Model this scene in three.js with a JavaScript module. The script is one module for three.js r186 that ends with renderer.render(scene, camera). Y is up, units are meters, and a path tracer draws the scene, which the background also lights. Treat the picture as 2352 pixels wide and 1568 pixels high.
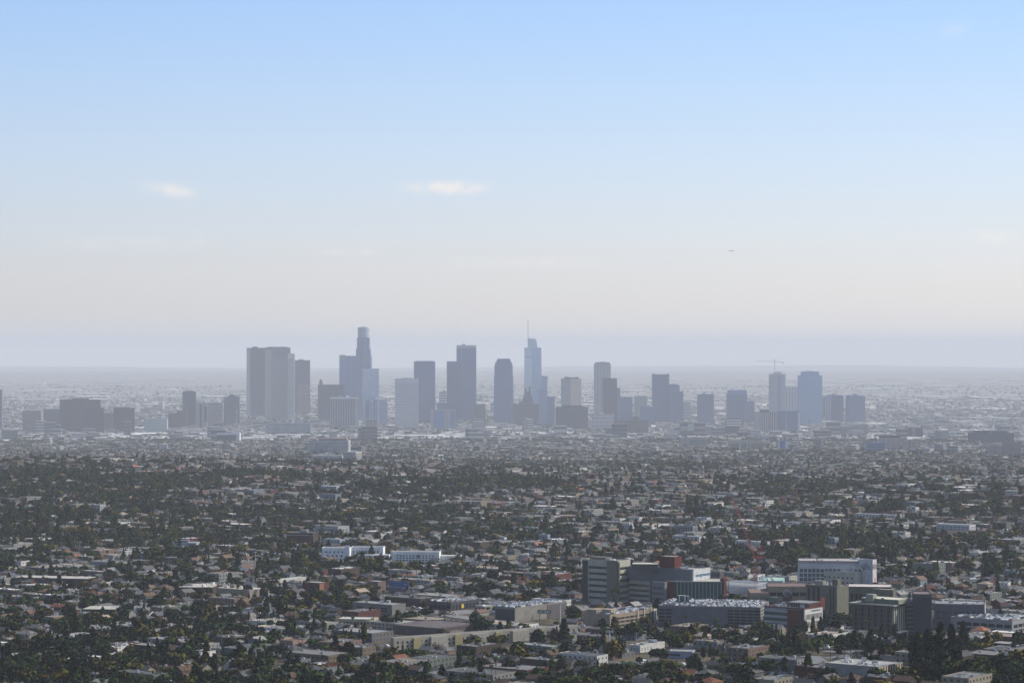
import * as THREE from 'three';
import { mergeGeometries } from 'three/addons/utils/BufferGeometryUtils.js';
import { FontLoader } from 'three/addons/loaders/FontLoader.js';
import { TextGeometry } from 'three/addons/geometries/TextGeometry.js';

// ------------------------------------------------------------------ camera, sky, sun, exposure
const scene = new THREE.Scene();
const EYE = 300;                                   // metres of the eye above the far plain
const camera = new THREE.PerspectiveCamera(14.888, 2352 / 1568, 5, 90000);
camera.position.set(0, EYE, 0);
camera.lookAt(0, EYE, -1000);
camera.setViewOffset(2352, 1568, 0, -11, 2352, 1568);
camera.updateProjectionMatrix();
const renderer = new THREE.WebGLRenderer({ antialias: true });
renderer.setSize(1024, 682);
renderer.toneMapping = THREE.LinearToneMapping;
renderer.toneMappingExposure = 1.15;
renderer.shadowMap.enabled = true;
const sunDir = new THREE.Vector3(0.765, 0.61, -0.204).normalize();
const sun = new THREE.DirectionalLight(new THREE.Color(1.0, 0.92, 0.80), 5);
sun.position.copy(sunDir).multiplyScalar(6000).add(new THREE.Vector3(0, 0, -3000));
sun.target.position.set(0, 0, -3000);
sun.castShadow = true;
sun.shadow.mapSize.set(4096, 4096);
Object.assign(sun.shadow.camera, { left: -4500, right: 4500, top: 4500, bottom: -4500, near: 100, far: 14000 });
scene.add(sun, sun.target);
scene.fog = new THREE.FogExp2(new THREE.Color().setRGB(0.925, 0.95, 1.0), 3.0e-5);

// seeded random numbers and value noise
function rng(seed) { let a = seed >>> 0; return () => { a = (a + 0x6D2B79F5) | 0; let t = Math.imul(a ^ (a >>> 15), 1 | a); t = (t + Math.imul(t ^ (t >>> 7), 61 | t)) ^ t; return ((t ^ (t >>> 14)) >>> 0) / 4294967296; }; }
function hash2(i, j) { let h = Math.imul(i | 0, 374761393) ^ Math.imul(j | 0, 668265263); h = Math.imul(h ^ (h >>> 13), 1274126177); return ((h ^ (h >>> 16)) >>> 0) / 4294967296; }
function vnoise(x, y) { const i = Math.floor(x), j = Math.floor(y); let fx = x - i, fy = y - j; fx = fx * fx * (3 - 2 * fx); fy = fy * fy * (3 - 2 * fy);
  return (hash2(i, j) * (1 - fx) + hash2(i + 1, j) * fx) * (1 - fy) + (hash2(i, j + 1) * (1 - fx) + hash2(i + 1, j + 1) * fx) * fy; }
const fbm = (x, y) => 0.5 * vnoise(x, y) + 0.27 * vnoise(x * 2.1 + 7, y * 2.1) + 0.15 * vnoise(x * 4.3, y * 4.3 + 3) + 0.08 * vnoise(x * 8.7, y * 8.7);
const clamp = (x, a, b) => Math.max(a, Math.min(b, x));
function curve(table, x) { if (x <= table[0][0]) return table[0].slice(1); for (let k = 1; k < table.length; k++) if (x <= table[k][0]) { const a = table[k - 1], b = table[k]; let t = (x - a[0]) / (b[0] - a[0]); return a.slice(1).map((v, i) => v + (b[i + 1] - v) * t); } return table[table.length - 1].slice(1); }

// the sky: clear air over a hazy winter plain, brighter and warmer towards the sun, four small clouds
const SKY = [[0, .74, .73, .735], [.8, .745, .735, .735], [1.6, .74, .75, .77], [2.4, .705, .765, .83], [4, .615, .75, .92], [6, .49, .685, .97], [8, .385, .61, .99], [13, .33, .525, .89], [26, .27, .42, .70], [50, .19, .31, .56], [90, .15, .26, .50]];
function skyTexture() {
  const W = 4096, H = 2048, data = new Float32Array(W * H * 4);
  const clouds = [[392, 437, 56, 13, .42, 3, .16], [1030, 431, 74, 12, 1.0, 11, 0], [2285, 546, 40, 14, .32, 5, .1], [800, 579, 70, 8, .25, 23, 0], [1190, 604, 190, 9, .2, 31, 0], [2190, 68, 30, 16, .16, 41, -.3], [300, 560, 160, 16, .14, 51, 0]]
    .map(([u, v, w, h, k, s, tilt]) => ({ u, v, w, h, k, s, tilt }));
  for (let r = 0; r < H; r++) {
    const el = (r + 0.5) / H * 180 - 90, ce = Math.cos(el * Math.PI / 180), y = Math.sin(el * Math.PI / 180);
    const base = el < 0 ? [.92, .84, .77] : curve(SKY, el);   // the air below eye level, as far as the dip of the horizon shows it
    for (let c = 0; c < W; c++) {
      const az = (c + 0.5) / W * 2 * Math.PI - Math.PI, x = ce * Math.cos(az), z = ce * Math.sin(az), o = (r * W + c) * 4;
      let [R, G, B] = base;
      if (el >= 0) {
        const cg = x * sunDir.x + y * sunDir.y + z * sunDir.z, low = Math.exp(-el / 14);
        const f = 0.86 + (cg > 0 ? 0.66 : 0.44) * cg, fl = 1 + (f - 1) * (0.35 + 0.65 * low), glow = cg > 0.2 ? 1.6 * Math.exp((cg - 1) * 14) : 0;
        const warm = clamp(cg, -0.1, 0.5) * low;
        R = R * fl * (1 + .07 * warm) + glow; G = G * fl + glow * .95; B = B * fl * (1 - .12 * warm) + glow * .86;
        if (el < 9 && z < -0.9) {
          const u = 1176 + x / -z * 6000, v = 795 - y / -z * 6000;
          for (const k of clouds) {
            const du = (u - k.u) / k.w, dv = (v - k.v - k.tilt * (u - k.u) * 0.9) / k.h;
            if (du * du + dv * dv > 5) continue;
            const e = Math.exp(-Math.pow(du * du + dv * dv * (dv > 0 ? 1.5 : 1), 1.5));
            const n = .6 * fbm(u / 24 + k.s, v / 8 + k.s) + .4 * fbm(u / 9 + k.s, v / 4), m = clamp(k.k * Math.pow(e, .8) * (n * 6 - 1.9), 0, .9);
            R += (.93 - R) * m; G += (.885 - G) * m; B += (.86 - B) * m;
          }
        }
      }
      data[o] = R * .87; data[o + 1] = G * .87; data[o + 2] = B * .87; data[o + 3] = 1;
    }
  }
  const t = new THREE.DataTexture(data, W, H, THREE.RGBAFormat, THREE.FloatType);
  t.mapping = THREE.EquirectangularReflectionMapping; t.magFilter = THREE.LinearFilter; t.minFilter = THREE.LinearFilter; t.needsUpdate = true;
  return t;
}
scene.background = skyTexture();
scene.environment = scene.background;

// ------------------------------------------------------------------ where things stand
const FOC = 6000, CU = 1176, CV = 795;              // the photograph measured 2352 units wide
const GROUND = [[0, 112], [800, 100], [1700, 74], [2500, 60], [4000, 46], [5000, 40], [7945, -49], [8875, -63], [10115, -104], [11510, -122], [15230, -188], [17400, -193], [20000, -184], [30000, -118], [50000, -40], [76000, 0]];
function groundY(x, z) {
  const d = Math.hypot(x, z); let y = curve(GROUND, d)[0] - d * d / 1.48e7;
  if (z < 0) {
    const bump = (cx, cd, sx, sd, h) => { const a = (x - cx) / sx, b = (-z - cd) / sd; y += h * Math.exp(-a * a - b * b); };
    bump(-1050, 5600, 700, 1000, 34); bump(-760, 4200, 380, 600, 14); bump(760, 4350, 190, 260, 20); bump(290, 1640, 150, 190, 20); bump(60, 4700, 500, 420, 12);
    y += (vnoise(x / 420 + 9, z / 420) - .5) * 7 * clamp(d / 3000, .3, 1) * clamp((17000 - d) / 2000, 0, 1);
  }
  return y;
}
const deep = (d) => d < 5000 ? d : 5000 + (d - 5000) * 3.1;   // first guesses of distance, corrected for the basin falling away southwards
const at = (u, v, d) => new THREE.Vector3((u - CU) / FOC * d, EYE - (v - CV) / FOC * d, -d);
function distanceOf(u, v) { let lo = 1200, hi = 40000; for (let k = 0; k < 44; k++) { const m = (lo + hi) / 2, p = at(u, v, m); if (p.y > groundY(p.x, p.z)) lo = m; else hi = m; } return (lo + hi) / 2; }
const footprints = [];                              // what is built by hand keeps its ground free
function keepFree(x, z, w, l, turn, front = 0, low = 0) { footprints.push({ x, z, w: w / 2, l: l / 2, c: Math.cos(turn), s: Math.sin(turn), r: Math.hypot(w, l) / 2, front, low }); }
function isFree(x, z, r, tall) {
  for (const f of footprints) {
    const dx = x - f.x, dz = z - f.z, far = f.r + r;
    if (dx > far || dx < -far || dz < -far || dz > far + f.front) continue;
    const lx = dx * f.c - dz * f.s, lz = dx * f.s + dz * f.c;
    if (Math.abs(lx) < f.w + r && Math.abs(lz) < f.l + r) return false;
    if (f.front && dz > 0 && Math.abs(dx) < f.r * .8 + r * .5 && dz < f.front * 1.7 * clamp((tall - f.low) / 9, 0, 1) + f.l * .7) return false;
  }
  return true;
}

// ------------------------------------------------------------------ names, labels, materials
const used = {};
function numbered(n) { const k = used[n] = (used[n] ?? -1) + 1; return k ? n + '_' + String(k).padStart(3, '0') : n; }
function thing(name, label, category, pos, turn = 0, group) {
  const o = new THREE.Group(); o.name = numbered(name); scene.add(o);
  o.position.copy(pos); o.rotation.y = turn; o.userData = { label, category, kind: 'thing' };
  if (group) o.userData.group = group;
  return o;
}
function part(name, geo, material, parent, kind) {
  const m = new THREE.Mesh(geo, material); m.name = name; m.castShadow = m.receiveShadow = true;
  if (kind) m.userData.kind = kind;
  parent.add(m); return m;
}
function grain(seed, size, lo, hi, fx, fy) {
  const d = new Uint8Array(size * size * 4);
  for (let j = 0; j < size; j++) for (let i = 0; i < size; i++) {
    const n = fbm(i / size * fx + seed, j / size * fy + seed) * .75 + hash2(i + seed * 31, j) * .25, v = Math.round(255 * (lo + (hi - lo) * clamp(n * 1.5 - .2, 0, 1)));
    d.set([v, v, v, 255], (j * size + i) * 4);
  }
  const t = new THREE.DataTexture(d, size, size); t.magFilter = t.minFilter = THREE.LinearFilter; t.wrapS = t.wrapT = THREE.RepeatWrapping; t.colorSpace = THREE.SRGBColorSpace; t.needsUpdate = true; return t;
}
const WEAR = grain(3, 256, .80, 1, 9, 5), ROOFWEAR = grain(8, 256, .62, 1, 14, 14);
const mats = new Map();
function mat(r, g, b, rough = .8, opt = {}) {
  const key = [r, g, b, rough, JSON.stringify(opt)].join();
  if (!mats.has(key)) {
    const { wear, ...o } = opt, m = new THREE.MeshPhysicalMaterial({ roughness: rough, specularIntensity: rough > .6 ? .2 : 1, ...o }); m.color.setRGB(r, g, b); m.side = THREE.DoubleSide;
    if (wear) m.map = wear === 2 ? ROOFWEAR : WEAR;
    mats.set(key, m);
  }
  return mats.get(key);
}
const wallM = (r, g, b) => mat(...[r, g, b].map((v) => +(v * clamp(.62 + .7 * (r - .15), .66, .97)).toFixed(3)), .82, { wear: 1 }), roofM = (r, g, b) => mat(r, g, b, .85, { wear: 2 });
const glassM = mat(.10, .13, .17, .12, { metalness: .6 }), darkGlass = mat(.035, .045, .055, .18, { metalness: .3 });
const voidM = mat(.02, .02, .022, .9), steel = mat(.35, .36, .37, .5, { metalness: .5 }), whiteM = wallM(.72, .71, .69);

// ------------------------------------------------------------------ geometry helpers
const unit = new THREE.BoxGeometry(1, 1, 1);
function box(w, h, d, x = 0, y = 0, z = 0, turn = 0) { const g = new THREE.BoxGeometry(w, h, d); if (turn) g.rotateY(turn); g.translate(x, y, z); return g; }
function bar(a, b, r, n = 5) { const d = new THREE.Vector3().subVectors(b, a), g = new THREE.CylinderGeometry(r, r, d.length(), n, 1); g.applyQuaternion(new THREE.Quaternion().setFromUnitVectors(new THREE.Vector3(0, 1, 0), d.clone().normalize())); g.translate((a.x + b.x) / 2, (a.y + b.y) / 2, (a.z + b.z) / 2); return g; }
const V = (x, y, z) => new THREE.Vector3(x, y, z);
function join(list) { return mergeGeometries(list.map((g) => { const n = g.index ? g.toNonIndexed() : g; for (const k of Object.keys(n.attributes)) if (!['position', 'normal', 'uv'].includes(k)) n.deleteAttribute(k); return n; })); }
function tint(g, r, gg, b) { const n = g.attributes.position.count, c = new Float32Array(n * 3); for (let i = 0; i < n; i++) c.set([r, gg, b], i * 3); g.setAttribute('color', new THREE.BufferAttribute(c, 3)); return g; }
function tris(list) { // soup of [a,b,c] / [a,b,c,d] corner lists
  const p = []; for (const f of list) { p.push(...f[0], ...f[1], ...f[2]); if (f[3]) p.push(...f[0], ...f[2], ...f[3]); }
  const g = new THREE.BufferGeometry(); g.setAttribute('position', new THREE.Float32BufferAttribute(p, 3)); g.setAttribute('uv', new THREE.Float32BufferAttribute(new Array(p.length / 3 * 2).fill(0).map((_, i) => p[Math.floor(i / 2) * 3 + (i % 2 ? 2 : 0)] / 9), 2)); g.computeVertexNormals(); return g;
}
function ring(w, l, h, t, y) { return join([box(w, h, t, 0, y + h / 2, l / 2 - t / 2), box(w, h, t, 0, y + h / 2, -l / 2 + t / 2), box(t, h, l - 2 * t, w / 2 - t / 2, y + h / 2, 0), box(t, h, l - 2 * t, -w / 2 + t / 2, y + h / 2, 0)]); }

// ------------------------------------------------------------------ the ground, one sheet from the foot of the hill to the horizon
function groundTexture(seed, far) {
  const S = 1024, d = new Uint8Array(S * S * 4), r = rng(seed);
  for (let j = 0; j < S; j++) for (let i = 0; i < S; i++) {
    const a = fbm(i / 64, j / 64 + seed), b = hash2(i >> 1, j >> 1), n = clamp(.7 * a + .3 * b, 0, 1);
    const dry = clamp((vnoise(i / 40 + 5, j / 40) - .45) * 4, 0, 1);
    const c = [46 + 32 * n + dry * 26, 45 + 30 * n + dry * 19, 40 + 27 * n + dry * 8];
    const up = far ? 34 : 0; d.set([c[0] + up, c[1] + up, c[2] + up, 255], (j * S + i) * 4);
  }
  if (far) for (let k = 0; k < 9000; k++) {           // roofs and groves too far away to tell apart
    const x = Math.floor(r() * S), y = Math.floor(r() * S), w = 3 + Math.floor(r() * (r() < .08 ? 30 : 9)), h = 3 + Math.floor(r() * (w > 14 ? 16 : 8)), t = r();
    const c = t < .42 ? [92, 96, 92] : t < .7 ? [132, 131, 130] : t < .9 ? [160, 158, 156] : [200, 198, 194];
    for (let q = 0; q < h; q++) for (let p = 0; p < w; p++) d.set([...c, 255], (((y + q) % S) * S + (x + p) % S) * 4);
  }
  const t = new THREE.DataTexture(d, S, S); t.wrapS = t.wrapT = THREE.RepeatWrapping; t.magFilter = t.minFilter = THREE.LinearFilter; t.colorSpace = THREE.SRGBColorSpace; t.needsUpdate = true; return t;
}
{
  const rs = [0, 300, 700, 1100]; for (let d = 1300; d < 12000; d += 80) rs.push(d); for (let d = 12000; d <= 75000; d *= 1.03) rs.push(d); rs.push(75500);
  const as = []; for (let a = -180; a < -16; a += 8) as.push(a); for (let a = -16; a <= 16; a += .5) as.push(a); for (let a = 24; a <= 180; a += 8) as.push(a); as[as.length - 1] = 180;
  const p = [], uv = [], idx = [[], []], n = as.length;
  for (const d of rs) for (const a of as) { const x = d * Math.sin(a * Math.PI / 180), z = -d * Math.cos(a * Math.PI / 180); p.push(x, groundY(x, z), z); uv.push(x, z); }
  for (let i = 0; i + 1 < rs.length; i++) for (let j = 0; j + 1 < n; j++) { const k = i * n + j; idx[rs[i] < 12400 ? 0 : 1].push(k, k + 1, k + n, k + 1, k + n + 1, k + n); }
  const g = new THREE.BufferGeometry(); g.setAttribute('position', new THREE.Float32BufferAttribute(p, 3)); g.setAttribute('uv', new THREE.Float32BufferAttribute(uv, 2));
  g.setIndex([...idx[0], ...idx[1]]); g.addGroup(0, idx[0].length, 0); g.addGroup(idx[0].length, idx[1].length, 1); g.computeVertexNormals();
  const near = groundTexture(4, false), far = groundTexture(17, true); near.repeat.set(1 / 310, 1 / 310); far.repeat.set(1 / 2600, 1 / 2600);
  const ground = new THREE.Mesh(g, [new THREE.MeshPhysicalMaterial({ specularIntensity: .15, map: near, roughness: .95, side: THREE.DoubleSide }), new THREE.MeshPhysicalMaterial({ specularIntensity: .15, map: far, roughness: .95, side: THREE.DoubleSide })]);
  ground.name = 'ground'; ground.receiveShadow = true; ground.userData = { kind: 'structure', label: 'wide plain of the city running out to the hazy horizon', category: 'ground' }; scene.add(ground);
}
// low hills at the end of the plain, nearly lost in the haze
{
  const f = [], prof = (u) => 20 + 55 * Math.exp(-(((u - 2000) / 260) ** 2)) + 60 * Math.exp(-(((u - 1500) / 500) ** 2)) + 50 * Math.exp(-(((u - 60) / 420) ** 2)) + 26 * fbm(u / 70, 2);
  for (let u = -900; u < 3250; u += 40) { const c = []; for (const q of [u, u + 40]) for (const [d, k] of [[69500, 0], [72500, 1], [75200, 0]]) c.push([(q - CU) / FOC * d, -400 + k * (48 + prof(q) * 1.1), -d]); f.push([c[0], c[3], c[4], c[1]], [c[1], c[4], c[5], c[2]]); }
  const m = new THREE.Mesh(tris(f), mat(.2, .19, .17, .95)); m.name = 'hills'; m.userData = { kind: 'structure', label: 'faint low hills on the horizon behind the towers', category: 'hills' }; scene.add(m);
}

// ------------------------------------------------------------------ buildings measured from the photograph
// u0..us..u1: image-wide extent with the near corner at us; vt, vb: roof line and foot of the near corner; yaw: turn of the plan
const N_GRID = -0.6435;                             // the street grid of the quarter below
function frame(o) {
  const d = o.d ?? distanceOf(o.us, o.vb), k = d / FOC, near = at(o.us, o.vt, d);
  const left = (o.us - o.u0) * k, right = (o.u1 - o.us) * k, yaw = o.yaw ?? (o.deep ? -Math.asin(clamp(right / o.deep, .03, .62)) : N_GRID), c = Math.cos(yaw), s = Math.abs(Math.sin(yaw));
  let w, l;                                         // along local x, along local z
  if (yaw < 0) { w = left / c; l = o.deep ?? right / s; } else if (yaw > 0) { w = right / c; l = o.deep ?? left / s; } else { w = left + right; l = o.deep ?? w; }
  const cx = yaw < 0 ? -w / 2 : yaw > 0 ? w / 2 : yaw === 0 ? (right - left) / 2 : 0, cz = -l / 2;
  const x = near.x + cx * Math.cos(yaw) + cz * Math.sin(yaw), z = -d - cx * Math.sin(yaw) + cz * Math.cos(yaw);
  const y = o.vb !== undefined && !o.onGround ? at(o.us, o.vb, d).y : Math.min(groundY(x, z), groundY(near.x, -d));
  return { x, y, z, w, l, h: near.y - y, yaw, d, k, gs: d > 5000 ? d / (5000 + (d - 5000) / 3.1) : 1 };
}
// a slab laid on a face: s0..s1 from image left to right, t0..t1 from the roof down, out = how far it stands proud
function slab(f, face, s0, s1, t0, t1, out, inset = .2) {
  const h = (t1 - t0) * f.h, y = f.h * (1 - t1) + h / 2, dp = out + inset;
  if (face === 'n') { const w = (s1 - s0) * f.w; return { w, h, d: dp, x: -f.w / 2 + s0 * f.w + w / 2, y, z: f.l / 2 + (out - inset) / 2 }; }
  const w = (s1 - s0) * f.l, right = f.yaw < 0;
  return { w: dp, h, d: w, x: (right ? 1 : -1) * (f.w / 2 + (out - inset) / 2), y, z: right ? f.l / 2 - s0 * f.l - w / 2 : -f.l / 2 + s0 * f.l + w / 2 };
}
function put(name, b, material, parent, kind) { const m = part(name, unit, material, parent, kind); m.scale.set(b.w, b.h, b.d); m.position.set(b.x, b.y, b.z); return m; }
const geoOf = (b) => box(b.w, b.h, b.d, b.x, b.y, b.z);
// rows of openings, bands and fins. spec: [face, kind, s0, s1, t0, t1, nx, ny, material, {fx, fy, out, name, stuff}]
function dress(f, root, specs) {
  for (const [face, kind, s0, s1, t0, t1, nx, ny, material, o = {}] of specs) {
    const list = [], fx = o.fx ?? .7, fy = o.fy ?? .6, out = o.out ?? (kind === 'win' ? .06 : .35);
    const cw = (s1 - s0) / nx, ch = (t1 - t0) / ny;
    for (let i = 0; i < nx; i++) for (let j = 0; j < ny; j++) {
      if (o.skip && o.skip(i, j)) continue;
      const a = kind === 'band' ? 0 : (1 - fx) / 2, b = kind === 'fin' ? 0 : (1 - fy) / 2;
      list.push(slab(f, face, s0 + (i + a) * cw, s0 + (i + 1 - a) * cw, t0 + (j + b) * ch, t0 + (j + 1 - b) * ch, out, o.inset));
    }
    const name = o.name ?? { win: 'window', band: 'window_band', fin: 'fin', panel: 'wall_panel' }[kind];
    if (o.stuff || (o.stuff === undefined && list.length > 90)) part(name, join(list.map(geoOf)), material, root, list.length > 1 ? 'stuff' : undefined);
    else for (const b of list) {
      const m = put(name, b, material, root);
      if (o.sill) { const q = slab(f, face, 0, 0, 0, 0, 0); const sl = new THREE.Mesh(unit, o.sill); sl.name = 'sill'; sl.position.set(0, -.5 - .06, 0); sl.scale.set(face === 'n' ? 1.12 : 1.9, .1, face === 'n' ? 1.9 : 1.12); m.add(sl); }
    }
  }
}
const landmarks = [], polesAt = [];                               // short names that labels refer to
function bld(name, label, category, o) {
  const f = frame(o), t = thing(name, label, category, V(f.x, f.y, f.z), f.yaw, o.group);
  const wall = o.wall ?? whiteM, h = f.h;
  if (o.body !== 0) part('wall', box(f.w, h + 6, f.l, 0, h / 2 - 3, 0), wall, t);
  if (o.roof) { part('roof', box(f.w - .7, .3, f.l - .7, 0, h + .13, 0), o.roof, t); if (o.parapet !== 0) part('parapet', ring(f.w + .1, f.l + .1, o.parapet ?? .9, .35, h - .05), o.rim ?? wall, t); }
  if (o.specs) dress(f, t, o.specs);
  for (const [x0, x1, z0, z1, hh, m, nm, y0 = 0] of o.top ?? []) part(nm ?? 'roof_box', box((x1 - x0) * f.w, hh * f.gs, (z1 - z0) * f.l, ((x0 + x1) / 2 - .5) * f.w, h + (y0 + hh / 2) * f.gs, (.5 - (z0 + z1) / 2) * f.l), m, t);
  if (o.plant) { const r = rng(o.plant); const n = o.plantN ?? 7; for (let k = 0; k < n; k++) { const s = .8 + r() * 1.6; part('vent_unit', box(s * 1.4, s, s, (r() - .5) * f.w * .8, h + .3 + s / 2, (r() - .5) * f.l * .8, r()), r() < .4 ? steel : r() < .6 ? whiteM : mat(.2, .2, .2), t); } }
  keepFree(f.x, f.z, f.w + 4, f.l + 4, f.yaw, o.front ?? 70, o.low ?? 2);
  if (o.short) landmarks.push({ x: f.x, z: f.z, n: o.short });
  t.userData.size = undefined; delete t.userData.size;
  f.t = t; return f;
}
const FONT = await new FontLoader().loadAsync('fonts/droid/droid_sans_bold.typeface.json');
function lettering(text, size, material, parent, x, y, z, turn, name = 'lettering') {
  const g = new TextGeometry(text, { font: FONT, size, depth: .12, curveSegments: 2 }); g.computeBoundingBox(); g.translate(-(g.boundingBox.max.x + g.boundingBox.min.x) / 2, 0, 0);
  const m = part(name, g, material, parent); m.position.set(x, y, z); m.rotation.y = turn; return m;
}

// ------------------------------------------------------------------ downtown towers, nine kilometres off
const blueGlass = mat(.17, .31, .52, .22, { metalness: .85 }), slateGlass = mat(.085, .175, .36, .3, { metalness: .75 }), paleGlass = mat(.32, .46, .64, .25, { metalness: .8 });
const granite = wallM(.10, .12, .20), brownM = wallM(.11, .10, .12), darkStone = wallM(.08, .105, .175), paleStone = wallM(.44, .41, .39), pinkStone = wallM(.34, .27, .26), creamStone = wallM(.52, .47, .38), greyStone = wallM(.22, .24, .28);
const lineLight = mat(.40, .40, .42, .7), lineDark = mat(.05, .06, .075, .35, { metalness: .4 }), lineWhite = mat(.52, .52, .53, .7), greyRoof = roofM(.30, .30, .30), whiteRoof = roofM(.58, .56, .53), darkRoof = roofM(.10, .10, .105), tanRoof = roofM(.38, .33, .27), redRoof = roofM(.24, .10, .065);
const T = 'tower', far = (d) => ({ d: deep(d), onGround: 1, front: 0, roof: greyRoof, parapet: 1.5 });
// face specs used again and again
const floors = (n, m, fy = .45, out = .5, face = 'n', t0 = .01, t1 = 1) => [face, 'band', 0, 1, t0, t1, 1, n, m, { fy, out, stuff: true, name: 'floor_band' }];
const fins = (n, m, fx = .3, out = .8, face = 'n', t0 = 0, t1 = 1, s0 = 0, s1 = 1) => [face, 'fin', s0, s1, t0, t1, n, 1, m, { fx, out, stuff: true, name: 'mullion' }];

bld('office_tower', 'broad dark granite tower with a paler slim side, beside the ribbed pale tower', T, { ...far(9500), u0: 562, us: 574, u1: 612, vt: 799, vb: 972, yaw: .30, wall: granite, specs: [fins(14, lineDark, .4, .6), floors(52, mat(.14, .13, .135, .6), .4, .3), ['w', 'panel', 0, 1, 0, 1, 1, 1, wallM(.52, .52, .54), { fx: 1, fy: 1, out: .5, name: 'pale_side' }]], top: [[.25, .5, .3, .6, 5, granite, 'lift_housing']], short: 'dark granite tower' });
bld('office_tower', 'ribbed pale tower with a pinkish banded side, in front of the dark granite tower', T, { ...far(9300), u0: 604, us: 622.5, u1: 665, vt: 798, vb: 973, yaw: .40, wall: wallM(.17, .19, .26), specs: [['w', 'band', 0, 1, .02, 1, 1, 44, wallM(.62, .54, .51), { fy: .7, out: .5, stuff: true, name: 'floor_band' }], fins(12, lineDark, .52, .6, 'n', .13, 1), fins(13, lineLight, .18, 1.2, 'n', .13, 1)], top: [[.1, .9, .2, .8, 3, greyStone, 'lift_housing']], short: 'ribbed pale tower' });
bld('office_tower', 'pale slim ribbed tower with a blank cream crown, standing against the ribbed pale tower', T, { ...far(9150), u0: 659, us: 660.5, u1: 676.5, vt: 812, vb: 973, yaw: .06, deep: 26, wall: wallM(.72, .70, .66), specs: [fins(6, lineDark, .3, .3, 'n', .075, 1)] });
bld('office_tower', 'dark tower with a brown banded lower half, right behind the pale slim ribbed tower', T, { ...far(9800), u0: 671, us: 674, u1: 711.5, vt: 827.5, vb: 970, yaw: .10, deep: 40, wall: darkStone, specs: [floors(42, granite, .4, .4), ['n', 'band', .2, .95, .45, 1, 1, 22, pinkStone, { fy: .5, out: .7, stuff: true, name: 'floor_band' }]], top: [[.3, .6, .3, .7, 4, darkStone, 'lift_housing']] });
// dark block with the small sculpted belvedere
{ const f = bld('office_block', 'low dark block carrying a small stepped belvedere at its corner', T, { ...far(9200), u0: 726, us: 730, u1: 789, vt: 884, vb: 957, yaw: .1, deep: 50, wall: darkStone, specs: [floors(18, granite, .5, .4)], short: 'dark belvedere block' });
  const g = []; [[15, 0, 10], [12, 10, 6], [14.5, 16, 2], [9, 18, 5], [4, 23, 3]].forEach(([w, y, h]) => g.push(box(w * 1.6, h * 1.6, w * 1.6, -f.w / 2 + 20, f.h + (y + h / 2) * 1.6, f.l / 2 - 14))); part('belvedere', join(g), greyStone, f.t); }
// stepped pair beside the crowned tower
bld('office_tower', 'grey-blue tower with a stepped shoulder, beside the round crowned tower', T, { ...far(9250), u0: 778, us: 779, u1: 818, vt: 817.5, vb: 962, yaw: .05, deep: 45, wall: slateGlass, specs: [fins(9, lineLight, .16, .6), ['n', 'panel', 0, .36, -.02, .065, 1, 1, mat(.2, .22, .25, .6), { fx: 1, fy: .94, out: .3, name: 'stepped_shoulder' }]] });
{ // the tallest: round tiers narrowing to a crown
  const d = deep(9100), k = d / FOC, u = 834, p = at(u, 900, d), y0 = groundY(p.x, -d), t = thing('round_tower', 'tallest round tower, narrowing in tiers to a ribbed glass crown', T, V(p.x, y0, -d - 28)); landmarks.push({ x: p.x, z: -d, n: 'round crowned tower' });
  const H = (v) => EYE - (v - CV) / FOC * d - y0;
  const tiers = [[970, 817, 19.5, 4], [817, 801, 17.4, 4], [801, 775, 15, 4]];
  tiers.forEach(([vb, vt, r, n], i) => {
    const yb = i ? H(vb) : -8, h = H(vt) - yb, R = r * k;
    const g = [new THREE.CylinderGeometry(R * .985, R * .985, h, 36).translate(0, yb + h / 2, 0)];
    for (let q = 0; q < 4; q++) g.push(box(R * 1.12, h, R * 1.12, Math.cos(q * Math.PI / 2 + .785) * R * .52, yb + h / 2, Math.sin(q * Math.PI / 2 + .785) * R * .52));
    part('tower_tier', join(g), mat(.15, .22, .34, .4, { metalness: .55 }), t);
    const f = []; for (let a = 0; a < 28; a++) f.push(box(.8, h, 1.3, Math.cos(a / 28 * 6.283) * R, yb + h / 2, Math.sin(a / 28 * 6.283) * R, -a / 28 * 6.283)); part('mullion', join(f), lineDark, t, 'stuff');
    const b = []; for (let a = 4; a < h; a += 4.2) b.push(new THREE.CylinderGeometry(R * 1.006, R * 1.006, 1.5, 36, 1, true).translate(0, yb + a, 0)); part('floor_band', join(b), mat(.24, .30, .38, .5), t, 'stuff');
  });
  const crown = []; const R = 13.3 * k; crown.push(new THREE.CylinderGeometry(R * .97, R * .97, H(752) - H(775), 36).translate(0, (H(752) + H(775)) / 2, 0)); part('crown', join(crown), mat(.26, .34, .45, .4, { metalness: .4 }), t);
  const ribs = []; for (let a = 0; a < 22; a++) ribs.push(box(1.1, (H(756) - H(768)), 2.6, Math.cos(a / 22 * 6.283) * R, (H(756) + H(768)) / 2, Math.sin(a / 22 * 6.283) * R, -a / 22 * 6.283)); part('crown_rib', join(ribs), lineWhite, t, 'stuff');
  part('crown_rim', new THREE.CylinderGeometry(R * 1.05, R * 1.05, 3, 36).translate(0, H(753), 0), lineWhite, t); part('crown_rim', new THREE.CylinderGeometry(R * 1.03, R * 1.0, 5, 36).translate(0, H(766), 0), lineWhite, t); part('helipad', new THREE.CylinderGeometry(R * .72, R * .72, 3.4, 24).translate(0, H(751.2), 0), greyStone, t);
  keepFree(p.x, -d - 28, 62, 62, 0); }
bld('office_tower', 'pale blue tower with level floor lines, in front of the round crowned tower', T, { ...far(8900), u0: 829, us: 832, u1: 870, vt: 847, vb: 963, yaw: .08, deep: 40, wall: paleGlass, specs: [floors(28, lineLight, .35, .5)], short: 'pale blue tower' });
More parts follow.
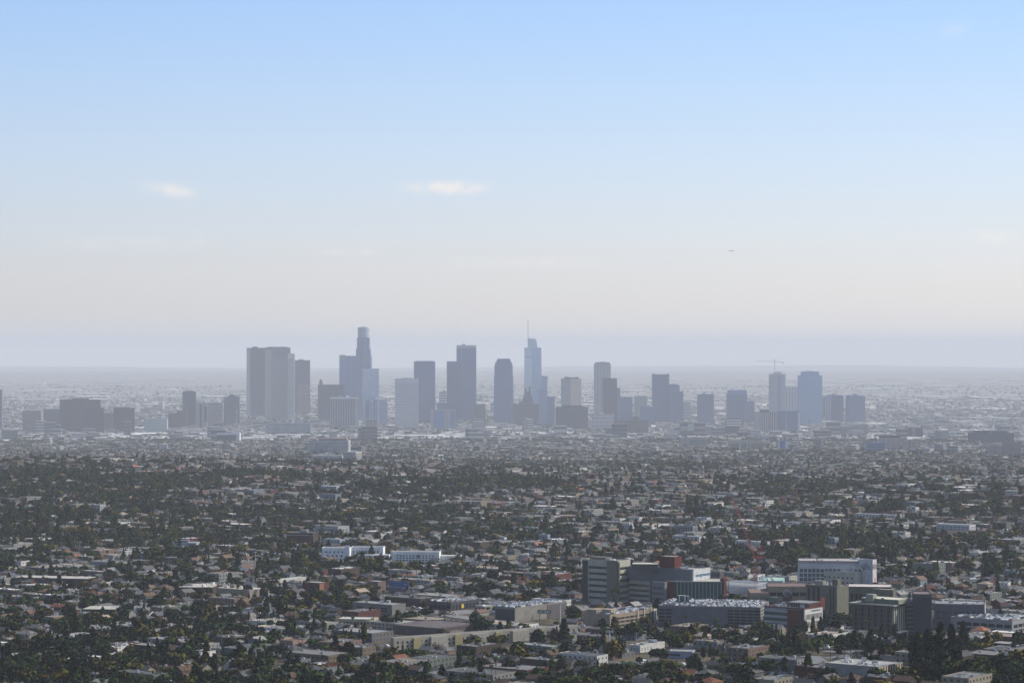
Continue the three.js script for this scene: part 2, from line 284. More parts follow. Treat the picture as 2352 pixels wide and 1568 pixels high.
{ const f = bld('ribbed_block', 'low dark block striped with white upright fins and domes on its roof', T, { ...far(8650), u0: 756, us: 757.5, u1: 823, vt: 911.5, vb: 970, yaw: .05, deep: 60, wall: darkStone, roof: whiteRoof, specs: [fins(17, lineWhite, .26, 1.6), ['n', 'band', 0, 1, 0, .06, 1, 1, lineWhite, { fy: 1, out: 1.8, name: 'cornice' }], fins(6, lineWhite, .5, 1.6, 'n', 0, 1, .88, 1)], short: 'white finned block' });
  for (const [s, r] of [[.37, 7], [.60, 11]]) part('roof_dome', new THREE.SphereGeometry(r, 20, 8, 0, 6.283, 0, 1.571).scale(1, .55, 1).translate((s - .5) * f.w, f.h, 0), lineWhite, f.t); }
{ const d = deep(8800), k = d / FOC, t = thing('cylinder_hotel', 'cluster of round mirror-glass hotel towers below the pale blue tower', 'hotel', V(at(854, 900, d).x, groundY(at(854, 900, d).x, -d), -d)); const y0 = t.position.y;
  const H = (v) => EYE - (v - CV) / FOC * d - y0; landmarks.push({ x: t.position.x, z: -d, n: 'mirror-glass hotel' });
  for (const [u, r, v, z] of [[841, 6.2, 917, 10], [853, 7.2, 905, -6], [865, 6.2, 916, 10], [853, 6, 920, 26], [847, 5, 926, -30]]) { const c = part('glass_cylinder', new THREE.CylinderGeometry(r * k, r * k, H(v) + 8, 28).translate((u - 854) * k, H(v) / 2 - 4, z), blueGlass, t); const b = new THREE.Mesh(new THREE.CylinderGeometry(r * k * .6, r * k * .6, 4, 20).translate((u - 854) * k, H(v) + 2, z), lineLight); b.name = 'rooftop_drum'; c.add(b);
    const l = new THREE.Mesh(new THREE.BoxGeometry(3.4, H(v), 2.4).translate((u - 854 - r * .5) * k, H(v) / 2, z + r * k * .93), lineWhite); l.name = 'lift_shaft'; c.add(l); } 
  part('podium', box(62, 26, 60, 0, 12, 0), greyStone, t); keepFree(t.position.x, -d, 70, 70, 0); }
bld('office_block', 'short dark block just beyond the mirror-glass hotel', T, { ...far(8900), u0: 871, us: 873, u1: 889, vt: 918, vb: 963, yaw: .2, deep: 24, wall: slateGlass, specs: [floors(12, lineLight, .3, .4)] });
bld('gridded_block', 'broad white block with an even grid of small windows', T, { ...far(8600), u0: 905.5, us: 907, u1: 961.5, vt: 870, vb: 966, yaw: .05, deep: 34, wall: lineDark, roof: whiteRoof, specs: [fins(23, lineWhite, .5, .9), floors(28, lineWhite, .5, .7, 'n', .07, 1), ['n', 'band', 0, 1, 0, .07, 1, 1, lineWhite, { fy: 1, out: 1, name: 'cornice' }], ['w', 'band', 0, 1, 0, 1, 1, 1, lineWhite, { fy: 1, out: .4, name: 'end_wall' }]], top: [[.3, .7, .3, .7, 4, lineWhite, 'lift_housing']], short: 'white gridded block' });
bld('office_tower', 'plain dark blue slab rising behind the white gridded block', T, { ...far(9000), u0: 948.5, us: 950.6, u1: 999.4, vt: 830, vb: 966, yaw: .06, deep: 38, wall: slateGlass, specs: [floors(46, lineDark, .4, .3)], top: [[.1, .9, .1, .9, 2, darkStone, 'lift_housing']], short: 'plain dark blue slab' });
bld('office_block', 'narrow white banded block squeezed between the dark blue slab and the twin-height tower', T, { ...far(9600), u0: 1008, us: 1009, u1: 1025, vt: 902, vb: 940, yaw: .1, deep: 24, wall: darkStone, specs: [floors(9, lineWhite, .45, .6)], top: [[.5, .9, .3, .7, 9, greyStone]] });
bld('office_block', 'low pale block with a dark glass middle, at the foot of the twin-height tower', T, { ...far(8500), u0: 988, us: 989, u1: 1046, vt: 941, vb: 970, yaw: .04, deep: 40, wall: paleStone, specs: [['n', 'panel', .13, .55, .05, 1, 1, 1, slateGlass, { fx: 1, fy: 1, out: .4 }], ['n', 'panel', .80, .97, .05, 1, 1, 1, slateGlass, { fx: 1, fy: 1, out: .4 }]] });
bld('office_block', 'dark low block standing left before the twin-height tower', T, { ...far(8900), u0: 1003, us: 1004, u1: 1034, vt: 926, vb: 962, yaw: .07, deep: 30, wall: slateGlass, specs: [floors(8, lineDark)] });
bld('office_tower', 'lower dark shoulder of the twin-height tower, flat roofed', T, { ...far(9050), u0: 1025, us: 1026, u1: 1060, vt: 830, vb: 966, yaw: .04, deep: 40, wall: slateGlass, specs: [fins(10, lineDark, .4, .4), floors(40, lineDark, .3, .3)] });
bld('office_tower', 'taller dark blue tower with a pale top band, joined to the lower flat shoulder', T, { ...far(9150), u0: 1047, us: 1048.5, u1: 1093.8, vt: 793, vb: 966, yaw: .05, deep: 44, wall: slateGlass, specs: [floors(52, lineDark, .4, .3), ['n', 'band', 0, 1, 0, .035, 1, 1, lineLight, { fy: 1, out: .6, name: 'top_band' }], fins(1, mat(.3, .36, .44, .4, { metalness: .5 }), .1, .6, 'n', .03, .45, .15, .35)], top: [[.28, .45, .4, .6, 3.5, greyStone, 'helipad', 1], [.35, .37, .5, .52, 8, steel, 'mast']], short: 'twin-height tower' });
bld('office_block', 'grey low blocks stepping down right of the twin-height tower', T, { ...far(8900), u0: 1088, us: 1090, u1: 1115, vt: 929, vb: 963, yaw: .08, deep: 30, wall: greyStone, specs: [fins(8, lineDark, .4, .5)] });
{ // shouldered tower
  const d = deep(9000), k = d / FOC, u = 1156.6, p = at(u, 900, d), y0 = groundY(p.x, -d), t = thing('shouldered_tower', 'slender dark tower with rounded stepped shoulders, standing alone', T, V(p.x, y0, -d - 30)); landmarks.push({ x: p.x, z: -d, n: 'shouldered tower' });
  const H = (v) => EYE - (v - CV) / FOC * d - y0, prof = [[972, 22.4], [886, 22], [862, 21], [838, 19.4], [832, 16.8], [828, 14.8], [823.5, 13]];
  for (let i = 0; i + 1 < prof.length; i++) { const yb = i ? H(prof[i][0]) : -8, yt = H(prof[i + 1][0]), w = prof[i][1] * 2 * k; part('tower_tier', join([box(w, yt - yb, w * .7, 0, (yb + yt) / 2, 0), box(w * .7, yt - yb, w, 0, (yb + yt) / 2, 0), box(w * .86, yt - yb, w * .86, 0, (yb + yt) / 2, 0)]), slateGlass, t); const b = []; for (let y = yb + 2; y < yt; y += 4.2) b.push(box(w * .71, 1.2, w * 1.012, 0, y, 0)); if (b.length) part('floor_band', join(b), lineDark, t, 'stuff'); }
  keepFree(p.x, -d - 30, 70, 70, 0); }
{ // the spired tower with the sail-shaped crown
  const d = deep(9100), k = d / FOC, u = 1224, p = at(u, 900, d), y0 = groundY(p.x, -d), t = thing('spired_tower', 'pale glass tower with a curved sail crown and a thin spire', T, V(p.x, y0, -d - 25)); landmarks.push({ x: p.x, z: -d, n: 'spired tower' });
  const H = (v) => EYE - (v - CV) / FOC * d - y0, X = (v) => (v - u) * k;
  const shape = new THREE.Shape(); [[1203.3, 985], [1204.6, 798], [1243.4, 798], [1244.6, 985]].forEach(([a, v], i) => shape[i ? 'lineTo' : 'moveTo'](X(a), v > 980 ? -8 : H(v)));
  part('shaft', new THREE.ExtrudeGeometry(shape, { depth: 40, bevelEnabled: false }).translate(0, 0, -20), paleGlass, t);
  const lf = new THREE.Shape(); [[1203.6, 985], [1204.8, 798.4], [1223.2, 798.4], [1223.5, 985]].forEach(([a, v], i) => lf[i ? 'lineTo' : 'moveTo'](X(a), v > 980 ? -8 : H(v))); part('glass_face', new THREE.ExtrudeGeometry(lf, { depth: 1.4, bevelEnabled: false }).translate(0, 0, 20), mat(.5, .6, .72, .2, { metalness: .8 }), t);
  const cr = new THREE.Shape(); cr.moveTo(X(1212), H(798.2)); cr.lineTo(X(1212), H(776.8)); cr.lineTo(X(1229), H(778)); cr.quadraticCurveTo(X(1233.6), H(781.5), X(1234.4), H(798.2)); part('sail_crown', new THREE.ExtrudeGeometry(cr, { depth: 26, bevelEnabled: false }).translate(0, 0, -13), mat(.42, .5, .6, .3, { metalness: .6 }), t);
  part('helipad', join([box(18 * k, 1, 16, X(1223), H(776.2), 0), box(6 * k, .8, 10, X(1215), H(773.5), 0)]), steel, t);
  part('spire', bar(V(X(1213), H(778), 0), V(X(1213), H(734.5), 0), 2.1, 8), mat(.4, .42, .45, .4, { metalness: .6 }), t);
  const b = []; for (let v = 803; v < 970; v += 2.6) b.push(box(38.6 * k, .9, 43.2, 0, H(v), 0)); part('floor_band', join(b), mat(.26, .34, .44, .35, { metalness: .6 }), t, 'stuff');
  for (const v of [802.5, 820]) part('mechanical_band', box(18 * k, 3.4, 2, X(1214), H(v), 21.4), lineDark, t);
  part('face_joint', box(1.6, H(799) + 8, 1.6, X(1223.4), (H(799) - 8) / 2, 21.2), lineDark, t);
  keepFree(p.x, -d - 25, 64, 50, 0); }
bld('office_tower', 'blue tower tucked in against the foot of the spired tower, jagged roof frame', T, { ...far(9300), u0: 1243, us: 1244, u1: 1257.5, vt: 865, vb: 963, yaw: .05, deep: 24, wall: blueGlass, specs: [floors(26, lineLight, .35, .4)], top: [[.05, .6, .3, .7, 4, steel, 'roof_frame'], [.8, 1.1, .3, .7, -8, steel, 'roof_frame']] });
bld('office_block', 'dark block with level banding at the foot of the spired tower', T, { ...far(8750), u0: 1236, us: 1238, u1: 1257, vt: 898, vb: 963, yaw: .07, deep: 24, wall: slateGlass, specs: [floors(17, lineLight, .3, .4)] });
{ const f = bld('stepped_block', 'grey stepped block climbing towards the spired tower', T, { ...far(8800), u0: 1178, us: 1179, u1: 1240, vt: 928, vb: 964, yaw: .04, deep: 30, wall: greyStone, specs: [floors(8, lineDark, .45, .4), fins(16, greyStone, .3, .6)] }); [[.22, .75, 9], [.36, .72, 26], [.42, .66, 42], [.44, .5, 54], [.58, .66, 60]].forEach(([a, b, h]) => part('upper_step', box((b - a) * f.w, h * f.gs, f.l * .7, ((a + b) / 2 - .5) * f.w, f.h + h * f.gs / 2, 0), greyStone, f.t)); }
bld('office_block', 'plain slate block beyond the stepped block, right of the spired tower', T, { ...far(8950), u0: 1255, us: 1256, u1: 1274, vt: 911.5, vb: 964, yaw: .06, deep: 22, wall: slateGlass, specs: [fins(8, lineDark, .3, .4)] });
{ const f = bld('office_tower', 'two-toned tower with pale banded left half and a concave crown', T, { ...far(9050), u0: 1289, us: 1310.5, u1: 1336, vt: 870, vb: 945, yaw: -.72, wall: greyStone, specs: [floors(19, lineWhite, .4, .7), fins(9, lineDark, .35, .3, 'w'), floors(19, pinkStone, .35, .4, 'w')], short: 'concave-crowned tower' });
  const s = new THREE.Shape(), w = 17.5 * f.k; s.moveTo(-w, -1); s.lineTo(w, -1); s.lineTo(w * .93, 7); s.quadraticCurveTo(0, 2.5, -w * .8, 8); const g = new THREE.ExtrudeGeometry(s, { depth: 20, bevelEnabled: false }); g.translate(0, 0, -10); g.rotateY(.72); g.scale(1, f.gs, 1).translate(0, f.h, 0); part('concave_crown', g, greyStone, f.t); }
bld('office_block', 'wide dark block of offices in front of the concave-crowned tower', T, { ...far(8500), u0: 1276, us: 1278, u1: 1351, vt: 935, vb: 969, yaw: .04, deep: 44, wall: darkStone, specs: [floors(8, lineDark, .5, .3)], top: [[.2, .8, .2, .8, 6, darkStone]] });
bld('office_tower', 'tall pale gridded tower with chamfered top, behind the plain dark tower', T, { ...far(9100), u0: 1364.5, us: 1365.5, u1: 1403, vt: 836, vb: 958, yaw: .05, deep: 38, wall: paleStone, specs: [floors(34, lineDark, .36, .3), fins(11, lineWhite, .4, .7)], top: [[.06, .94, .06, .94, 6.5, paleStone, 'chamfered_top'], [.3, .7, .4, .6, 8, steel, 'helipad']], short: 'pale gridded tower' });
bld('office_tower', 'plain dark tower overlapping the tall pale gridded tower', T, { ...far(8850), u0: 1384, us: 1385, u1: 1417.5, vt: 869, vb: 956, yaw: .05, deep: 34, wall: darkStone, specs: [floors(24, lineDark, .4, .3)] });
bld('office_block', 'narrow dark block one step below the plain dark tower', T, { ...far(9000), u0: 1415, us: 1416, u1: 1424.5, vt: 891, vb: 956, yaw: .05, deep: 20, wall: slateGlass, specs: [floors(18, lineDark, .4, .3)] });
bld('office_block', 'squat slate tower between the plain dark tower and the scaffolded green block', T, { ...far(9000), u0: 1424.5, us: 1426, u1: 1453, vt: 911.5, vb: 962, yaw: .08, deep: 30, wall: slateGlass, specs: [floors(14, lineDark, .4, .3)] });
{ const f = bld('office_block', 'greenish block with floor slabs jutting past its corners', T, { ...far(9200), u0: 1457, us: 1458, u1: 1487, vt: 910, vb: 964, yaw: .05, deep: 30, wall: mat(.20, .27, .27, .5, { metalness: .3 }) }); const b = []; for (let y = 8; y < f.h + 3; y += 6) b.push(box(f.w + 5, 1.5, f.l + 2.6, 0, y, 0)); part('floor_slab', join(b), lineLight, f.t, 'stuff'); }
bld('office_block', 'long slate block at the foot of the greenish block', T, { ...far(8800), u0: 1470, us: 1472, u1: 1504, vt: 934, vb: 970, yaw: .06, deep: 30, wall: slateGlass, specs: [floors(9, lineDark, .4, .3)] });
bld('apartment_slab', 'white hospital-like slab below the pale gridded tower', T, { ...far(8500), u0: 1358, us: 1360, u1: 1411, vt: 951, vb: 970, yaw: .05, deep: 26, wall: paleStone, roof: whiteRoof, specs: [floors(4, lineLight, .4, .4)], top: [[.35, .55, .3, .6, 5, lineWhite]] });
bld('hotel_block', 'pinkish grey low block with a taller stair tower, near the squat slate tower', T, { ...far(8000), u0: 1411, us: 1413, u1: 1490, vt: 966, vb: 986, yaw: .05, deep: 30, wall: pinkStone, specs: [fins(24, lineDark, .35, .3)], top: [[.5, .72, .1, .6, 14, pinkStone, 'stair_tower']] });
{ const f = bld('office_tower', 'tall slate tower with upturned roof corners, leading the stepped trio', T, { ...far(9000), u0: 1497, us: 1498.5, u1: 1537.5, vt: 860, vb: 972, yaw: .05, deep: 38, wall: slateGlass, specs: [floors(34, lineDark, .35, .3), fins(8, lineDark, .2, .5)], short: 'stepped trio of towers' }); const s = new THREE.Shape(); s.moveTo(-f.w / 2, -1); s.lineTo(f.w / 2, -1); s.lineTo(f.w / 2, 4); s.lineTo(f.w * .28, 1); s.lineTo(-f.w * .28, 1); s.lineTo(-f.w / 2, 4); part('upturned_crown', new THREE.ExtrudeGeometry(s, { depth: 4, bevelEnabled: false }).scale(1, f.gs, 1).translate(0, f.h, f.l / 2 - 4), slateGlass, f.t); }
{ const f = bld('office_tower', 'middle tower of the stepped trio with a sloping roof edge', T, { ...far(9100), u0: 1530, us: 1531, u1: 1561.5, vt: 884, vb: 972, yaw: .05, deep: 30, wall: slateGlass, specs: [floors(26, lineDark, .35, .3)] }); const s = new THREE.Shape(); s.moveTo(-f.w / 2, -1); s.lineTo(f.w / 2, -1); s.lineTo(f.w * .18, 4.6); s.lineTo(-f.w / 2, 3.6); part('sloping_crown', new THREE.ExtrudeGeometry(s, { depth: 24, bevelEnabled: false }).scale(1, f.gs, 1).translate(0, f.h, -12), slateGlass, f.t); }
bld('office_tower', 'lowest tower of the stepped trio, flat topped', T, { ...far(8900), u0: 1544, us: 1545, u1: 1570, vt: 899, vb: 972, yaw: .05, deep: 26, wall: slateGlass, specs: [fins(9, lineDark, .35, .3), floors(22, lineDark, .25, .2)] });
bld('apartment_slab', 'pale banded slab just right of the stepped trio', T, { ...far(9300), u0: 1569, us: 1571, u1: 1587, vt: 924.5, vb: 962, yaw: .08, deep: 20, wall: greyStone, specs: [floors(11, lineWhite, .4, .6)] });
{ const f = bld('office_tower', 'dark tower with a notched roof standing alone between gaps', T, { ...far(8900), u0: 1601, us: 1603, u1: 1640.5, vt: 906, vb: 974, yaw: .07, deep: 34, wall: slateGlass, specs: [fins(10, lineDark, .3, .4), floors(20, lineDark, .3, .2)], short: 'notch-roofed tower' }); const s = new THREE.Shape(); s.moveTo(-f.w / 2, -1); s.lineTo(f.w / 2, -1); s.lineTo(f.w / 2, 4); s.lineTo(f.w * .3, 1.5); s.lineTo(f.w * .05, 1.5); s.lineTo(0, 5); s.lineTo(-f.w * .2, 5); s.lineTo(-f.w * .24, 1); s.lineTo(-f.w / 2, 1); part('notched_crown', new THREE.ExtrudeGeometry(s, { depth: 16, bevelEnabled: false }).scale(1, f.gs, 1).translate(0, f.h, -8), slateGlass, f.t); part('lower_wing', box(11, 34, 26, f.w / 2 + 4.5, 17, 0), slateGlass, f.t); }
bld('office_tower', 'broad slate tower with a narrower top storey, beside its lower twin', T, { ...far(9100), u0: 1668, us: 1669.5, u1: 1717, vt: 905, vb: 966, yaw: .05, deep: 36, wall: slateGlass, specs: [floors(18, lineDark, .35, .3), fins(14, lineDark, .2, .5)], top: [[.05, .97, .1, .9, 14.5, slateGlass, 'top_storey']], short: 'broad slate tower' });
bld('office_block', 'lower slate twin standing against the broad slate tower', T, { ...far(9000), u0: 1712, us: 1714, u1: 1733.5, vt: 921.5, vb: 966, yaw: .06, deep: 26, wall: slateGlass, specs: [floors(12, lineDark, .35, .3)] });
{ // tower under construction
  const f = bld('unfinished_tower', 'unfinished pale concrete tower ringed by bare floor slabs, a crane on top', T, { ...far(9000), u0: 1767, us: 1768.5, u1: 1804.5, vt: 859, vb: 962, yaw: .05, deep: 34, wall: mat(.30, .34, .40, .5, { metalness: .3 }), roof: undefined, specs: [fins(7, lineLight, .3, .6), ['n', 'panel', .48, .72, .03, .95, 1, 1, slateGlass, { fx: 1, fy: 1, out: .4, name: 'core_wall' }]], short: 'unfinished tower' });
  const b = []; for (let y = 20; y < f.h + 2; y += 6.4) b.push(box(f.w + (y > f.h * .45 ? 8.5 : 2), 1.9, f.l + 3, 0, y, 0)); part('floor_slab', join(b), lineLight, f.t, 'stuff');
  const g = []; for (let i = 0; i <= 8; i++) g.push(bar(V(-f.w / 2 + i * f.w / 8, f.h, f.l / 2), V(-f.w / 2 + i * f.w / 8, f.h + (i > 3 ? 19 : 10), f.l / 2), .8, 4)); for (const y of [8, 18]) g.push(bar(V(y > 9 ? 0 : -f.w / 2, f.h + y, f.l / 2), V(f.w / 2, f.h + y, f.l / 2), .7, 4)); part('formwork', join(g), lineLight, f.t); part('core_top', box(f.w * .5, 15, 12, 2, f.h + 7, 0), lineLight, f.t); }
bld('apartment_tower', 'pale apartment tower with balconies half hidden between the unfinished tower and the wavy glass tower', T, { ...far(9200), u0: 1803, us: 1804.5, u1: 1837, vt: 889, vb: 966, yaw: .05, deep: 28, wall: mat(.36, .37, .4, .6), specs: [floors(24, lineWhite, .4, .9), fins(5, lineDark, .3, .4)] });
{ const f = bld('glass_tower', 'wide wavy glass tower with a stepped flat top, right of the unfinished tower', T, { ...far(8850), u0: 1833, us: 1834.5, u1: 1889.5, vt: 862.5, vb: 990, yaw: .04, deep: 34, wall: blueGlass, specs: [], top: [[.12, .87, .1, .9, 14, blueGlass, 'top_storey'], [.28, .62, .3, .7, 16, steel, 'roof_frame']], short: 'wavy glass tower' });
  const b = []; for (let i = 0; i < 36; i++) { const y = 6 + i * (f.h - 8) / 36, s = new THREE.Shape(); s.moveTo(-f.w / 2 - .6, 0); for (let q = 0; q <= 12; q++) s.lineTo(-f.w / 2 - .6 + q * (f.w + 1.2) / 12, 1.1 + Math.sin(q * .55 + i * .5) * 1.0); s.lineTo(f.w / 2 + .6, 0); for (let q = 12; q >= 0; q--) s.lineTo(-f.w / 2 - .6 + q * (f.w + 1.2) / 12, Math.sin(q * .55 + i * .5) * 1.0); b.push(new THREE.ExtrudeGeometry(s, { depth: 1.6, bevelEnabled: false }).translate(0, y, f.l / 2 - .4)); } part('wavy_balcony', join(b), lineLight, f.t, 'stuff'); part('red_sign', box(7, 26, .8, -f.w * .05, 24, f.l / 2 + 2), wallM(.3, .12, .12), f.t); }
bld('apartment_tower', 'ribbed slate tower, first of the matching pair on the right', T, { ...far(9100), u0: 1899, us: 1910, u1: 1939.6, vt: 909, vb: 977, yaw: .35, wall: slateGlass, specs: [fins(9, lineDark, .4, .5), fins(4, lineLight, .3, .5, 'w')], top: [[.1, .9, .1, .9, 3, slateGlass, 'top_storey'], [.35, .6, .4, .6, 6, darkStone, 'lift_housing']], short: 'matching pair of towers' });
bld('apartment_tower', 'slate tower farther right of the matching pair, end of the row of towers', T, { ...far(9050), u0: 1946.5, us: 1951, u1: 1988.7, vt: 910, vb: 977, yaw: .16, wall: slateGlass, specs: [fins(11, lineDark, .3, .4), floors(24, lineDark, .25, .2)], top: [[.1, .85, .1, .9, 3.5, slateGlass, 'top_storey'], [.4, .6, .4, .6, 6.5, darkStone, 'lift_housing']] });
bld('apartment_tower', 'narrow low tower wedged between the wavy glass tower and the matching pair', T, { ...far(9400), u0: 1889, us: 1890, u1: 1900, vt: 913, vb: 972, yaw: .06, deep: 18, wall: greyStone, specs: [floors(18, lineDark, .3, .3)] });
// left end of downtown
bld('office_tower', 'slim dark tower with a small square penthouse, alone among low blocks', T, { ...far(8700), u0: 417, us: 418.5, u1: 449, vt: 899.5, vb: 976, yaw: .07, deep: 30, wall: granite, specs: [floors(24, lineDark, .45, .3)], top: [[.2, .8, .2, .8, 3.2, granite, 'penthouse']], short: 'slim dark tower' });
bld('apartment_slab', 'white apartment slab with a dark slot down its middle, next to the slim dark tower', T, { ...far(8600), u0: 449, us: 450, u1: 476, vt: 925.5, vb: 976, yaw: .05, deep: 20, wall: paleStone, specs: [['n', 'win', 0, .66, .03, .95, 5, 14, lineDark, { fx: .5, fy: .45, out: .2, stuff: true }], ['n', 'panel', .30, .48, .05, .95, 1, 1, darkStone, { fx: 1, fy: 1, out: .5, name: 'stair_slot' }], ['n', 'panel', .68, 1, .12, .75, 1, 1, granite, { fx: 1, fy: 1, out: .3 }]] });
bld('apartment_slab', 'pale gridded apartment slab left of the crowned dark tower', T, { ...far(8700), u0: 475, us: 476, u1: 511, vt: 925, vb: 978, yaw: .05, deep: 22, wall: wallM(.36, .36, .37), specs: [floors(16, lineDark, .35, .2), fins(12, paleStone, .3, .5)], top: [[.1, .2, .3, .6, 3, paleStone], [.5, .6, .3, .6, 4, paleStone]] });
{ const f = bld('crowned_tower', 'dark chamfered tower with a stepped crown, left of the dark granite tower', T, { ...far(8900), u0: 511, us: 513, u1: 549.5, vt: 912, vb: 988, yaw: .06, deep: 36, wall: granite, specs: [fins(12, lineDark, .35, .4)], top: [[.22, .85, .2, .8, 4.5, granite, 'crown_step'], [.32, .7, .3, .7, 7.5, granite, 'crown_step'], [.40, .6, .4, .6, 10.5, granite, 'crown_step']], short: 'chamfered crowned tower' }); part('pale_fin', box(5.5, f.h * .55, 3, f.w * .32, f.h * .27, f.l / 2 + 1), paleStone, f.t); }
bld('office_block', 'broad brown office block banded with dark glass, roof house on top', T, { ...far(8350), u0: 133, us: 136, u1: 229, vt: 918, vb: 980, yaw: .06, deep: 60, wall: lineDark, specs: [['n', 'band', 0, 1, .02, .98, 1, 15, brownM, { fy: .5, out: .9, stuff: true, name: 'floor_band' }]], top: [[.3, .7, .2, .8, 5, brownM, 'roof_house']], short: 'brown banded block' });
bld('office_block', 'plain brown annex in front of the brown banded block', T, { ...far(8250), u0: 187.5, us: 189.5, u1: 237.5, vt: 937, vb: 980, yaw: .06, deep: 40, wall: brownM, specs: [floors(10, granite, .4, .3)] });
bld('office_block', 'dark cube of offices right of the brown annex', T, { ...far(8250), u0: 258, us: 260, u1: 307.5, vt: 937, vb: 979, yaw: .06, deep: 44, wall: brownM, specs: [floors(10, lineDark, .4, .3)], top: [[.2, .75, .2, .7, 3, brownM]], short: 'dark office cube' });
bld('office_block', 'low brown wing linking the brown annex and the dark office cube', T, { ...far(8400), u0: 236, us: 238, u1: 260, vt: 950, vb: 978, yaw: .06, deep: 24, wall: pinkStone, specs: [fins(6, lineDark, .3, .3)] });
bld('office_block', 'beige block with a sunlit side edge, far left of the brown banded block', T, { ...far(8300), u0: 50, us: 93.5, u1: 96.5, vt: 943, vb: 976, yaw: -.08, deep: 40, wall: wallM(.30, .27, .25), specs: [floors(5, pinkStone, .4, .3)], short: 'beige corner block' });
bld('office_block', 'slate block in the shadow between the beige corner block and the brown banded block', T, { ...far(8700), u0: 98, us: 99, u1: 136, vt: 940, vb: 976, yaw: .05, deep: 30, wall: darkStone, specs: [floors(7, lineDark, .4, .3)] });
bld('office_tower', 'pale tower cut off by the edge of the picture', T, { ...far(8600), u0: -28, us: -27, u1: 3.4, vt: 896, vb: 962, yaw: .05, deep: 24, wall: greyStone, specs: [floors(22, lineDark, .3, .3)] });
bld('twin_chimney', 'pair of dark chimneys far behind the brown banded block', 'chimney', { ...far(12200), u0: 163, us: 164, u1: 173, vt: 897.5, vb: 935, yaw: .1, deep: 16, wall: greyStone, specs: [fins(2, lineDark, .3, .6)] });
bld('bus_terminal', 'long low hall with a pale green roof and white arches beside the slim dark tower', 'terminal', { ...far(8300), u0: 328, us: 330, u1: 383, vt: 962, vb: 972, yaw: .06, deep: 50, wall: mat(.36, .42, .40, .7), roof: roofM(.5, .55, .5), top: [[.72, .80, .2, .4, 9, lineWhite, 'roof_arch'], [.82, .9, .2, .4, 6, lineWhite, 'roof_arch'], [0, 1, 0, .05, 2, lineWhite, 'roof_edge']] });
bld('brick_block', 'reddish stepped block left of the slim dark tower', T, { ...far(8600), u0: 384, us: 386, u1: 428, vt: 950, vb: 976, yaw: .06, deep: 36, wall: wallM(.19, .11, .11), specs: [floors(5, granite, .4, .3)], top: [[.45, .95, .2, .8, 9, wallM(.19, .11, .11), 'upper_storey']] });
{ const f = bld('glass_front_hall', 'dark glass front with a tall white side wall, below the chamfered crowned tower', 'hall', { ...far(7300), u0: 497, us: 549.5, u1: 551, vt: 995, vb: 1019, yaw: -.05, deep: 40, wall: lineWhite, roof: whiteRoof, specs: [['n', 'panel', 0, .85, .18, 1, 1, 1, lineDark, { fx: 1, fy: 1, out: .4, name: 'glass_front' }]] }); }
bld('long_hall', 'long low white hall with a slate-blue roof edge before the ribbed pale tower', 'hall', { ...far(7900), u0: 610, us: 612, u1: 713, vt: 972, vb: 996, yaw: .05, deep: 70, wall: wallM(.40, .41, .44), roof: roofM(.30, .36, .42), specs: [['n', 'band', 0, 1, 0, .18, 1, 1, mat(.16, .22, .28, .6), { fy: 1, out: 1.2, name: 'roof_edge' }], ['n', 'win', .02, .3, .3, .9, 6, 2, lineDark, { fx: .4, fy: .4 }]], short: 'long white hall' });
// middle distance on the right
bld('ribbed_slab', 'pale slab striped by broad white uprights, below the unfinished tower', T, { ...far(8300), u0: 1732, us: 1734, u1: 1786, vt: 947, vb: 996, yaw: .05, deep: 30, wall: lineDark, roof: greyRoof, specs: [['n', 'panel', 0, .20, 0, 1, 1, 1, paleStone, { fx: 1, fy: 1, out: 1, name: 'end_wall' }], fins(5, lineLight, .45, 1, 'n', 0, 1, .20, .60), ['n', 'panel', .60, .66, 0, 1, 1, 1, paleStone, { fx: 1, fy: 1, out: 1.4 }], fins(3, lineLight, .4, 1, 'n', 0, 1, .68, 1)], top: [[.25, .65, .3, .7, 8, darkStone, 'roof_house']], short: 'white striped slab' });
bld('office_block', 'dark glass block beside the white striped slab', T, { ...far(8400), u0: 1786, us: 1787, u1: 1806, vt: 944, vb: 986, yaw: .06, deep: 22, wall: slateGlass, specs: [floors(10, lineDark, .35, .3)] });
{ const f = bld('office_block', 'dark block with a tall white billboard down its side, under the wavy glass tower', T, { ...far(8300), u0: 1807, us: 1808, u1: 1838.5, vt: 944, vb: 990, yaw: .05, deep: 24, wall: slateGlass, specs: [floors(11, lineDark, .35, .3), ['n', 'panel', .84, 1, .06, .88, 1, 1, lineWhite, { fx: 1, fy: 1, out: .8, name: 'billboard' }]] }); for (let i = 0; i < 6; i++) part('billboard_print', box(4, 5, .3, f.w * .42, f.h * (.2 + i * .125), f.l / 2 + 1), wallM(.36, .30, .28), f.t); }
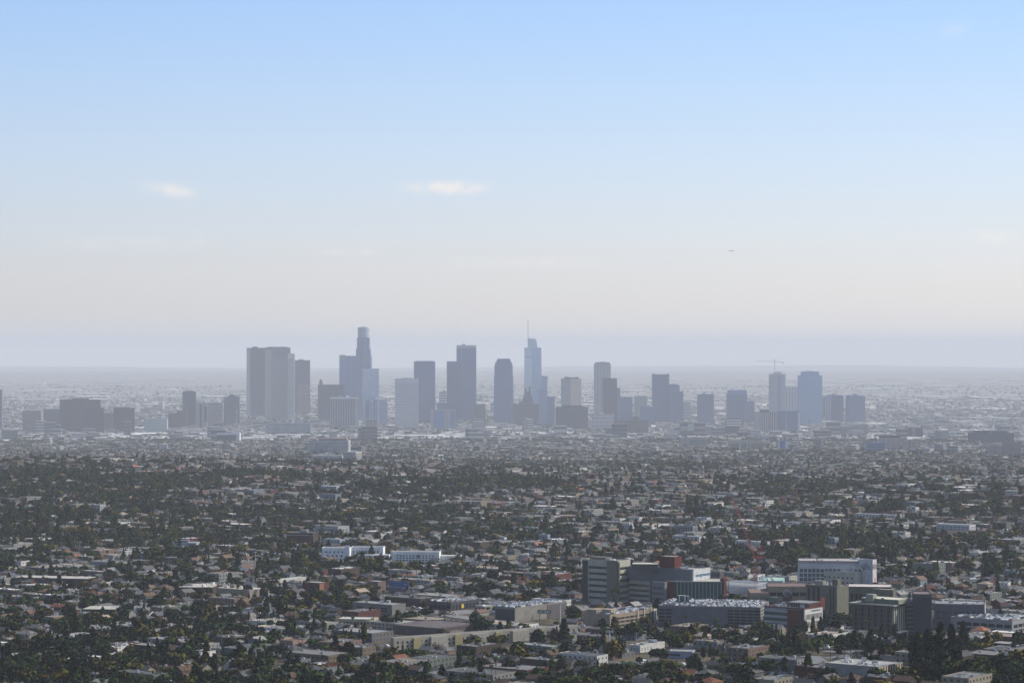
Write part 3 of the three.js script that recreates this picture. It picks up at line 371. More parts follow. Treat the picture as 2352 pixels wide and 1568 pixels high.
{ const f = bld('slant_roof_hall', 'long pinkish hall under a slanting pale-edged roof, before the matching pair of towers', 'hall', { ...far(7900), u0: 1889, us: 1891, u1: 1994, vt: 984, vb: 1006, yaw: .05, deep: 60, wall: wallM(.33, .31, .33), roof: undefined, specs: [['n', 'win', .1, .9, .35, .85, 10, 1, mat(.12, .12, .13), { fx: .3, fy: .5 }]], short: 'slant-roofed hall' });
  const s = new THREE.Shape(); s.moveTo(-f.w / 2 - 3, -1); s.lineTo(f.w / 2 + 3, -1); s.lineTo(f.w / 2 + 3, 15); s.lineTo(f.w / 2 - 10, 16.5); s.lineTo(-f.w / 2 - 3, 3); part('slanting_roof', new THREE.ExtrudeGeometry(s, { depth: 58, bevelEnabled: false }).scale(1, f.gs, 1).translate(0, f.h, -29), wallM(.36, .34, .37), f.t);
  const q = new THREE.Shape(); q.moveTo(-f.w / 2 - 5, 1); q.lineTo(f.w / 2 + 4, 12.5); q.lineTo(f.w / 2 + 4, 14); q.lineTo(-f.w / 2 - 5, 2.6); part('roof_edge', new THREE.ExtrudeGeometry(q, { depth: 2, bevelEnabled: false }).scale(1, f.gs, 1).translate(0, f.h, 29.5), mat(.66, .56, .53, .7), f.t); }
bld('office_slab', 'pale slab with level white bands, before the notch-roofed tower', T, { ...far(8000), u0: 1579, us: 1581, u1: 1639.5, vt: 974, vb: 996, yaw: .05, deep: 30, wall: mat(.2, .22, .25, .5), roof: whiteRoof, specs: [floors(5, lineWhite, .5, .7)], top: [[.1, .4, .3, .7, 5, paleStone]] });
bld('office_slab', 'small slab of white bands, left of the longer banded slab', T, { ...far(7800), u0: 1534, us: 1536, u1: 1568, vt: 987, vb: 1003, yaw: .06, deep: 24, wall: mat(.12, .14, .17, .5), roof: greyRoof, specs: [floors(6, lineWhite, .45, .6)], top: [[.5, .9, .2, .7, 5, darkStone]] });
bld('office_block', 'brown block with white top storeys near the broad slate tower', T, { ...far(8000), u0: 1665, us: 1667, u1: 1700, vt: 962, vb: 991, yaw: .06, deep: 28, wall: brownM, roof: whiteRoof, specs: [['n', 'band', 0, 1, 0, .45, 1, 3, lineWhite, { fy: .6, out: .6, stuff: true, name: 'floor_band' }]] });
bld('capped_block', 'dark ribbed block under a beige overhanging cap', T, { ...far(7700), u0: 1692, us: 1695, u1: 1737, vt: 988, vb: 1008, yaw: .07, deep: 34, wall: darkStone, roof: tanRoof, specs: [fins(13, greyStone, .3, .5, 'n', .3, 1), ['n', 'band', -.02, 1.02, 0, .3, 1, 1, creamStone, { fy: 1, out: 2.4, name: 'roof_cap' }]], top: [[.1, .9, .2, .8, 5, creamStone, 'roof_house']] });
{ const f = bld('cream_hospital', 'cream block in two wings with close upright window strips, below the beige-capped block', 'hospital', { ...far(6650), u0: 1673, us: 1675, u1: 1752, vt: 1013, vb: 1039, yaw: .05, deep: 40, wall: creamStone, roof: whiteRoof, specs: [fins(10, lineDark, .4, .3, 'n', .2, .92, .03, .30), fins(8, lineDark, .4, .3, 'n', .2, .92, .36, .52), fins(13, lineDark, .4, .3, 'n', .2, .92, .66, .99), ['n', 'panel', .53, .65, -.16, 1, 1, 1, creamStone, { fx: 1, fy: 1, out: 3, name: 'stair_tower' }]], top: [[.0, .4, .2, .9, 4, creamStone, 'top_storey']], short: 'cream hospital' }); part('dark_slot', box(2.2, f.h * .6, .5, f.w * .09, f.h * .5, f.l / 2 + 3.2), lineDark, f.t); }
bld('apartment_slab', 'cream slab of flats with a plain end wall, left of the cream hospital', T, { ...far(6900), u0: 1560, us: 1562, u1: 1623, vt: 1006, vb: 1024, yaw: .05, deep: 26, wall: wallM(.46, .43, .38), roof: greyRoof, specs: [fins(14, lineDark, .35, .3, 'n', .15, .95, .35, .98)] });
bld('office_block', 'dark block framed by two white end walls, right of the cream hospital', T, { ...far(6700), u0: 1787, us: 1788, u1: 1811, vt: 1013, vb: 1034, yaw: .05, deep: 22, wall: slateGlass, roof: whiteRoof, specs: [['n', 'panel', 0, .14, 0, 1, 1, 1, lineWhite, { fx: 1, fy: 1, out: .6, name: 'end_wall' }], ['n', 'panel', .7, 1, 0, 1, 1, 1, lineWhite, { fx: 1, fy: 1, out: .6, name: 'end_wall' }]] });
bld('blue_hall', 'far blue-fronted hall rising over low roofs on the right', 'hall', { ...far(10400), u0: 2171, us: 2174, u1: 2248.5, vt: 945, vb: 978, yaw: .06, deep: 80, wall: wallM(.24, .22, .26), roof: roofM(.2, .3, .38), specs: [['n', 'band', 0, 1, 0, .38, 1, 1, mat(.05, .15, .26, .5), { fy: 1, out: 2, name: 'blue_front' }], ['n', 'panel', .2, .48, .1, .4, 1, 1, mat(.08, .20, .48, .5), { fx: 1, fy: .8, out: 2.4, name: 'blue_sign' }], ['n', 'panel', .7, .97, .2, .32, 1, 1, mat(.12, .3, .5, .5), { fx: 1, fy: .8, out: 2.4, name: 'blue_sign' }]], short: 'blue-fronted hall' });
bld('office_block', 'dark slate cube before the blue-fronted hall', T, { ...far(9000), u0: 2146, us: 2149, u1: 2185.6, vt: 967, vb: 988, yaw: .07, deep: 40, wall: slateGlass, roof: whiteRoof, specs: [floors(6, lineDark, .4, .3)] });
bld('office_block', 'brown twin slabs joined by a paler core', T, { ...far(7600), u0: 2080, us: 2082, u1: 2120.6, vt: 983, vb: 1010, yaw: .06, deep: 26, wall: wallM(.17, .13, .14), roof: greyRoof, specs: [['n', 'panel', .33, .56, -.06, 1, 1, 1, wallM(.30, .28, .28), { fx: 1, fy: 1, out: 2, name: 'lift_core' }], floors(8, granite, .35, .2)], short: 'brown twin slabs' });
bld('apartment_slab', 'cream slab with small windows and a tile-red top, left of the brown twin slabs', T, { ...far(6700), u0: 2021, us: 2068, u1: 2073.6, vt: 1000, vb: 1032, yaw: -.1, deep: 34, wall: wallM(.46, .42, .40), roof: tanRoof, specs: [['n', 'win', .02, .98, .22, .95, 14, 7, mat(.2, .18, .18, .5), { fx: .5, fy: .5, stuff: true }], ['n', 'band', 0, 1, .02, .14, 1, 1, wallM(.26, .14, .10), { fy: 1, out: .5, name: 'tiled_edge' }]], short: 'cream windowed slab' });
bld('apartment_block', 'cream and tan stepped flats in front of the brown twin slabs', T, { ...far(6600), u0: 2075, us: 2077, u1: 2105, vt: 1011, vb: 1036, yaw: .06, deep: 22, wall: wallM(.50, .45, .38), roof: greyRoof, specs: [['n', 'win', .02, .3, .1, .95, 2, 6, lineDark, { fx: .6, fy: .45 }], ['n', 'win', .62, .98, .1, .95, 3, 6, lineDark, { fx: .6, fy: .45 }], ['n', 'panel', .34, .58, 0, 1, 1, 1, wallM(.38, .30, .24), { fx: 1, fy: 1, out: .6 }]] });
bld('office_block', 'low dark glass block left below the cream windowed slab', T, { ...far(6500), u0: 1989, us: 1991, u1: 2033, vt: 1018, vb: 1034, yaw: .05, deep: 26, wall: slateGlass, roof: greyRoof, specs: [floors(4, lineDark, .4, .3)] });
{ const f = bld('arcaded_hall', 'long low hall with a bright roof over a green arcade of white columns', 'hall', { ...far(7900), u0: 2119, us: 2121, u1: 2202, vt: 991, vb: 1003, yaw: .04, deep: 60, wall: mat(.20, .27, .26, .7), roof: whiteRoof, specs: [fins(6, lineWhite, .14, 1.4), ['n', 'band', 0, 1, 0, .2, 1, 1, lineWhite, { fy: 1, out: 1.6, name: 'roof_edge' }]], short: 'arcaded hall' }); }
bld('office_block', 'wide dark ribbed block with two roof houses, near the edge of the picture', T, { ...far(7100), u0: 2229, us: 2231, u1: 2331, vt: 994.5, vb: 1020, yaw: .04, deep: 60, wall: darkStone, roof: whiteRoof, specs: [fins(30, greyStone, .25, .6)], top: [[.1, .45, .2, .8, 7, darkStone, 'roof_house'], [.54, .86, .2, .8, 6, darkStone, 'roof_house']], short: 'wide dark ribbed block' });
bld('apartment_slab', 'pale green-grey slab with level bands below the wide dark ribbed block', T, { ...far(6250), u0: 2267, us: 2269, u1: 2305, vt: 1024, vb: 1050, yaw: .05, deep: 24, wall: wallM(.40, .42, .42), roof: greyRoof, specs: [floors(7, lineDark, .25, .2)] });
bld('apartment_slab', 'tan slab beside the pale green-grey slab at the picture edge', T, { ...far(6150), u0: 2306, us: 2308, u1: 2346, vt: 1016, vb: 1057, yaw: .05, deep: 26, wall: wallM(.36, .31, .29), roof: greyRoof, specs: [['n', 'panel', .5, 1, 0, .35, 1, 1, wallM(.40, .35, .33), { fx: 1, fy: 1, out: 1 }]] });
bld('office_block', 'far faint block on the horizon side of the arcaded hall', T, { ...far(10800), u0: 2266, us: 2268, u1: 2319, vt: 956, vb: 978, yaw: .04, deep: 50, wall: wallM(.25, .22, .23), roof: greyRoof, specs: [floors(4, granite, .3, .3)] });
{ // the white hospital on its rise, with a mast
  const f = bld('white_hospital', 'large white hospital of many small windows, with a tiled roof and a white mast', 'hospital', { u0: 708, us: 800, u1: 804, vt: 1012, vb: 1043, d: deep(6250), yaw: -.06, deep: 60, front: 0, wall: wallM(.50, .49, .49), roof: redRoof, specs: [['n', 'win', .02, .32, .1, .95, 9, 8, lineDark, { fx: .45, fy: .5, stuff: true }], ['n', 'win', .36, .98, .1, .95, 17, 8, lineDark, { fx: .45, fy: .5, stuff: true }], ['w', 'win', .03, .97, .1, .95, 8, 8, lineDark, { fx: .5, fy: .5, stuff: true }], ['n', 'panel', .3, .36, 0, 1, 1, 1, wallM(.42, .42, .44), { fx: 1, fy: 1, out: 4 }]], top: [[.25, .95, .2, .8, 5, wallM(.40, .30, .28), 'tiled_storey'], [.05, .2, .2, .8, 4, wallM(.40, .30, .28), 'tiled_storey']], short: 'large white hospital' });
  part('mast', box(2.8, 34, 2.8, f.w * .42, f.h + 15, 0), lineWhite, f.t); }
bld('hospital_wing', 'white corner wing in front of the large white hospital', 'hospital', { u0: 787, us: 817, u1: 829, vt: 1038, vb: 1063, d: deep(5950), yaw: -.3, front: 0, wall: wallM(.40, .39, .38), roof: whiteRoof, specs: [['n', 'win', .03, .97, .12, .9, 8, 5, lineDark, { fx: .4, fy: .5 }], ['w', 'band', 0, 1, .15, .95, 1, 5, lineDark, { fy: .4, out: .2 }]] });
bld('hospital_wing', 'long low white wing left of the white corner wing', 'hospital', { u0: 715, us: 786, u1: 790, vt: 1046, vb: 1057, d: deep(6000), yaw: -.1, deep: 30, front: 0, wall: wallM(.5, .5, .5), roof: whiteRoof, specs: [['n', 'win', .02, .98, .3, .8, 18, 1, lineDark, { fx: .4, fy: .8 }]] });
// cranes over the unfinished towers
function hammerheadCrane(label, d, um, v0, v1, ul, vl, ur, vr, size) {
  const k = d / FOC, p = at(um, v0, d), t = thing('tower_crane', label, 'crane', p), M = mat(.46, .38, .34, .6);
  const H = (v) => -(v - v0) * k, X = (u) => (u - um) * k, r = size;
  const mast = []; const top = H(v1); for (const [sx, sz] of [[1, 1], [1, -1], [-1, 1], [-1, -1]]) mast.push(bar(V(sx * r, 0, sz * r), V(sx * r, top, sz * r), r * .3, 4)); for (let y = 0; y < top - 3; y += 4) mast.push(bar(V(-r, y, r), V(r, y + 4, r), r * .2, 4)); part('mast', join(mast), M, t);
  const jib = (u, v, n) => { const g = [], y1 = H(v), yb = H((vl + vr) / 2); g.push(bar(V(0, yb, r), V(X(u), y1, r), r * .3, 4), bar(V(0, yb, -r), V(X(u), y1, -r), r * .3, 4), bar(V(0, yb + r * 2, 0), V(X(u), y1 + r * .6, 0), r * .3, 4)); for (let i = 0; i < n; i++) { const a = i / n, b = (i + .5) / n; g.push(bar(V(X(u) * a, yb + (y1 - yb) * a, r), V(X(u) * b, yb + (y1 - yb) * b + r * 1.6, 0), r * .16, 3), bar(V(X(u) * b, yb + (y1 - yb) * b + r * 1.6, 0), V(X(u) * (i + 1) / n, yb + (y1 - yb) * (i + 1) / n, r), r * .16, 3)); } return g; };
  part('jib', join(jib(ul, vl, 16)), M, t); part('counter_jib', join(jib(ur, vr, 6)), M, t); part('counterweight', box(r * 3, r * 3.4, r * 2.5, X(ur), H(vr) - r, 0), greyStone, t); part('cab', box(r * 2.4, r * 2.4, r * 2.4, r * 2, H((vl + vr) / 2) - r * 1.5, 0), lineWhite, t);
  part('tie_bar', join([bar(V(0, top, 0), V(X(ul) * .62, H(vl) + r * 1.5, 0), r * .14, 3), bar(V(0, top, 0), V(X(ur) * .9, H(vr) + r, 0), r * .14, 3)]), M, t);
}
hammerheadCrane('tower crane with a long level jib on top of the unfinished tower', deep(8985), 1780, 858, 824.5, 1735.5, 829, 1800.5, 832.5, 1.9);
hammerheadCrane('smaller tower crane over the balconied tower beside the wavy glass tower', deep(9190), 1826, 889, 872, 1834, 877.5, 1813, 877, 1.6);
{ // floodlights and jet
  const t = thing('light_rig', 'string of bright stadium lights on a tall pole far behind the low blocks', 'floodlight', at(300, 910, deep(10500))); const g = [], k = deep(10500) / FOC; for (let i = 0; i < 26; i++) { if (i > 13 && i < 18) continue; g.push(box(6, 3, 3, (-28 + i * 2.25) * k, (i > 17 ? .6 : 0) * k, 0)); } part('lamp_row', join(g), mat(.8, .8, .78, .15, { metalness: .3 }), t, 'stuff'); part('truss', box(62 * k, 1.2, 1.2, 0, -.8 * k, -1), greyStone, t); part('pole', box(2, 34 * k, 2, 27 * k, -17 * k, 0), greyStone, t); part('pole', box(2, 34 * k, 2, -20 * k, -17 * k, 0), greyStone, t);
  const d = 5200, j = thing('jet_airplane', 'small white jet banking low in the hazy sky', 'airplane', at(1679, 575.5, d)); j.scale.setScalar(.28); const w = mat(.9, .9, .9, .4);
  part('fuselage', join([new THREE.CapsuleGeometry(1.9, 33, 6, 12).rotateZ(Math.PI / 2)]), w, j); const wing = new THREE.Shape(); wing.moveTo(3, 0); wing.lineTo(-6, 17); wing.lineTo(-8.4, 17); wing.lineTo(-4, 0); wing.lineTo(-8.4, -17); wing.lineTo(-6, -17); part('wing', new THREE.ExtrudeGeometry(wing, { depth: .5, bevelEnabled: false }).rotateX(Math.PI / 2 + .25).translate(2, -1, 0), w, j); const fin = new THREE.Shape(); fin.moveTo(0, 0); fin.lineTo(-6, 0); fin.lineTo(-8, 6.5); fin.lineTo(-5.4, 6.5); part('tail_fin', new THREE.ExtrudeGeometry(fin, { depth: .4, bevelEnabled: false }).translate(-12, 1.4, -.2), w, j); for (const s of [-1, 1]) part('engine', new THREE.CylinderGeometry(1, .9, 4, 10).rotateZ(Math.PI / 2).translate(1, -2.6, s * 6), w, j);
  j.rotation.set(.12, Math.PI - .3, .06); }

// ------------------------------------------------------------------ trees: crowns of many leaf clumps round a trunk and limbs
function crownGeo(seed, n, size, lobes, shade) {
  const r = rng(seed), p = [], nn = [], c = [];
  const q = new THREE.Vector3(), a = new THREE.Vector3(), b = new THREE.Vector3(), nrm = new THREE.Vector3();
  for (let k = 0; k < n; k++) {
    const L = lobes[Math.floor(r() * lobes.length)], th = r() * 6.283, cz = r() * 2 - 1, sr = Math.sqrt(1 - cz * cz), rad = Math.pow(r(), .28);
    nrm.set(sr * Math.cos(th), cz, sr * Math.sin(th)); q.set(L[0] + nrm.x * L[3] * rad, L[1] + nrm.y * L[4] * rad, L[2] + nrm.z * L[3] * rad);
    a.set(r() - .5, r() - .5, r() - .5).normalize(); b.crossVectors(a, nrm).normalize(); a.crossVectors(b, new THREE.Vector3(r() - .5, r() - .5, r() - .5).normalize()).normalize();
    const s = size * (.5 + r() * .8), t = shade * (.7 + r() * .6), v = [[-1, -.7], [1, -.6], [1.1, .7], [-.8, .8]].map(([x, y]) => [q.x + (a.x * x + b.x * y) * s * .5, q.y + (a.y * x + b.y * y) * s * .5 - (x * x) * s * .1, q.z + (a.z * x + b.z * y) * s * .5]);
    for (const i of [0, 1, 2, 0, 2, 3]) { p.push(...v[i]); nn.push(nrm.x * .75 + b.y * .1, nrm.y * .75 + .35, nrm.z * .75); c.push(t, t, t); }
  }
  const g = new THREE.BufferGeometry(); g.setAttribute('position', new THREE.Float32BufferAttribute(p, 3)); g.setAttribute('normal', new THREE.Float32BufferAttribute(nn, 3)); g.setAttribute('color', new THREE.Float32BufferAttribute(c, 3)); return g;
}
const lobeSet = (seed, n, R, H, y0) => { const r = rng(seed), l = []; for (let k = 0; k < n; k++) { const a = k / n * 6.283 + r(), d = R * (.35 + .3 * r()) * (k ? 1 : 0); l.push([Math.cos(a) * d, y0 + H * (.3 + .45 * r()) + (k ? 0 : H * .2), Math.sin(a) * d, R * (.42 + .25 * r()), H * (.28 + .16 * r())]); } return l; };
function trunkGeo(h, r0, limbs, seed) { const r = rng(seed), g = [new THREE.CylinderGeometry(r0 * .6, r0, h, 6).translate(0, h / 2, 0)]; for (let k = 0; k < limbs; k++) { const a = k * 2.4 + r(); g.push(bar(V(0, h * .8, 0), V(Math.cos(a) * h * .5, h * 1.35, Math.sin(a) * h * .5), r0 * .3, 4)); } return join(g); }
// kinds, one metre tall unless scaled: [crown, trunk]
const KINDS = {
  round: [11, 12, 13].map((s) => ({ crown: crownGeo(s, 430, .155, lobeSet(s, 5, .5, .8, .16), 1), trunk: trunkGeo(.34, .035, 4, s) })),
  spreading: [21, 22].map((s) => ({ crown: crownGeo(s, 430, .16, lobeSet(s, 7, .72, .62, .28), 1), trunk: trunkGeo(.42, .03, 5, s) })),
  tall: [31, 32].map((s) => ({ crown: crownGeo(s, 420, .12, [[0, .35, 0, .2, .2], [.08, .52, .05, .2, .18], [-.09, .62, -.03, .17, .18], [.03, .8, .02, .13, .18], [-.02, .92, 0, .07, .1]], 1), trunk: trunkGeo(.4, .025, 3, s) })),
  pine: [41, 42].map((s) => ({ crown: crownGeo(s, 420, .11, [[0, .3, 0, .26, .1], [.05, .42, .04, .24, .1], [-.05, .55, -.02, .2, .1], [.02, .68, .03, .16, .1], [0, .8, 0, .11, .1], [0, .92, 0, .05, .09]], 1), trunk: trunkGeo(.5, .022, 0, s) })),
  cypress: [51, 52].map((s) => ({ crown: crownGeo(s, 330, .075, [[0, .25, 0, .105, .2], [.01, .45, 0, .11, .2], [-.01, .65, .01, .085, .2], [0, .82, 0, .055, .15], [0, .93, 0, .03, .08]], 1), trunk: trunkGeo(.1, .02, 0, s) })),
  shrub: [61, 62].map((s) => ({ crown: crownGeo(s, 240, .26, lobeSet(s, 4, .62, .8, .08), 1), trunk: trunkGeo(.2, .03, 3, s) })),
  bare: [71, 72].map((s) => ({ crown: crownGeo(s, 200, .10, lobeSet(s, 6, .6, .75, .22), 1), trunk: trunkGeo(.45, .035, 7, s) })),
  palm: [81, 82, 83].map((s) => { const r = rng(s), f = []; for (let k = 0; k < 26; k++) { const a = k * 2.4 + r() * .4, up = -.6 + 1.5 * (k / 26), len = .125 * (.8 + .4 * r()), ca = Math.cos(a), sa = Math.sin(a); let px = 0, py = .965; const pts = [[0, .965, 0]]; for (let q = 1; q <= 3; q++) { const e = up - q * .45; px += Math.cos(e) * len / 3 * 1.2; py += Math.sin(e) * len / 3 * 1.2; pts.push([ca * px, py, sa * px]); } for (let q = 0; q < 3; q++) { const w = [.012, .03, .024, .004]; const A = pts[q], B = pts[q + 1], o = (P, w_, sg) => [P[0] - sa * w_ * sg, P[1] - Math.abs(w_) * .5, P[2] + ca * w_ * sg]; f.push([o(A, w[q], -1), A, B, o(B, w[q + 1], -1)], [A, o(A, w[q], 1), o(B, w[q + 1], 1), B]); } }
    const crown = tris(f); crown.deleteAttribute('uv'); tint(crown, 1, 1, 1); return { crown, trunk: join([new THREE.CylinderGeometry(.008, .014, .96, 6).translate(0, .48, 0), new THREE.CylinderGeometry(.02, .012, .07, 6).translate(0, .925, 0)]) }; }),
  fan: [91, 92].map((s) => { const g = crownGeo(s, 200, .2, [[0, .62, 0, .42, .2], [0, .75, 0, .34, .2]], 1); return { crown: g, trunk: trunkGeo(.5, .055, 0, s) }; }),
};
const leafMat = (r, g, b) => { const m = new THREE.MeshPhysicalMaterial({ roughness: .95, specularIntensity: .12, vertexColors: true, side: THREE.DoubleSide }); m.color.setRGB(r, g, b); return m; };
const LEAF = { dark: leafMat(.014, .027, .010), green: leafMat(.027, .048, .011), olive: leafMat(.058, .060, .011), yellow: leafMat(.105, .080, .011), brown: leafMat(.068, .046, .030), blue: leafMat(.021, .036, .026) };
const barkM = mat(.075, .058, .045, .95), palmBark = mat(.095, .078, .062, .95);
const TONE = { dark: 'dark green', green: 'green', olive: 'olive green', yellow: 'yellowing', brown: 'bare brown', blue: 'grey-green' };

// ------------------------------------------------------------------ houses
const WALLS = [['white', .52, .51, .48], ['cream', .33, .29, .22], ['tan', .22, .175, .125], ['grey', .155, .152, .15], ['pale blue', .20, .23, .255], ['pink', .24, .165, .135], ['brown', .095, .065, .046], ['brick red', .13, .047, .035], ['pale green', .185, .21, .175], ['light grey', .29, .28, .265]];
const ROOFS = [['dark grey', .075, .075, .08], ['grey', .12, .117, .113], ['light grey', .21, .205, .195], ['white', .54, .51, .47], ['terracotta', .20, .08, .048], ['brown', .115, .073, .050], ['tan', .25, .20, .15]];
// pieces of one house, in metres: walls, roof, openings, extras
function housePieces(type, w, l, h, seed) {
  const r = rng(seed), P = { wall: [], roof: [], win: [], extra: [] }, ov = .5;
  const gable = (w, l, y, rise, x = 0, z = 0, along = 'x') => {
    const a = w / 2 + ov, b = l / 2 + ov, t = .22;
    const L = along === 'x' ? [[[-a, y, b], [a, y, b], [a, y + rise, 0], [-a, y + rise, 0]], [[a, y, -b], [-a, y, -b], [-a, y + rise, 0], [a, y + rise, 0]], [[-a, y - t, b], [a, y - t, b], [a, y, b], [-a, y, b]]] : [[[a, y, b], [a, y, -b], [0, y + rise, -b], [0, y + rise, b]], [[-a, y, -b], [-a, y, b], [0, y + rise, b], [0, y + rise, -b]]];
    P.roof.push(tris(L).translate(x, 0, z));
    const e = along === 'x' ? [[[-w / 2, y, l / 2], [-w / 2, y, -l / 2], [-w / 2, y + rise * .92, 0]], [[w / 2, y, -l / 2], [w / 2, y, l / 2], [w / 2, y + rise * .92, 0]]] : [[[-w / 2, y, l / 2], [w / 2, y, l / 2], [0, y + rise * .92, l / 2]], [[w / 2, y, -l / 2], [-w / 2, y, -l / 2], [0, y + rise * .92, -l / 2]]];
    P.wall.push(tris(e).translate(x, 0, z));
  };
  const hip = (w, l, y, rise) => { const a = w / 2 + ov, b = l / 2 + ov, q = Math.max(0, a - b), s = Math.max(0, b - a), R = y + rise; P.roof.push(tris([[[-a, y, b], [a, y, b], [q, R, s], [-q, R, s]], [[a, y, -b], [-a, y, -b], [-q, R, -s], [q, R, -s]], [[a, y, b], [a, y, -b], [q, R, -s], [q, R, s]], [[-a, y, -b], [-a, y, b], [-q, R, s], [-q, R, -s]], [[-a, y, b], [-a, y - .25, b], [a, y - .25, b], [a, y, b]]])); };
  const flat = (w, l, y) => { P.roof.push(box(w - .5, .25, l - .5, 0, y + .05, 0)); P.wall.push(ring(w + .05, l + .05, .7, .28, y - .02)); for (let k = 0; k < 4 + r() * 5; k++) { const s = .5 + r() * 1.2; P.extra.push(box(s * 1.5, s, s, (r() - .5) * w * .8, y + s / 2 + .15, (r() - .5) * l * .8, r())); } };
  const wins = (n, y, hh, ww, side) => { for (let i = 0; i < n; i++) { const u = (i + .5) / n - .5; if (side === 'n') P.win.push([u * w, y, l / 2 + .03, ww, hh, .12]); else P.win.push([w / 2 + .03, y, -u * l, .12, hh, ww]); } };
  P.wall.push(box(w, h + 2, l, 0, h / 2 - 1, 0));
  if (type === 'gable') { gable(w, l, h, l * .30, 0, 0, 'x'); wins(3, h * .5, 1.4, 1.5, 'n'); wins(2, h * .5, 1.3, 1.2, 'w'); P.extra.push(box(.8, 2.2, .8, w * .22, h + l * .22, -l * .1)); }
  if (type === 'front_gable') { gable(w, l, h, w * .34, 0, 0, 'z'); wins(2, h * .5, 1.5, 1.5, 'n'); wins(3, h * .5, 1.3, 1.2, 'w'); gable(w * .55, 3, h * .8, w * .16, -w * .12, l / 2 + 1, 'z'); P.extra.push(box(.8, 2.2, .8, w * .2, h + w * .25, -l * .1)); }
  if (type === 'hip') { hip(w, l, h, Math.min(w, l) * .24); wins(3, h * .52, 1.4, 1.5, 'n'); wins(2, h * .52, 1.3, 1.3, 'w'); P.extra.push(box(.8, 1.8, .8, w * .3, h + 1.3, l * .1)); }
  if (type === 'flat') { flat(w, l, h); const fl = Math.max(1, Math.round(h / 3)); for (let f = 0; f < fl; f++) { const n = Math.max(2, Math.round(w / 4.4)), m = Math.max(2, Math.round(l / 4.6)); wins(n, (f + .55) * h / fl, 1.4, 1.6, 'n'); wins(m, (f + .55) * h / fl, 1.3, 1.4, 'w'); } }
  return P;
}
const HOUSES = [];                                  // one entry for each form
[['gable', 12, 9.5, 3.3], ['gable', 15, 10, 3.6], ['gable', 11, 9, 6], ['front_gable', 8.5, 13, 3.4], ['front_gable', 9.5, 14, 5.6], ['hip', 13, 11, 3.3], ['hip', 15, 11.5, 3.5], ['hip', 12, 12, 6.2], ['flat', 12, 16, 3.8], ['flat', 15, 24, 6.6], ['flat', 22, 15, 7.2], ['flat', 34, 14, 7], ['flat', 24, 20, 5], ['flat', 18, 30, 9.6], ['flat', 42, 26, 6.5]].forEach(([type, w, l, h], i) => HOUSES.push({ type, w, l, h, i, seed: 900 + i, word: { gable: h > 5 ? 'two-storey gabled house' : 'gabled bungalow', front_gable: h > 5 ? 'tall front-gabled house' : 'front-gabled cottage', hip: h > 5 ? 'two-storey hip-roofed house' : 'hip-roofed bungalow', flat: w > 40 ? 'wide flat-roofed store' : h > 9 ? 'three-storey flat-roofed apartment block' : w > 30 ? 'long flat-roofed apartment row' : h > 6 ? 'flat-roofed apartment block' : h > 4.5 ? 'low flat-roofed shop' : 'flat-roofed bungalow' }[type] }));
const houseMat = new THREE.MeshPhysicalMaterial({ vertexColors: true, roughness: .8, specularIntensity: .2, side: THREE.DoubleSide });
function massHouse(H, wc, rc) {
  const P = housePieces(H.type, H.w, H.l, H.h, H.seed), g = [];
  P.wall.forEach((x) => g.push(tint(x.index ? x.toNonIndexed() : x, ...wc.map((v) => v * clamp(.62 + .7 * (wc[0] - .15), .66, .97))))); P.roof.forEach((x) => g.push(tint(x.index ? x.toNonIndexed() : x, ...rc)));
  P.win.forEach((b) => g.push(tint(box(b[3], b[4], b[5], b[0], b[1], b[2]).toNonIndexed(), .04, .045, .055))); P.extra.forEach((x) => g.push(tint(x.toNonIndexed(), .3, .3, .3)));
  const m = mergeGeometries(g.map((x) => { const k = new THREE.BufferGeometry(); for (const a of ['position', 'normal', 'color']) k.setAttribute(a, x.attributes[a]); return k; })); return m;
}
const inView = (x, z, m = 1.06, pad = 12) => z < -1500 && Math.abs(x) < -z * .196 * m + pad;
const builds = [], plants = [];                     // everything the quarter grows, sorted afterwards into single things and mass
function plant(kind, tone, x, z, h, w = h, fixed) { if (fixed || isFree(x, z, h * .18, h)) plants.push({ kind, tone, x, z, h, w, d: Math.hypot(x, z), v: Math.floor(hash2(x * 7 | 0, z * 7 | 0) * KINDS[kind].length), turn: hash2(z * 3 | 0, x * 5 | 0) * 6.28, fixed }); }
function house(H, wi, ri, x, z, turn, fixed) { builds.push({ H, wi, ri, x, z, turn, d: Math.hypot(x, z), fixed }); }

// ------------------------------------------------------------------ the hospital quarter and other buildings one can make out below
const cars = [];                                    // {x,y,z,turn,where}
const world = V(0, 0, 0);
function wing(f, name, o) {                          // a block joined to a building, a part of it with its own pieces
  const fr = frame({ d: f.d, ...o }), g = new THREE.Group(); g.name = name; f.t.add(g); f.t.updateMatrixWorld(true);
  g.position.copy(f.t.worldToLocal(V(fr.x, fr.y, fr.z))); g.rotation.y = fr.yaw - f.yaw;
  const drop = o.drop ?? 0; part('wall', box(fr.w, fr.h + drop, fr.l, 0, fr.h / 2 - drop / 2, 0), o.wall ?? whiteM, g);
  if (o.roof) { part('roof', box(fr.w - .5, .25, fr.l - .5, 0, fr.h + .12, 0), o.roof, g); if (o.parapet) part('parapet', ring(fr.w + .08, fr.l + .08, o.parapet, .3, fr.h - .04), o.rim ?? o.wall ?? whiteM, g); }
  if (o.specs) dress(fr, g, o.specs);
  fr.t = g; return fr;
}
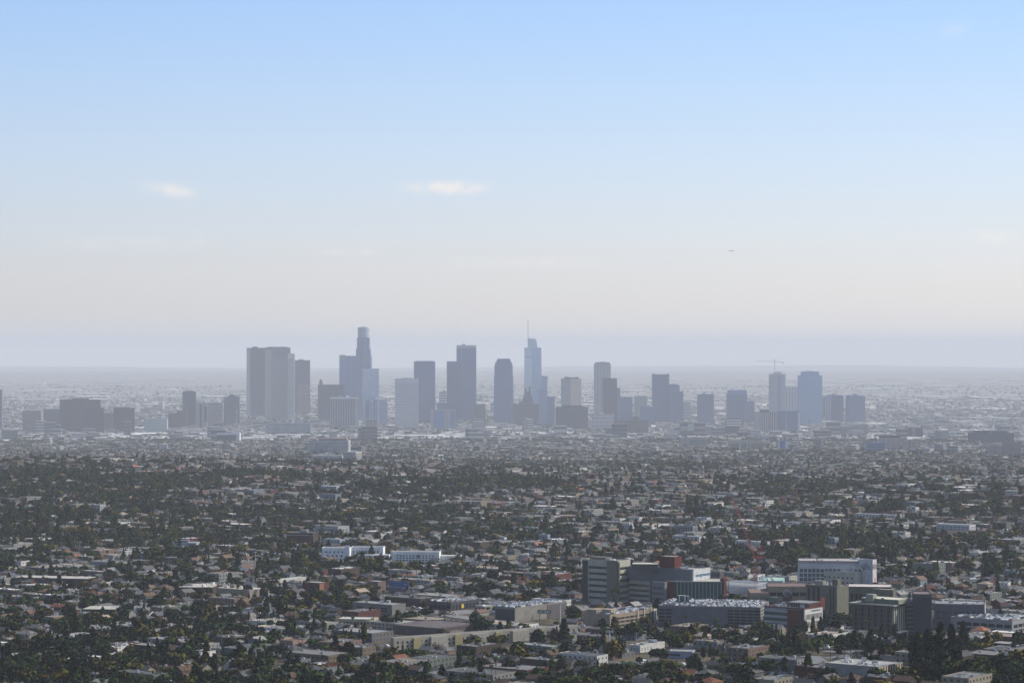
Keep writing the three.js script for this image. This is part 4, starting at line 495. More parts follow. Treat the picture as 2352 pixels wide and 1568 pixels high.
function deckCars(f, nx, rows, where, fill = .9, y = .45, sx = .94, sz = .9) { // rows of cars nose to nose on a roof or a yard
  const r = rng(Math.round(f.x * 3 + f.z)); f.t.updateMatrixWorld(true);
  for (let j = 0; j < rows; j++) for (let i = 0; i < nx; i++) if (r() < fill) { const p = V(((i + .5) / nx - .5) * f.w * sx, f.h + y, ((j + .5) / rows - .5) * f.l * sz + (r() - .5) * .5); f.t.localToWorld(p); cars.push({ x: p.x, y: p.y, z: p.z, turn: f.yaw + (r() < .5 ? 0 : Math.PI) + Math.PI / 2, where }); }
}
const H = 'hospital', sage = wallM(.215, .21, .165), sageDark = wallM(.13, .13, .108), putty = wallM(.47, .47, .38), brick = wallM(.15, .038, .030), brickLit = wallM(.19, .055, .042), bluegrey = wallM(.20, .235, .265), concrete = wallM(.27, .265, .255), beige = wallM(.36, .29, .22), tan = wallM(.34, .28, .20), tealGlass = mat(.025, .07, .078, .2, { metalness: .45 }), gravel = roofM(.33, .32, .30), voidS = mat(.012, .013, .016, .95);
const stripW = { fy: .42, out: .05 };

bld('hospital_tower', 'grey-green tower of level window strips with a tall blank pier, beside the low blue-grey clinic', H, { u0: 1340, us: 1421, u1: 1450, vt: 1291, vb: 1386, wall: putty, roof: gravel, parapet: 1.4, short: 'grey-green tower', plant: 31, plantN: 8, front: 60, specs: [
  ['n', 'band', .17, .69, .085, .97, 1, 6, darkGlass, stripW], ['n', 'panel', 0, .15, 0, 1, 1, 1, wallM(.10, .09, .085), { fx: 1, fy: 1, out: .6, name: 'stair_shaft' }], ['n', 'win', .03, .13, .04, .98, 2, 12, voidS, { fx: .55, fy: .7, out: .7 }], ['n', 'panel', .70, 1, -.03, 1, 1, 1, sage, { fx: 1, fy: 1, out: 1.6, name: 'blank_pier' }], ['w', 'band', .06, 1, .085, .97, 1, 6, darkGlass, stripW], ['w', 'panel', -.03, .04, 0, 1, 1, 1, sage, { fx: 1, fy: 1, out: 1.0, name: 'corner_pier' }]], top: [[.1, .55, .3, .8, 3, sage, 'roof_house']] });
{ const f = bld('clinic', 'long blue-grey clinic with a white lettered end wall and a red brick penthouse', H, { u0: 1450, us: 1592, u1: 1635, vt: 1311, vb: 1394, wall: bluegrey, roof: gravel, parapet: 1.2, short: 'blue-grey clinic', plant: 33, plantN: 12, front: 60, specs: [
    ['n', 'panel', 0, 1, 0, .33, 1, 1, bluegrey, { fx: 1, fy: 1, out: 1.8, name: 'smooth_upper_wall' }], ['n', 'panel', 0, .33, .36, 1, 1, 1, putty, { fx: 1, fy: 1, out: .3 }], ['n', 'band', 0, .32, .42, 1, 1, 4, darkGlass, { fy: .45, out: .5 }], ['n', 'panel', .33, .41, .34, 1, 1, 1, darkGlass, { fx: 1, fy: 1, out: .4, name: 'glass_slot' }],
    ['w', 'panel', 0, 1, -.04, .55, 1, 1, wallM(.56, .56, .57), { fx: 1, fy: 1, out: .5, name: 'white_end_wall' }], ['w', 'win', .12, .95, .26, .52, 11, 1, voidS, { fx: .45, fy: .9, out: .6 }]] });
  const e = slab(f, 'w', .5, .5, .17, .17, .62); lettering('KAISER', 1.9, mat(.04, .12, .2, .5), f.t, e.x + .35, e.y, f.l * .22, Math.PI / 2); lettering('PERMANENTE', 1.9, mat(.04, .12, .2, .5), f.t, e.x + .35, e.y + .1, -f.l * .26, Math.PI / 2);
  part('emblem', join([new THREE.SphereGeometry(.6, 8, 6).translate(0, 1.4, 0), new THREE.SphereGeometry(.42, 8, 6).translate(0, .9, .9), new THREE.ConeGeometry(.8, 1.6, 8).translate(0, .1, 0), new THREE.ConeGeometry(.6, 1.2, 8).translate(0, -.1, .9)]), mat(.05, .14, .22, .5), f.t).position.set(e.x + .4, e.y + .3, f.l * .03);
  wing(f, 'brick_penthouse', { d: f.d + 14, u0: 1516, us: 1549.6, u1: 1568.5, vt: 1280, vb: 1309, wall: brick, roof: gravel, parapet: .6, drop: 1 });
  wing(f, 'banded_wing', { d: f.d - 8, u0: 1499, us: 1527, u1: 1533, vt: 1338, vb: 1398, drop: 4, wall: wallM(.25, .26, .28), roof: gravel, parapet: .5, specs: [['n', 'band', .04, .9, .12, .95, 1, 4, darkGlass, { fy: .42, out: .06 }]] });
  wing(f, 'brick_stack', { d: f.d - 6, u0: 1529, us: 1555, u1: 1559, vt: 1336, vb: 1390, wall: brick, roof: gravel, drop: 4 });
  wing(f, 'glass_wing', { d: f.d - 10, u0: 1552, us: 1661, u1: 1666, vt: 1337, vb: 1386, deep: 30, drop: 4, wall: tealGlass, roof: roofM(.5, .48, .42), parapet: .8, rim: wallM(.45, .42, .36), specs: [['n', 'fin', 0, 1, .03, 1, 13, 1, mat(.12, .19, .19, .4), { fx: .22, out: .7 }]] });
  wing(f, 'brick_end_pier', { d: f.d - 11, u0: 1655, us: 1664, u1: 1669, vt: 1329, vb: 1386, drop: 4, wall: brick });
  wing(f, 'roof_canopy', { d: f.d + 10, u0: 1452, us: 1512, u1: 1516, vt: 1296, vb: 1307, wall: wallM(.12, .12, .12), roof: roofM(.6, .57, .48), deep: 16 }); }
{ const f = bld('parking_garage', 'large grey garage with a blank middle wall, its roof deck packed with cars', 'parking garage', { u0: 1515, us: 1747, u1: 1785, vt: 1398, vb: 1443, deep: 62, wall: wallM(.20, .205, .23), roof: gravel, parapet: 1.2, short: 'large grey garage', front: 46, low: 1, specs: [
    ['n', 'win', .005, .135, .06, .98, 2, 5, voidS, { fx: .86, fy: .6, out: .08, name: 'deck_opening' }], ['n', 'panel', .137, .675, -.05, 1, 1, 1, wallM(.18, .19, .215), { fx: 1, fy: 1, out: 1.2, name: 'blank_wall' }], ['n', 'win', .68, .995, .06, 1, 5, 6, voidS, { fx: .88, fy: .58, out: .08, name: 'deck_opening' }], ['w', 'win', .05, .98, .06, 1, 3, 6, voidS, { fx: .86, fy: .5, out: .08, name: 'deck_opening' }], ['w', 'band', 0, 1, 0, 1, 1, 6, wallM(.40, .38, .34), { fy: .34, out: .2, name: 'deck_rail' }]] });
  deckCars(f, 30, 8, 'on the roof deck of the large grey garage', .95);
  wing(f, 'stair_kiosk', { d: f.d + 40, u0: 1556, us: 1580, u1: 1584, vt: 1369, vb: 1386, wall: tealGlass, roof: roofM(.7, .68, .64), specs: [['n', 'fin', 0, 1, 0, 1, 2, 1, lineWhite, { fx: .2, out: .3 }]] }); wing(f, 'lift_kiosk', { d: f.d + 30, u0: 1768, us: 1784, u1: 1788, vt: 1372, vb: 1392, wall: tealGlass, roof: gravel }); }
{ const f = bld('parking_garage', 'low beige garage with open decks along its sunlit side, in front of the grey-green tower', 'parking garage', { u0: 1342, us: 1401, u1: 1510, vt: 1414, vb: 1447, wall: beige, roof: gravel, parapet: 1, short: 'low beige garage', front: 40, low: 2, specs: [['w', 'win', .02, .98, .14, .92, 9, 3, voidS, { fx: .86, fy: .5, out: .08, name: 'deck_opening' }], ['n', 'win', .5, .8, .3, .85, 1, 2, voidS, { fx: .6, fy: .5, out: .08 }], ['w', 'fin', .55, 1, -.25, 1, 3, 1, wallM(.50, .44, .36), { fx: .14, out: .6 }]], top: [[.1, .45, .02, .25, 4, beige, 'stair_house'], [.55, .9, .08, .2, 4.5, wallM(.42, .34, .25), 'stair_house']] });
  deckCars(f, 12, 14, 'on the roof deck of the low beige garage', .6); }
{ const f = bld('clinic', 'white and grey banded offices with a brick corner and a white punched end wall', H, { u0: 1762, us: 1847, u1: 1897, vt: 1400, vb: 1452, wall: wallM(.33, .35, .37), roof: roofM(.20, .20, .21), parapet: 1.2, rim: wallM(.15, .05, .045), short: 'brick-cornered offices', plant: 35, plantN: 14, front: 40, specs: [['n', 'band', 0, .62, .12, .9, 1, 3, tealGlass, { fy: .5, out: .1 }], ['n', 'band', 0, .62, .02, .98, 1, 4, wallM(.42, .45, .47), { fy: .32, out: .5, name: 'white_band' }], ['n', 'panel', .62, .92, .03, 1.12, 1, 1, brick, { fx: 1, fy: 1, out: 2.4, name: 'brick_corner' }], ['n', 'panel', .92, 1, 0, 1, 1, 1, wallM(.06, .065, .075), { fx: 1, fy: 1, out: .8, name: 'dark_corner' }],
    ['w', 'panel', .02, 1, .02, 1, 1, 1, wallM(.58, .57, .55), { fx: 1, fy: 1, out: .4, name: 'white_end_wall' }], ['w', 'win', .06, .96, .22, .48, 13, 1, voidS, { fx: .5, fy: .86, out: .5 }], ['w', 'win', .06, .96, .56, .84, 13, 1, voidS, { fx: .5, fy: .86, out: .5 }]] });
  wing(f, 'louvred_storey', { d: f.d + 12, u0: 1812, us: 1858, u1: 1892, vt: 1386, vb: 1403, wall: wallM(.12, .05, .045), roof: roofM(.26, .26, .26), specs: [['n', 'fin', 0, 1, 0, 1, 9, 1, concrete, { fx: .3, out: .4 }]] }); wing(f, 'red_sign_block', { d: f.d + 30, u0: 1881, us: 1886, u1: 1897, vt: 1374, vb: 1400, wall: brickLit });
  const e = slab(f, 'w', .5, .5, .13, .13, .5); lettering('CHILDRENS HOSPITAL', 1.0, mat(.05, .12, .08, .5), f.t, e.x + .3, e.y, -f.l * .12, Math.PI / 2); }
{ const f = bld('white_hospital', 'white hospital with a grid of square dark windows and a lettered stair tower', H, { u0: 1836.5, us: 1992, u1: 2000, vt: 1291, vb: 1346, deep: 40, wall: wallM(.54, .53, .55), roof: roofM(.42, .40, .37), parapet: 1.0, rim: wallM(.20, .09, .08), short: 'square-windowed hospital', front: 60, specs: [['n', 'win', .01, .62, .27, 1.02, 10, 4, mat(.03, .04, .06, .3), { fx: .78, fy: .76, out: .08 }], ['n', 'band', 0, 1, 0, .07, 1, 1, wallM(.42, .40, .43), { fy: 1, out: .4, name: 'roof_band' }]], plant: 37, plantN: 9 });
  wing(f, 'cream_annex', { d: f.d - 18, u0: 1893, us: 1966, u1: 1980, vt: 1316, vb: 1352, drop: 4, wall: wallM(.50, .47, .40), roof: roofM(.72, .69, .62), parapet: .8, specs: [['n', 'win', .06, .96, .2, .82, 7, 2, voidS, { fx: .36, fy: .34, out: .08 }]] });
  wing(f, 'stepped_shoulder', { d: f.d - 10, u0: 1960, us: 1982, u1: 1990, vt: 1304, vb: 1350, drop: 4, wall: wallM(.50, .48, .46), specs: [['n', 'win', .2, .9, .08, .2, 2, 1, voidS, { fx: .5, fy: .8 }]] });
  const s = wing(f, 'stair_tower', { d: f.d - 16, u0: 1977, us: 2005, u1: 2016, vt: 1287, vb: 1352, drop: 4, wall: wallM(.52, .54, .56), roof: gravel, parapet: .8, specs: [['w', 'panel', 0, 1, 0, 1, 1, 1, wallM(.62, .55, .56), { fx: 1, fy: 1, out: .15 }], ['n', 'win', .25, .45, .26, .36, 1, 1, voidS, { fx: .4, fy: .8 }], ['w', 'win', .4, .75, .6, .95, 1, 2, mat(.2, .1, .1, .6), { fx: .7, fy: .6, out: .25 }]] });
  const dk = mat(.05, .06, .1, .6); ['CHA', 'HOLLYWOOD', 'PRESBYTERIAN', 'MEDICAL CENTER'].forEach((w, i) => lettering(w, 1.15, dk, s.t, -s.w * .04, s.h - 4 - i * 1.75, s.l / 2 + .1, 0)); ['HOLLYWOOD', 'PRESBYTERIAN', 'MEDICAL CENTER'].forEach((w, i) => lettering(w, .9, dk, s.t, s.w / 2 + .3, s.h - 5.4 - i * 1.6, 0, Math.PI / 2)); part('green_emblem', new THREE.CylinderGeometry(.8, .8, .15, 12).rotateZ(Math.PI / 2).translate(s.w / 2 + .3, s.h - 3.4, -.3), mat(.03, .25, .12, .5), s.t); }
{ const f = bld('medical_offices', 'tan offices with a glass arch over the door, behind the large grey garage', H, { u0: 1766, us: 1856, u1: 1862, vt: 1349, vb: 1395, deep: 40, wall: tan, roof: roofM(.22, .15, .13), parapet: .9, short: 'tan arched offices', front: 50, specs: [['n', 'win', .02, .98, .24, .44, 5, 1, voidS, { fx: .86, fy: .9, out: .08 }], ['n', 'win', .02, .42, .62, .78, 3, 1, mat(.12, .085, .075, .4), { fx: .84, fy: .9 }], ['n', 'win', .64, .98, .62, .78, 2, 1, mat(.12, .085, .075, .4), { fx: .84, fy: .9 }], ['n', 'panel', .36, .60, .42, 1, 1, 1, wallM(.13, .09, .085), { fx: 1, fy: 1, out: .5, name: 'brown_porch' }]] });
  const a = new THREE.TorusGeometry(3.6, .3, 5, 14, Math.PI); part('glass_arch', join([a, box(.3, 6, .3, 0, .6, 0), box(.3, 5, .3, -1.6, 0, 0), box(.3, 5, .3, 1.6, 0, 0)]), mat(.4, .5, .55, .3, { metalness: .4 }), f.t).position.set(-f.w * .03, f.h * .66, f.l / 2 + .8);
  wing(f, 'low_wing', { d: f.d - 6, u0: 1723, us: 1766, u1: 1768, vt: 1362, vb: 1395, deep: 40, drop: 3, wall: tan, roof: roofM(.26, .18, .14), specs: [['n', 'win', .06, .98, .22, .48, 2, 1, mat(.10, .08, .075, .4), { fx: .86, fy: .9 }]] }); }
{ const f = bld('hospital_block', 'green-grey hospital wings with dark upright window slots, behind the overhang-roofed tower', H, { u0: 1858, us: 1926, u1: 1955, vt: 1349, vb: 1418, wall: sage, roof: roofM(.6, .57, .47), parapet: 1.0, short: 'green-grey wings', plant: 39, front: 50, specs: [['n', 'fin', .02, .46, .06, .62, 3, 1, voidS, { fx: .45, out: .08, name: 'window_slot' }], ['n', 'panel', 0, .48, -.02, .06, 1, 1, wallM(.11, .15, .09), { fx: 1, fy: 1, out: .8, name: 'roof_band' }], ['n', 'panel', .48, 1, -.06, 1, 1, 1, sage, { fx: 1, fy: 1, out: 2.2, name: 'blank_wing' }], ['n', 'win', .76, .94, .02, 1, 2, 12, voidS, { fx: .55, fy: .72, out: 2.3 }]], top: [[.78, .95, .1, .4, 7, sage, 'roof_house'], [.1, .4, .4, .7, 4, wallM(.3, .3, .27), 'roof_house']] });
  wing(f, 'far_wing', { d: f.d + 34, u0: 1950, us: 2048, u1: 2061, vt: 1350, vb: 1420, deep: 30, drop: 6, wall: sageDark, roof: roofM(.62, .55, .5), parapet: .8, rim: wallM(.2, .1, .09), specs: [['n', 'panel', 0, 1, .02, .2, 1, 1, wallM(.17, .21, .15), { fx: 1, fy: 1, out: .9, name: 'roof_band' }], ['n', 'fin', .05, .95, .22, 1, 9, 1, voidS, { fx: .4, out: .08, name: 'window_slot' }]] }); wing(f, 'low_roof', { d: f.d + 20, u0: 2008, us: 2052, u1: 2062, vt: 1356, vb: 1384, wall: sage, roof: roofM(.65, .62, .5), parapet: .6 }); }
{ const f = bld('hospital_tower', 'dark green-grey tower with upright window slots under an overhanging slab roof', H, { u0: 1966, us: 2051, u1: 2088, vt: 1392, vb: 1462, wall: sageDark, roof: gravel, parapet: 0, short: 'overhang-roofed tower', front: 60, specs: [['n', 'fin', .02, .98, .05, 1, 6, 1, voidS, { fx: .3, out: .08, name: 'window_slot' }], ['n', 'win', .02, .98, .06, 1, 6, 12, mat(.05, .055, .06, .4), { fx: .16, fy: .5, out: .2, stuff: false, skip: (i, j) => j % 2 }], ['w', 'fin', .04, .96, .05, .82, 6, 1, putty, { fx: .42, out: .5, name: 'pale_pier' }], ['w', 'fin', .04, .96, .05, .85, 5, 1, voidS, { fx: .22, out: .1, name: 'window_slot' }], ['w', 'panel', .2, .85, .84, 1, 1, 1, wallM(.6, .55, .52), { fx: 1, fy: 1, out: 4, name: 'entrance_portal' }], ['w', 'panel', .28, .77, .88, 1.02, 1, 1, voidS, { fx: 1, fy: 1, out: 4.1, name: 'doorway' }]] });
  part('slab_roof', box(f.w + 5, 1.0, f.l + 5, 0, f.h + .4, 0), wallM(.34, .35, .31), f.t);
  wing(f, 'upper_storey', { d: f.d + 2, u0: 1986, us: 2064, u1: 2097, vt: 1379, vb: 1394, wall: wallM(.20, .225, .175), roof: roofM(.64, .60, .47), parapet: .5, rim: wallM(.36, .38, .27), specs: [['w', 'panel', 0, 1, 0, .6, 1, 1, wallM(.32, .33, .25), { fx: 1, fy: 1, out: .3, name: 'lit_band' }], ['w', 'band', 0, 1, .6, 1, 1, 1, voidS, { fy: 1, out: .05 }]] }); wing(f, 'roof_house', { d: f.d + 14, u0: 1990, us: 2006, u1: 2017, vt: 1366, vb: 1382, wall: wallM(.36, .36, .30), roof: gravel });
  part('satellite_dish', new THREE.SphereGeometry(2.1, 14, 5, 0, 6.283, 0, .9).rotateX(-.9).translate(f.w * .2, f.h + 4, f.l * .35), wallM(.7, .7, .68), f.t); }
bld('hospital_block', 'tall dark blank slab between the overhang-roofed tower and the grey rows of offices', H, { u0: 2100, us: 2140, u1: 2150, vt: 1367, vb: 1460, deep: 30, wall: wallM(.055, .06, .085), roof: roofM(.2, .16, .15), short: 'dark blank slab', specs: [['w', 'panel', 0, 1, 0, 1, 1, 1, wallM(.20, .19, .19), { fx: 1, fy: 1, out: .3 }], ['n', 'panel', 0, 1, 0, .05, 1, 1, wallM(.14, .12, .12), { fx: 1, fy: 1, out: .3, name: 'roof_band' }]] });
bld('medical_offices', 'grey offices with three rows of dark windows, right of the dark blank slab', H, { u0: 2150, us: 2262, u1: 2281, vt: 1391, vb: 1448, deep: 34, wall: wallM(.16, .175, .205), roof: roofM(.3, .3, .3), parapet: 1.1, short: 'grey windowed offices', plant: 43, specs: [['n', 'win', .02, .97, .16, .92, 4, 3, mat(.03, .035, .05, .3), { fx: .8, fy: .36, out: .08 }], ['n', 'fin', .02, .97, 0, 1, 4, 1, wallM(.22, .235, .26), { fx: .06, out: .5 }], ['w', 'panel', 0, 1, 0, 1, 1, 1, wallM(.42, .41, .40), { fx: 1, fy: 1, out: .3 }]] });
bld('hospital_block', 'narrow banded link between the overhang-roofed tower and the dark blank slab', H, { u0: 2083, us: 2102, u1: 2104, vt: 1384, vb: 1459, deep: 20, wall: wallM(.12, .135, .15), roof: gravel, specs: [['n', 'band', 0, 1, .06, 1, 1, 7, voidS, { fy: .4, out: .08 }]] });
{ const f = bld('parking_garage', 'pale garage at the picture edge with cars on its sunlit roof', 'parking garage', { u0: 2200, us: 2326, u1: 2392, vt: 1428, vb: 1460, wall: wallM(.34, .34, .36), roof: gravel, parapet: 1, short: 'pale edge garage', front: 30, low: 3, specs: [['n', 'win', .1, .99, .16, .95, 7, 2, voidS, { fx: .84, fy: .6, out: .08, name: 'deck_opening' }], ['w', 'win', .05, .95, .16, .95, 4, 2, voidS, { fx: .84, fy: .6, out: .08, name: 'deck_opening' }]] }); deckCars(f, 15, 8, 'on the roof of the pale edge garage', .85); }
{ const f = bld('parking_garage', 'broad pale garage with a dark end wall, roof crowded with cars, behind the roof-letter sign', 'parking garage', { u0: 1136, us: 1183, u1: 1304, vt: 1398, vb: 1429, wall: wallM(.29, .275, .245), roof: gravel, parapet: 1, short: 'crowded pale garage', front: 30, low: 3, specs: [['n', 'panel', .06, .96, .08, 1, 1, 1, wallM(.06, .07, .085), { fx: 1, fy: 1, out: .3, name: 'dark_end_wall' }], ['w', 'panel', .62, 1, .04, 1, 1, 1, wallM(.16, .15, .15), { fx: 1, fy: 1, out: .3 }]] }); deckCars(f, 13, 22, 'on the roof of the crowded pale garage', .92); }
{ const f = bld('store', 'long dark store with arched shop bays and cars parked on its roof', 'store', { u0: 983, us: 1036, u1: 1100, vt: 1385, vb: 1403, wall: wallM(.09, .10, .12), roof: gravel, parapet: .7, short: 'dark shop row', front: 24, low: 3, specs: [['w', 'win', .02, .98, .2, 1, 8, 1, voidS, { fx: .6, fy: .85, out: .08, name: 'shop_bay' }], ['n', 'win', .05, .95, .3, .9, 5, 1, voidS, { fx: .7, fy: .8, out: .08, name: 'shop_bay' }], ['w', 'panel', .36, .44, .3, .8, 1, 1, mat(.5, .36, .03, .6), { fx: 1, fy: 1, out: .2, name: 'yellow_panel' }]] }); deckCars(f, 8, 16, 'on the roof of the dark shop row', .5); }
{ // long terrace running away from us, seen on its sunlit side
  const f = bld('apartment_block', 'long cream terrace of flats with yellow bays, before a wide grey roof', 'apartment block', { u0: 896, us: 904, u1: 1103, vt: 1467, vb: 1493, yaw: -1.0, deep: 170, wall: wallM(.40, .37, .29), roof: roofM(.15, .14, .15), parapet: 1, rim: wallM(.48, .44, .38), short: 'long cream terrace', front: 24, low: 5, specs: [['w', 'win', .01, .99, .18, .92, 40, 2, voidS, { fx: .36, fy: .52, out: .1, stuff: false }], ...[.08, .3, .52, .74].map((s) => ['w', 'panel', s + .02, s + .06, .04, 1, 1, 1, wallM(.44, .38, .20), { fx: 1, fy: 1, out: 1.6, name: 'yellow_bay' }]), ...[.19, .41, .63, .86].map((s) => ['w', 'panel', s, s + .09, .02, 1, 1, 1, wallM(.46, .43, .36), { fx: 1, fy: 1, out: 2.2, name: 'cream_bay' }])] });
  const hull = bld('school_hall', 'wide low hall under a flat grey roof behind the long cream terrace', 'hall', { u0: 898, us: 1010, u1: 1096, vt: 1445, vb: 1454, d: f.d + 110, wall: wallM(.16, .13, .13), roof: roofM(.15, .125, .12), parapet: .8, short: 'wide grey-roofed hall', front: 0, specs: [['w', 'panel', 0, 1, 0, .4, 1, 1, wallM(.14, .10, .10), { fx: 1, fy: 1, out: .4 }]] }); }
bld('shop', 'yellow-cream shops with a square tower at one end', 'shop', { u0: 776, us: 858, u1: 866, vt: 1424, vb: 1437, deep: 20, wall: wallM(.44, .40, .24), roof: whiteRoof, parapet: .8, short: 'yellow-cream shops', front: 24, specs: [['n', 'win', .02, .9, .35, .9, 9, 1, voidS, { fx: .6, fy: .8 }], ['n', 'panel', .93, 1.02, -.4, 1, 1, 1, wallM(.46, .38, .22), { fx: 1, fy: 1, out: 2, name: 'corner_tower' }]] });
bld('offices', 'grey flat-roofed offices with two broad dark windows behind the yellow-cream shops', 'offices', { u0: 804, us: 900, u1: 930, vt: 1391, vb: 1413, wall: wallM(.24, .23, .22), roof: gravel, parapet: .9, short: 'grey flat offices', front: 24, specs: [['n', 'win', .04, .96, .25, .75, 3, 2, voidS, { fx: .5, fy: .5 }]], plant: 51 });
bld('store', 'brown-walled store with a bright flat roof', 'store', { u0: 405, us: 487, u1: 500, vt: 1350, vb: 1368, deep: 40, wall: wallM(.09, .06, .05), roof: roofM(.52, .47, .40), parapet: .5, short: 'brown bright-roofed store', front: 30, plant: 53 });
bld('store', 'beige warehouse with a sunlit flat roof, joined to the brown bright-roofed store', 'store', { u0: 489, us: 572, u1: 608, vt: 1356, vb: 1372, wall: wallM(.34, .29, .24), roof: roofM(.56, .50, .42), parapet: .5, short: 'beige warehouse', front: 30, plant: 55, top: [[.2, .34, .4, .6, 3, wallM(.4, .35, .28)], [.5, .56, .2, .4, 2.4, wallM(.4, .35, .28)]] });
{ const f = bld('school', 'long dark school wings with pale roof edges among trees at the left', 'school', { u0: 20, us: 200, u1: 214, vt: 1330, vb: 1343, deep: 26, wall: wallM(.06, .065, .085), roof: roofM(.5, .47, .42), parapet: .4, short: 'long dark school', front: 20, specs: [['n', 'band', 0, 1, .3, .7, 1, 1, darkGlass, { fy: .8, out: .05 }]] });
  wing(f, 'front_wing', { d: f.d - 60, u0: -10, us: 146, u1: 156, vt: 1346, vb: 1358, deep: 20, wall: wallM(.045, .055, .085), roof: roofM(.45, .44, .42), drop: 4, specs: [['n', 'fin', 0, 1, 0, 1, 16, 1, wallM(.1, .11, .13), { fx: .15, out: .3 }]] }); }
bld('store', 'dark-walled store under a pale flat roof, left of centre among the bungalows', 'store', { u0: 186, us: 263, u1: 270, vt: 1400, vb: 1413, deep: 30, wall: wallM(.05, .05, .06), roof: roofM(.5, .47, .40), parapet: .3, short: 'dark pale-roofed store', front: 20 });
{ const f = bld('parking_garage', 'sloping white car ramp with open bays behind the beige warehouse', 'parking garage', { u0: 616, us: 640, u1: 706, vt: 1334, vb: 1347, wall: wallM(.50, .48, .43), roof: roofM(.5, .48, .43), parapet: .7, short: 'white car ramp', front: 20, specs: [['w', 'win', .04, .96, .3, .9, 8, 1, voidS, { fx: .7, fy: .8, out: .1, name: 'deck_opening' }], ['n', 'panel', 0, 1, 0, 1, 1, 1, brick, { fx: 1, fy: 1, out: .2, name: 'brick_end' }]] }); }
bld('shop', 'dark red block with a pale roof right of the white car ramp', 'shop', { u0: 694, us: 733, u1: 754, vt: 1340, vb: 1366, wall: wallM(.11, .05, .045), roof: gravel, parapet: .7, short: 'dark red block', front: 24, specs: [['w', 'panel', 0, .45, 0, .6, 1, 1, wallM(.34, .16, .10), { fx: 1, fy: 1, out: .4 }], ['n', 'win', .4, .7, .15, .5, 2, 1, voidS, { fx: .6, fy: .8 }]] });
bld('shop', 'brown block with a purple-red base near the blue billboard', 'shop', { u0: 842, us: 868, u1: 885, vt: 1337, vb: 1361, wall: wallM(.22, .16, .14), roof: gravel, parapet: .6, short: 'brown block', front: 24, specs: [['n', 'panel', 0, 1, .55, 1, 1, 1, wallM(.14, .05, .05), { fx: 1, fy: 1, out: .2 }]] });
{ const f = bld('billboard_building', 'dark shed with a wide blue billboard on its roof', 'billboard', { u0: 892, us: 934, u1: 948, vt: 1353, vb: 1364, wall: wallM(.20, .19, .24), roof: gravel, short: 'blue billboard', front: 20 });
  part('billboard', box(f.w * 1.1, 6.4, .7, 0, f.h + 4.2, f.l * .3), mat(.03, .075, .19, .5), f.t); part('billboard_frame', join([box(f.w * 1.12, .3, 1, 0, f.h + .9, f.l * .3), box(.4, 2, .4, -f.w * .3, f.h, f.l * .3), box(.4, 2, .4, f.w * .3, f.h, f.l * .3)]), steel, f.t); part('billboard_print', join([box(f.w * .5, .5, .1, -f.w * .2, f.h + 6.2, f.l * .3 + .4), box(f.w * .18, 1.6, .1, f.w * .36, f.h + 4.2, f.l * .3 + .4)]), mat(.10, .17, .32, .5), f.t); }
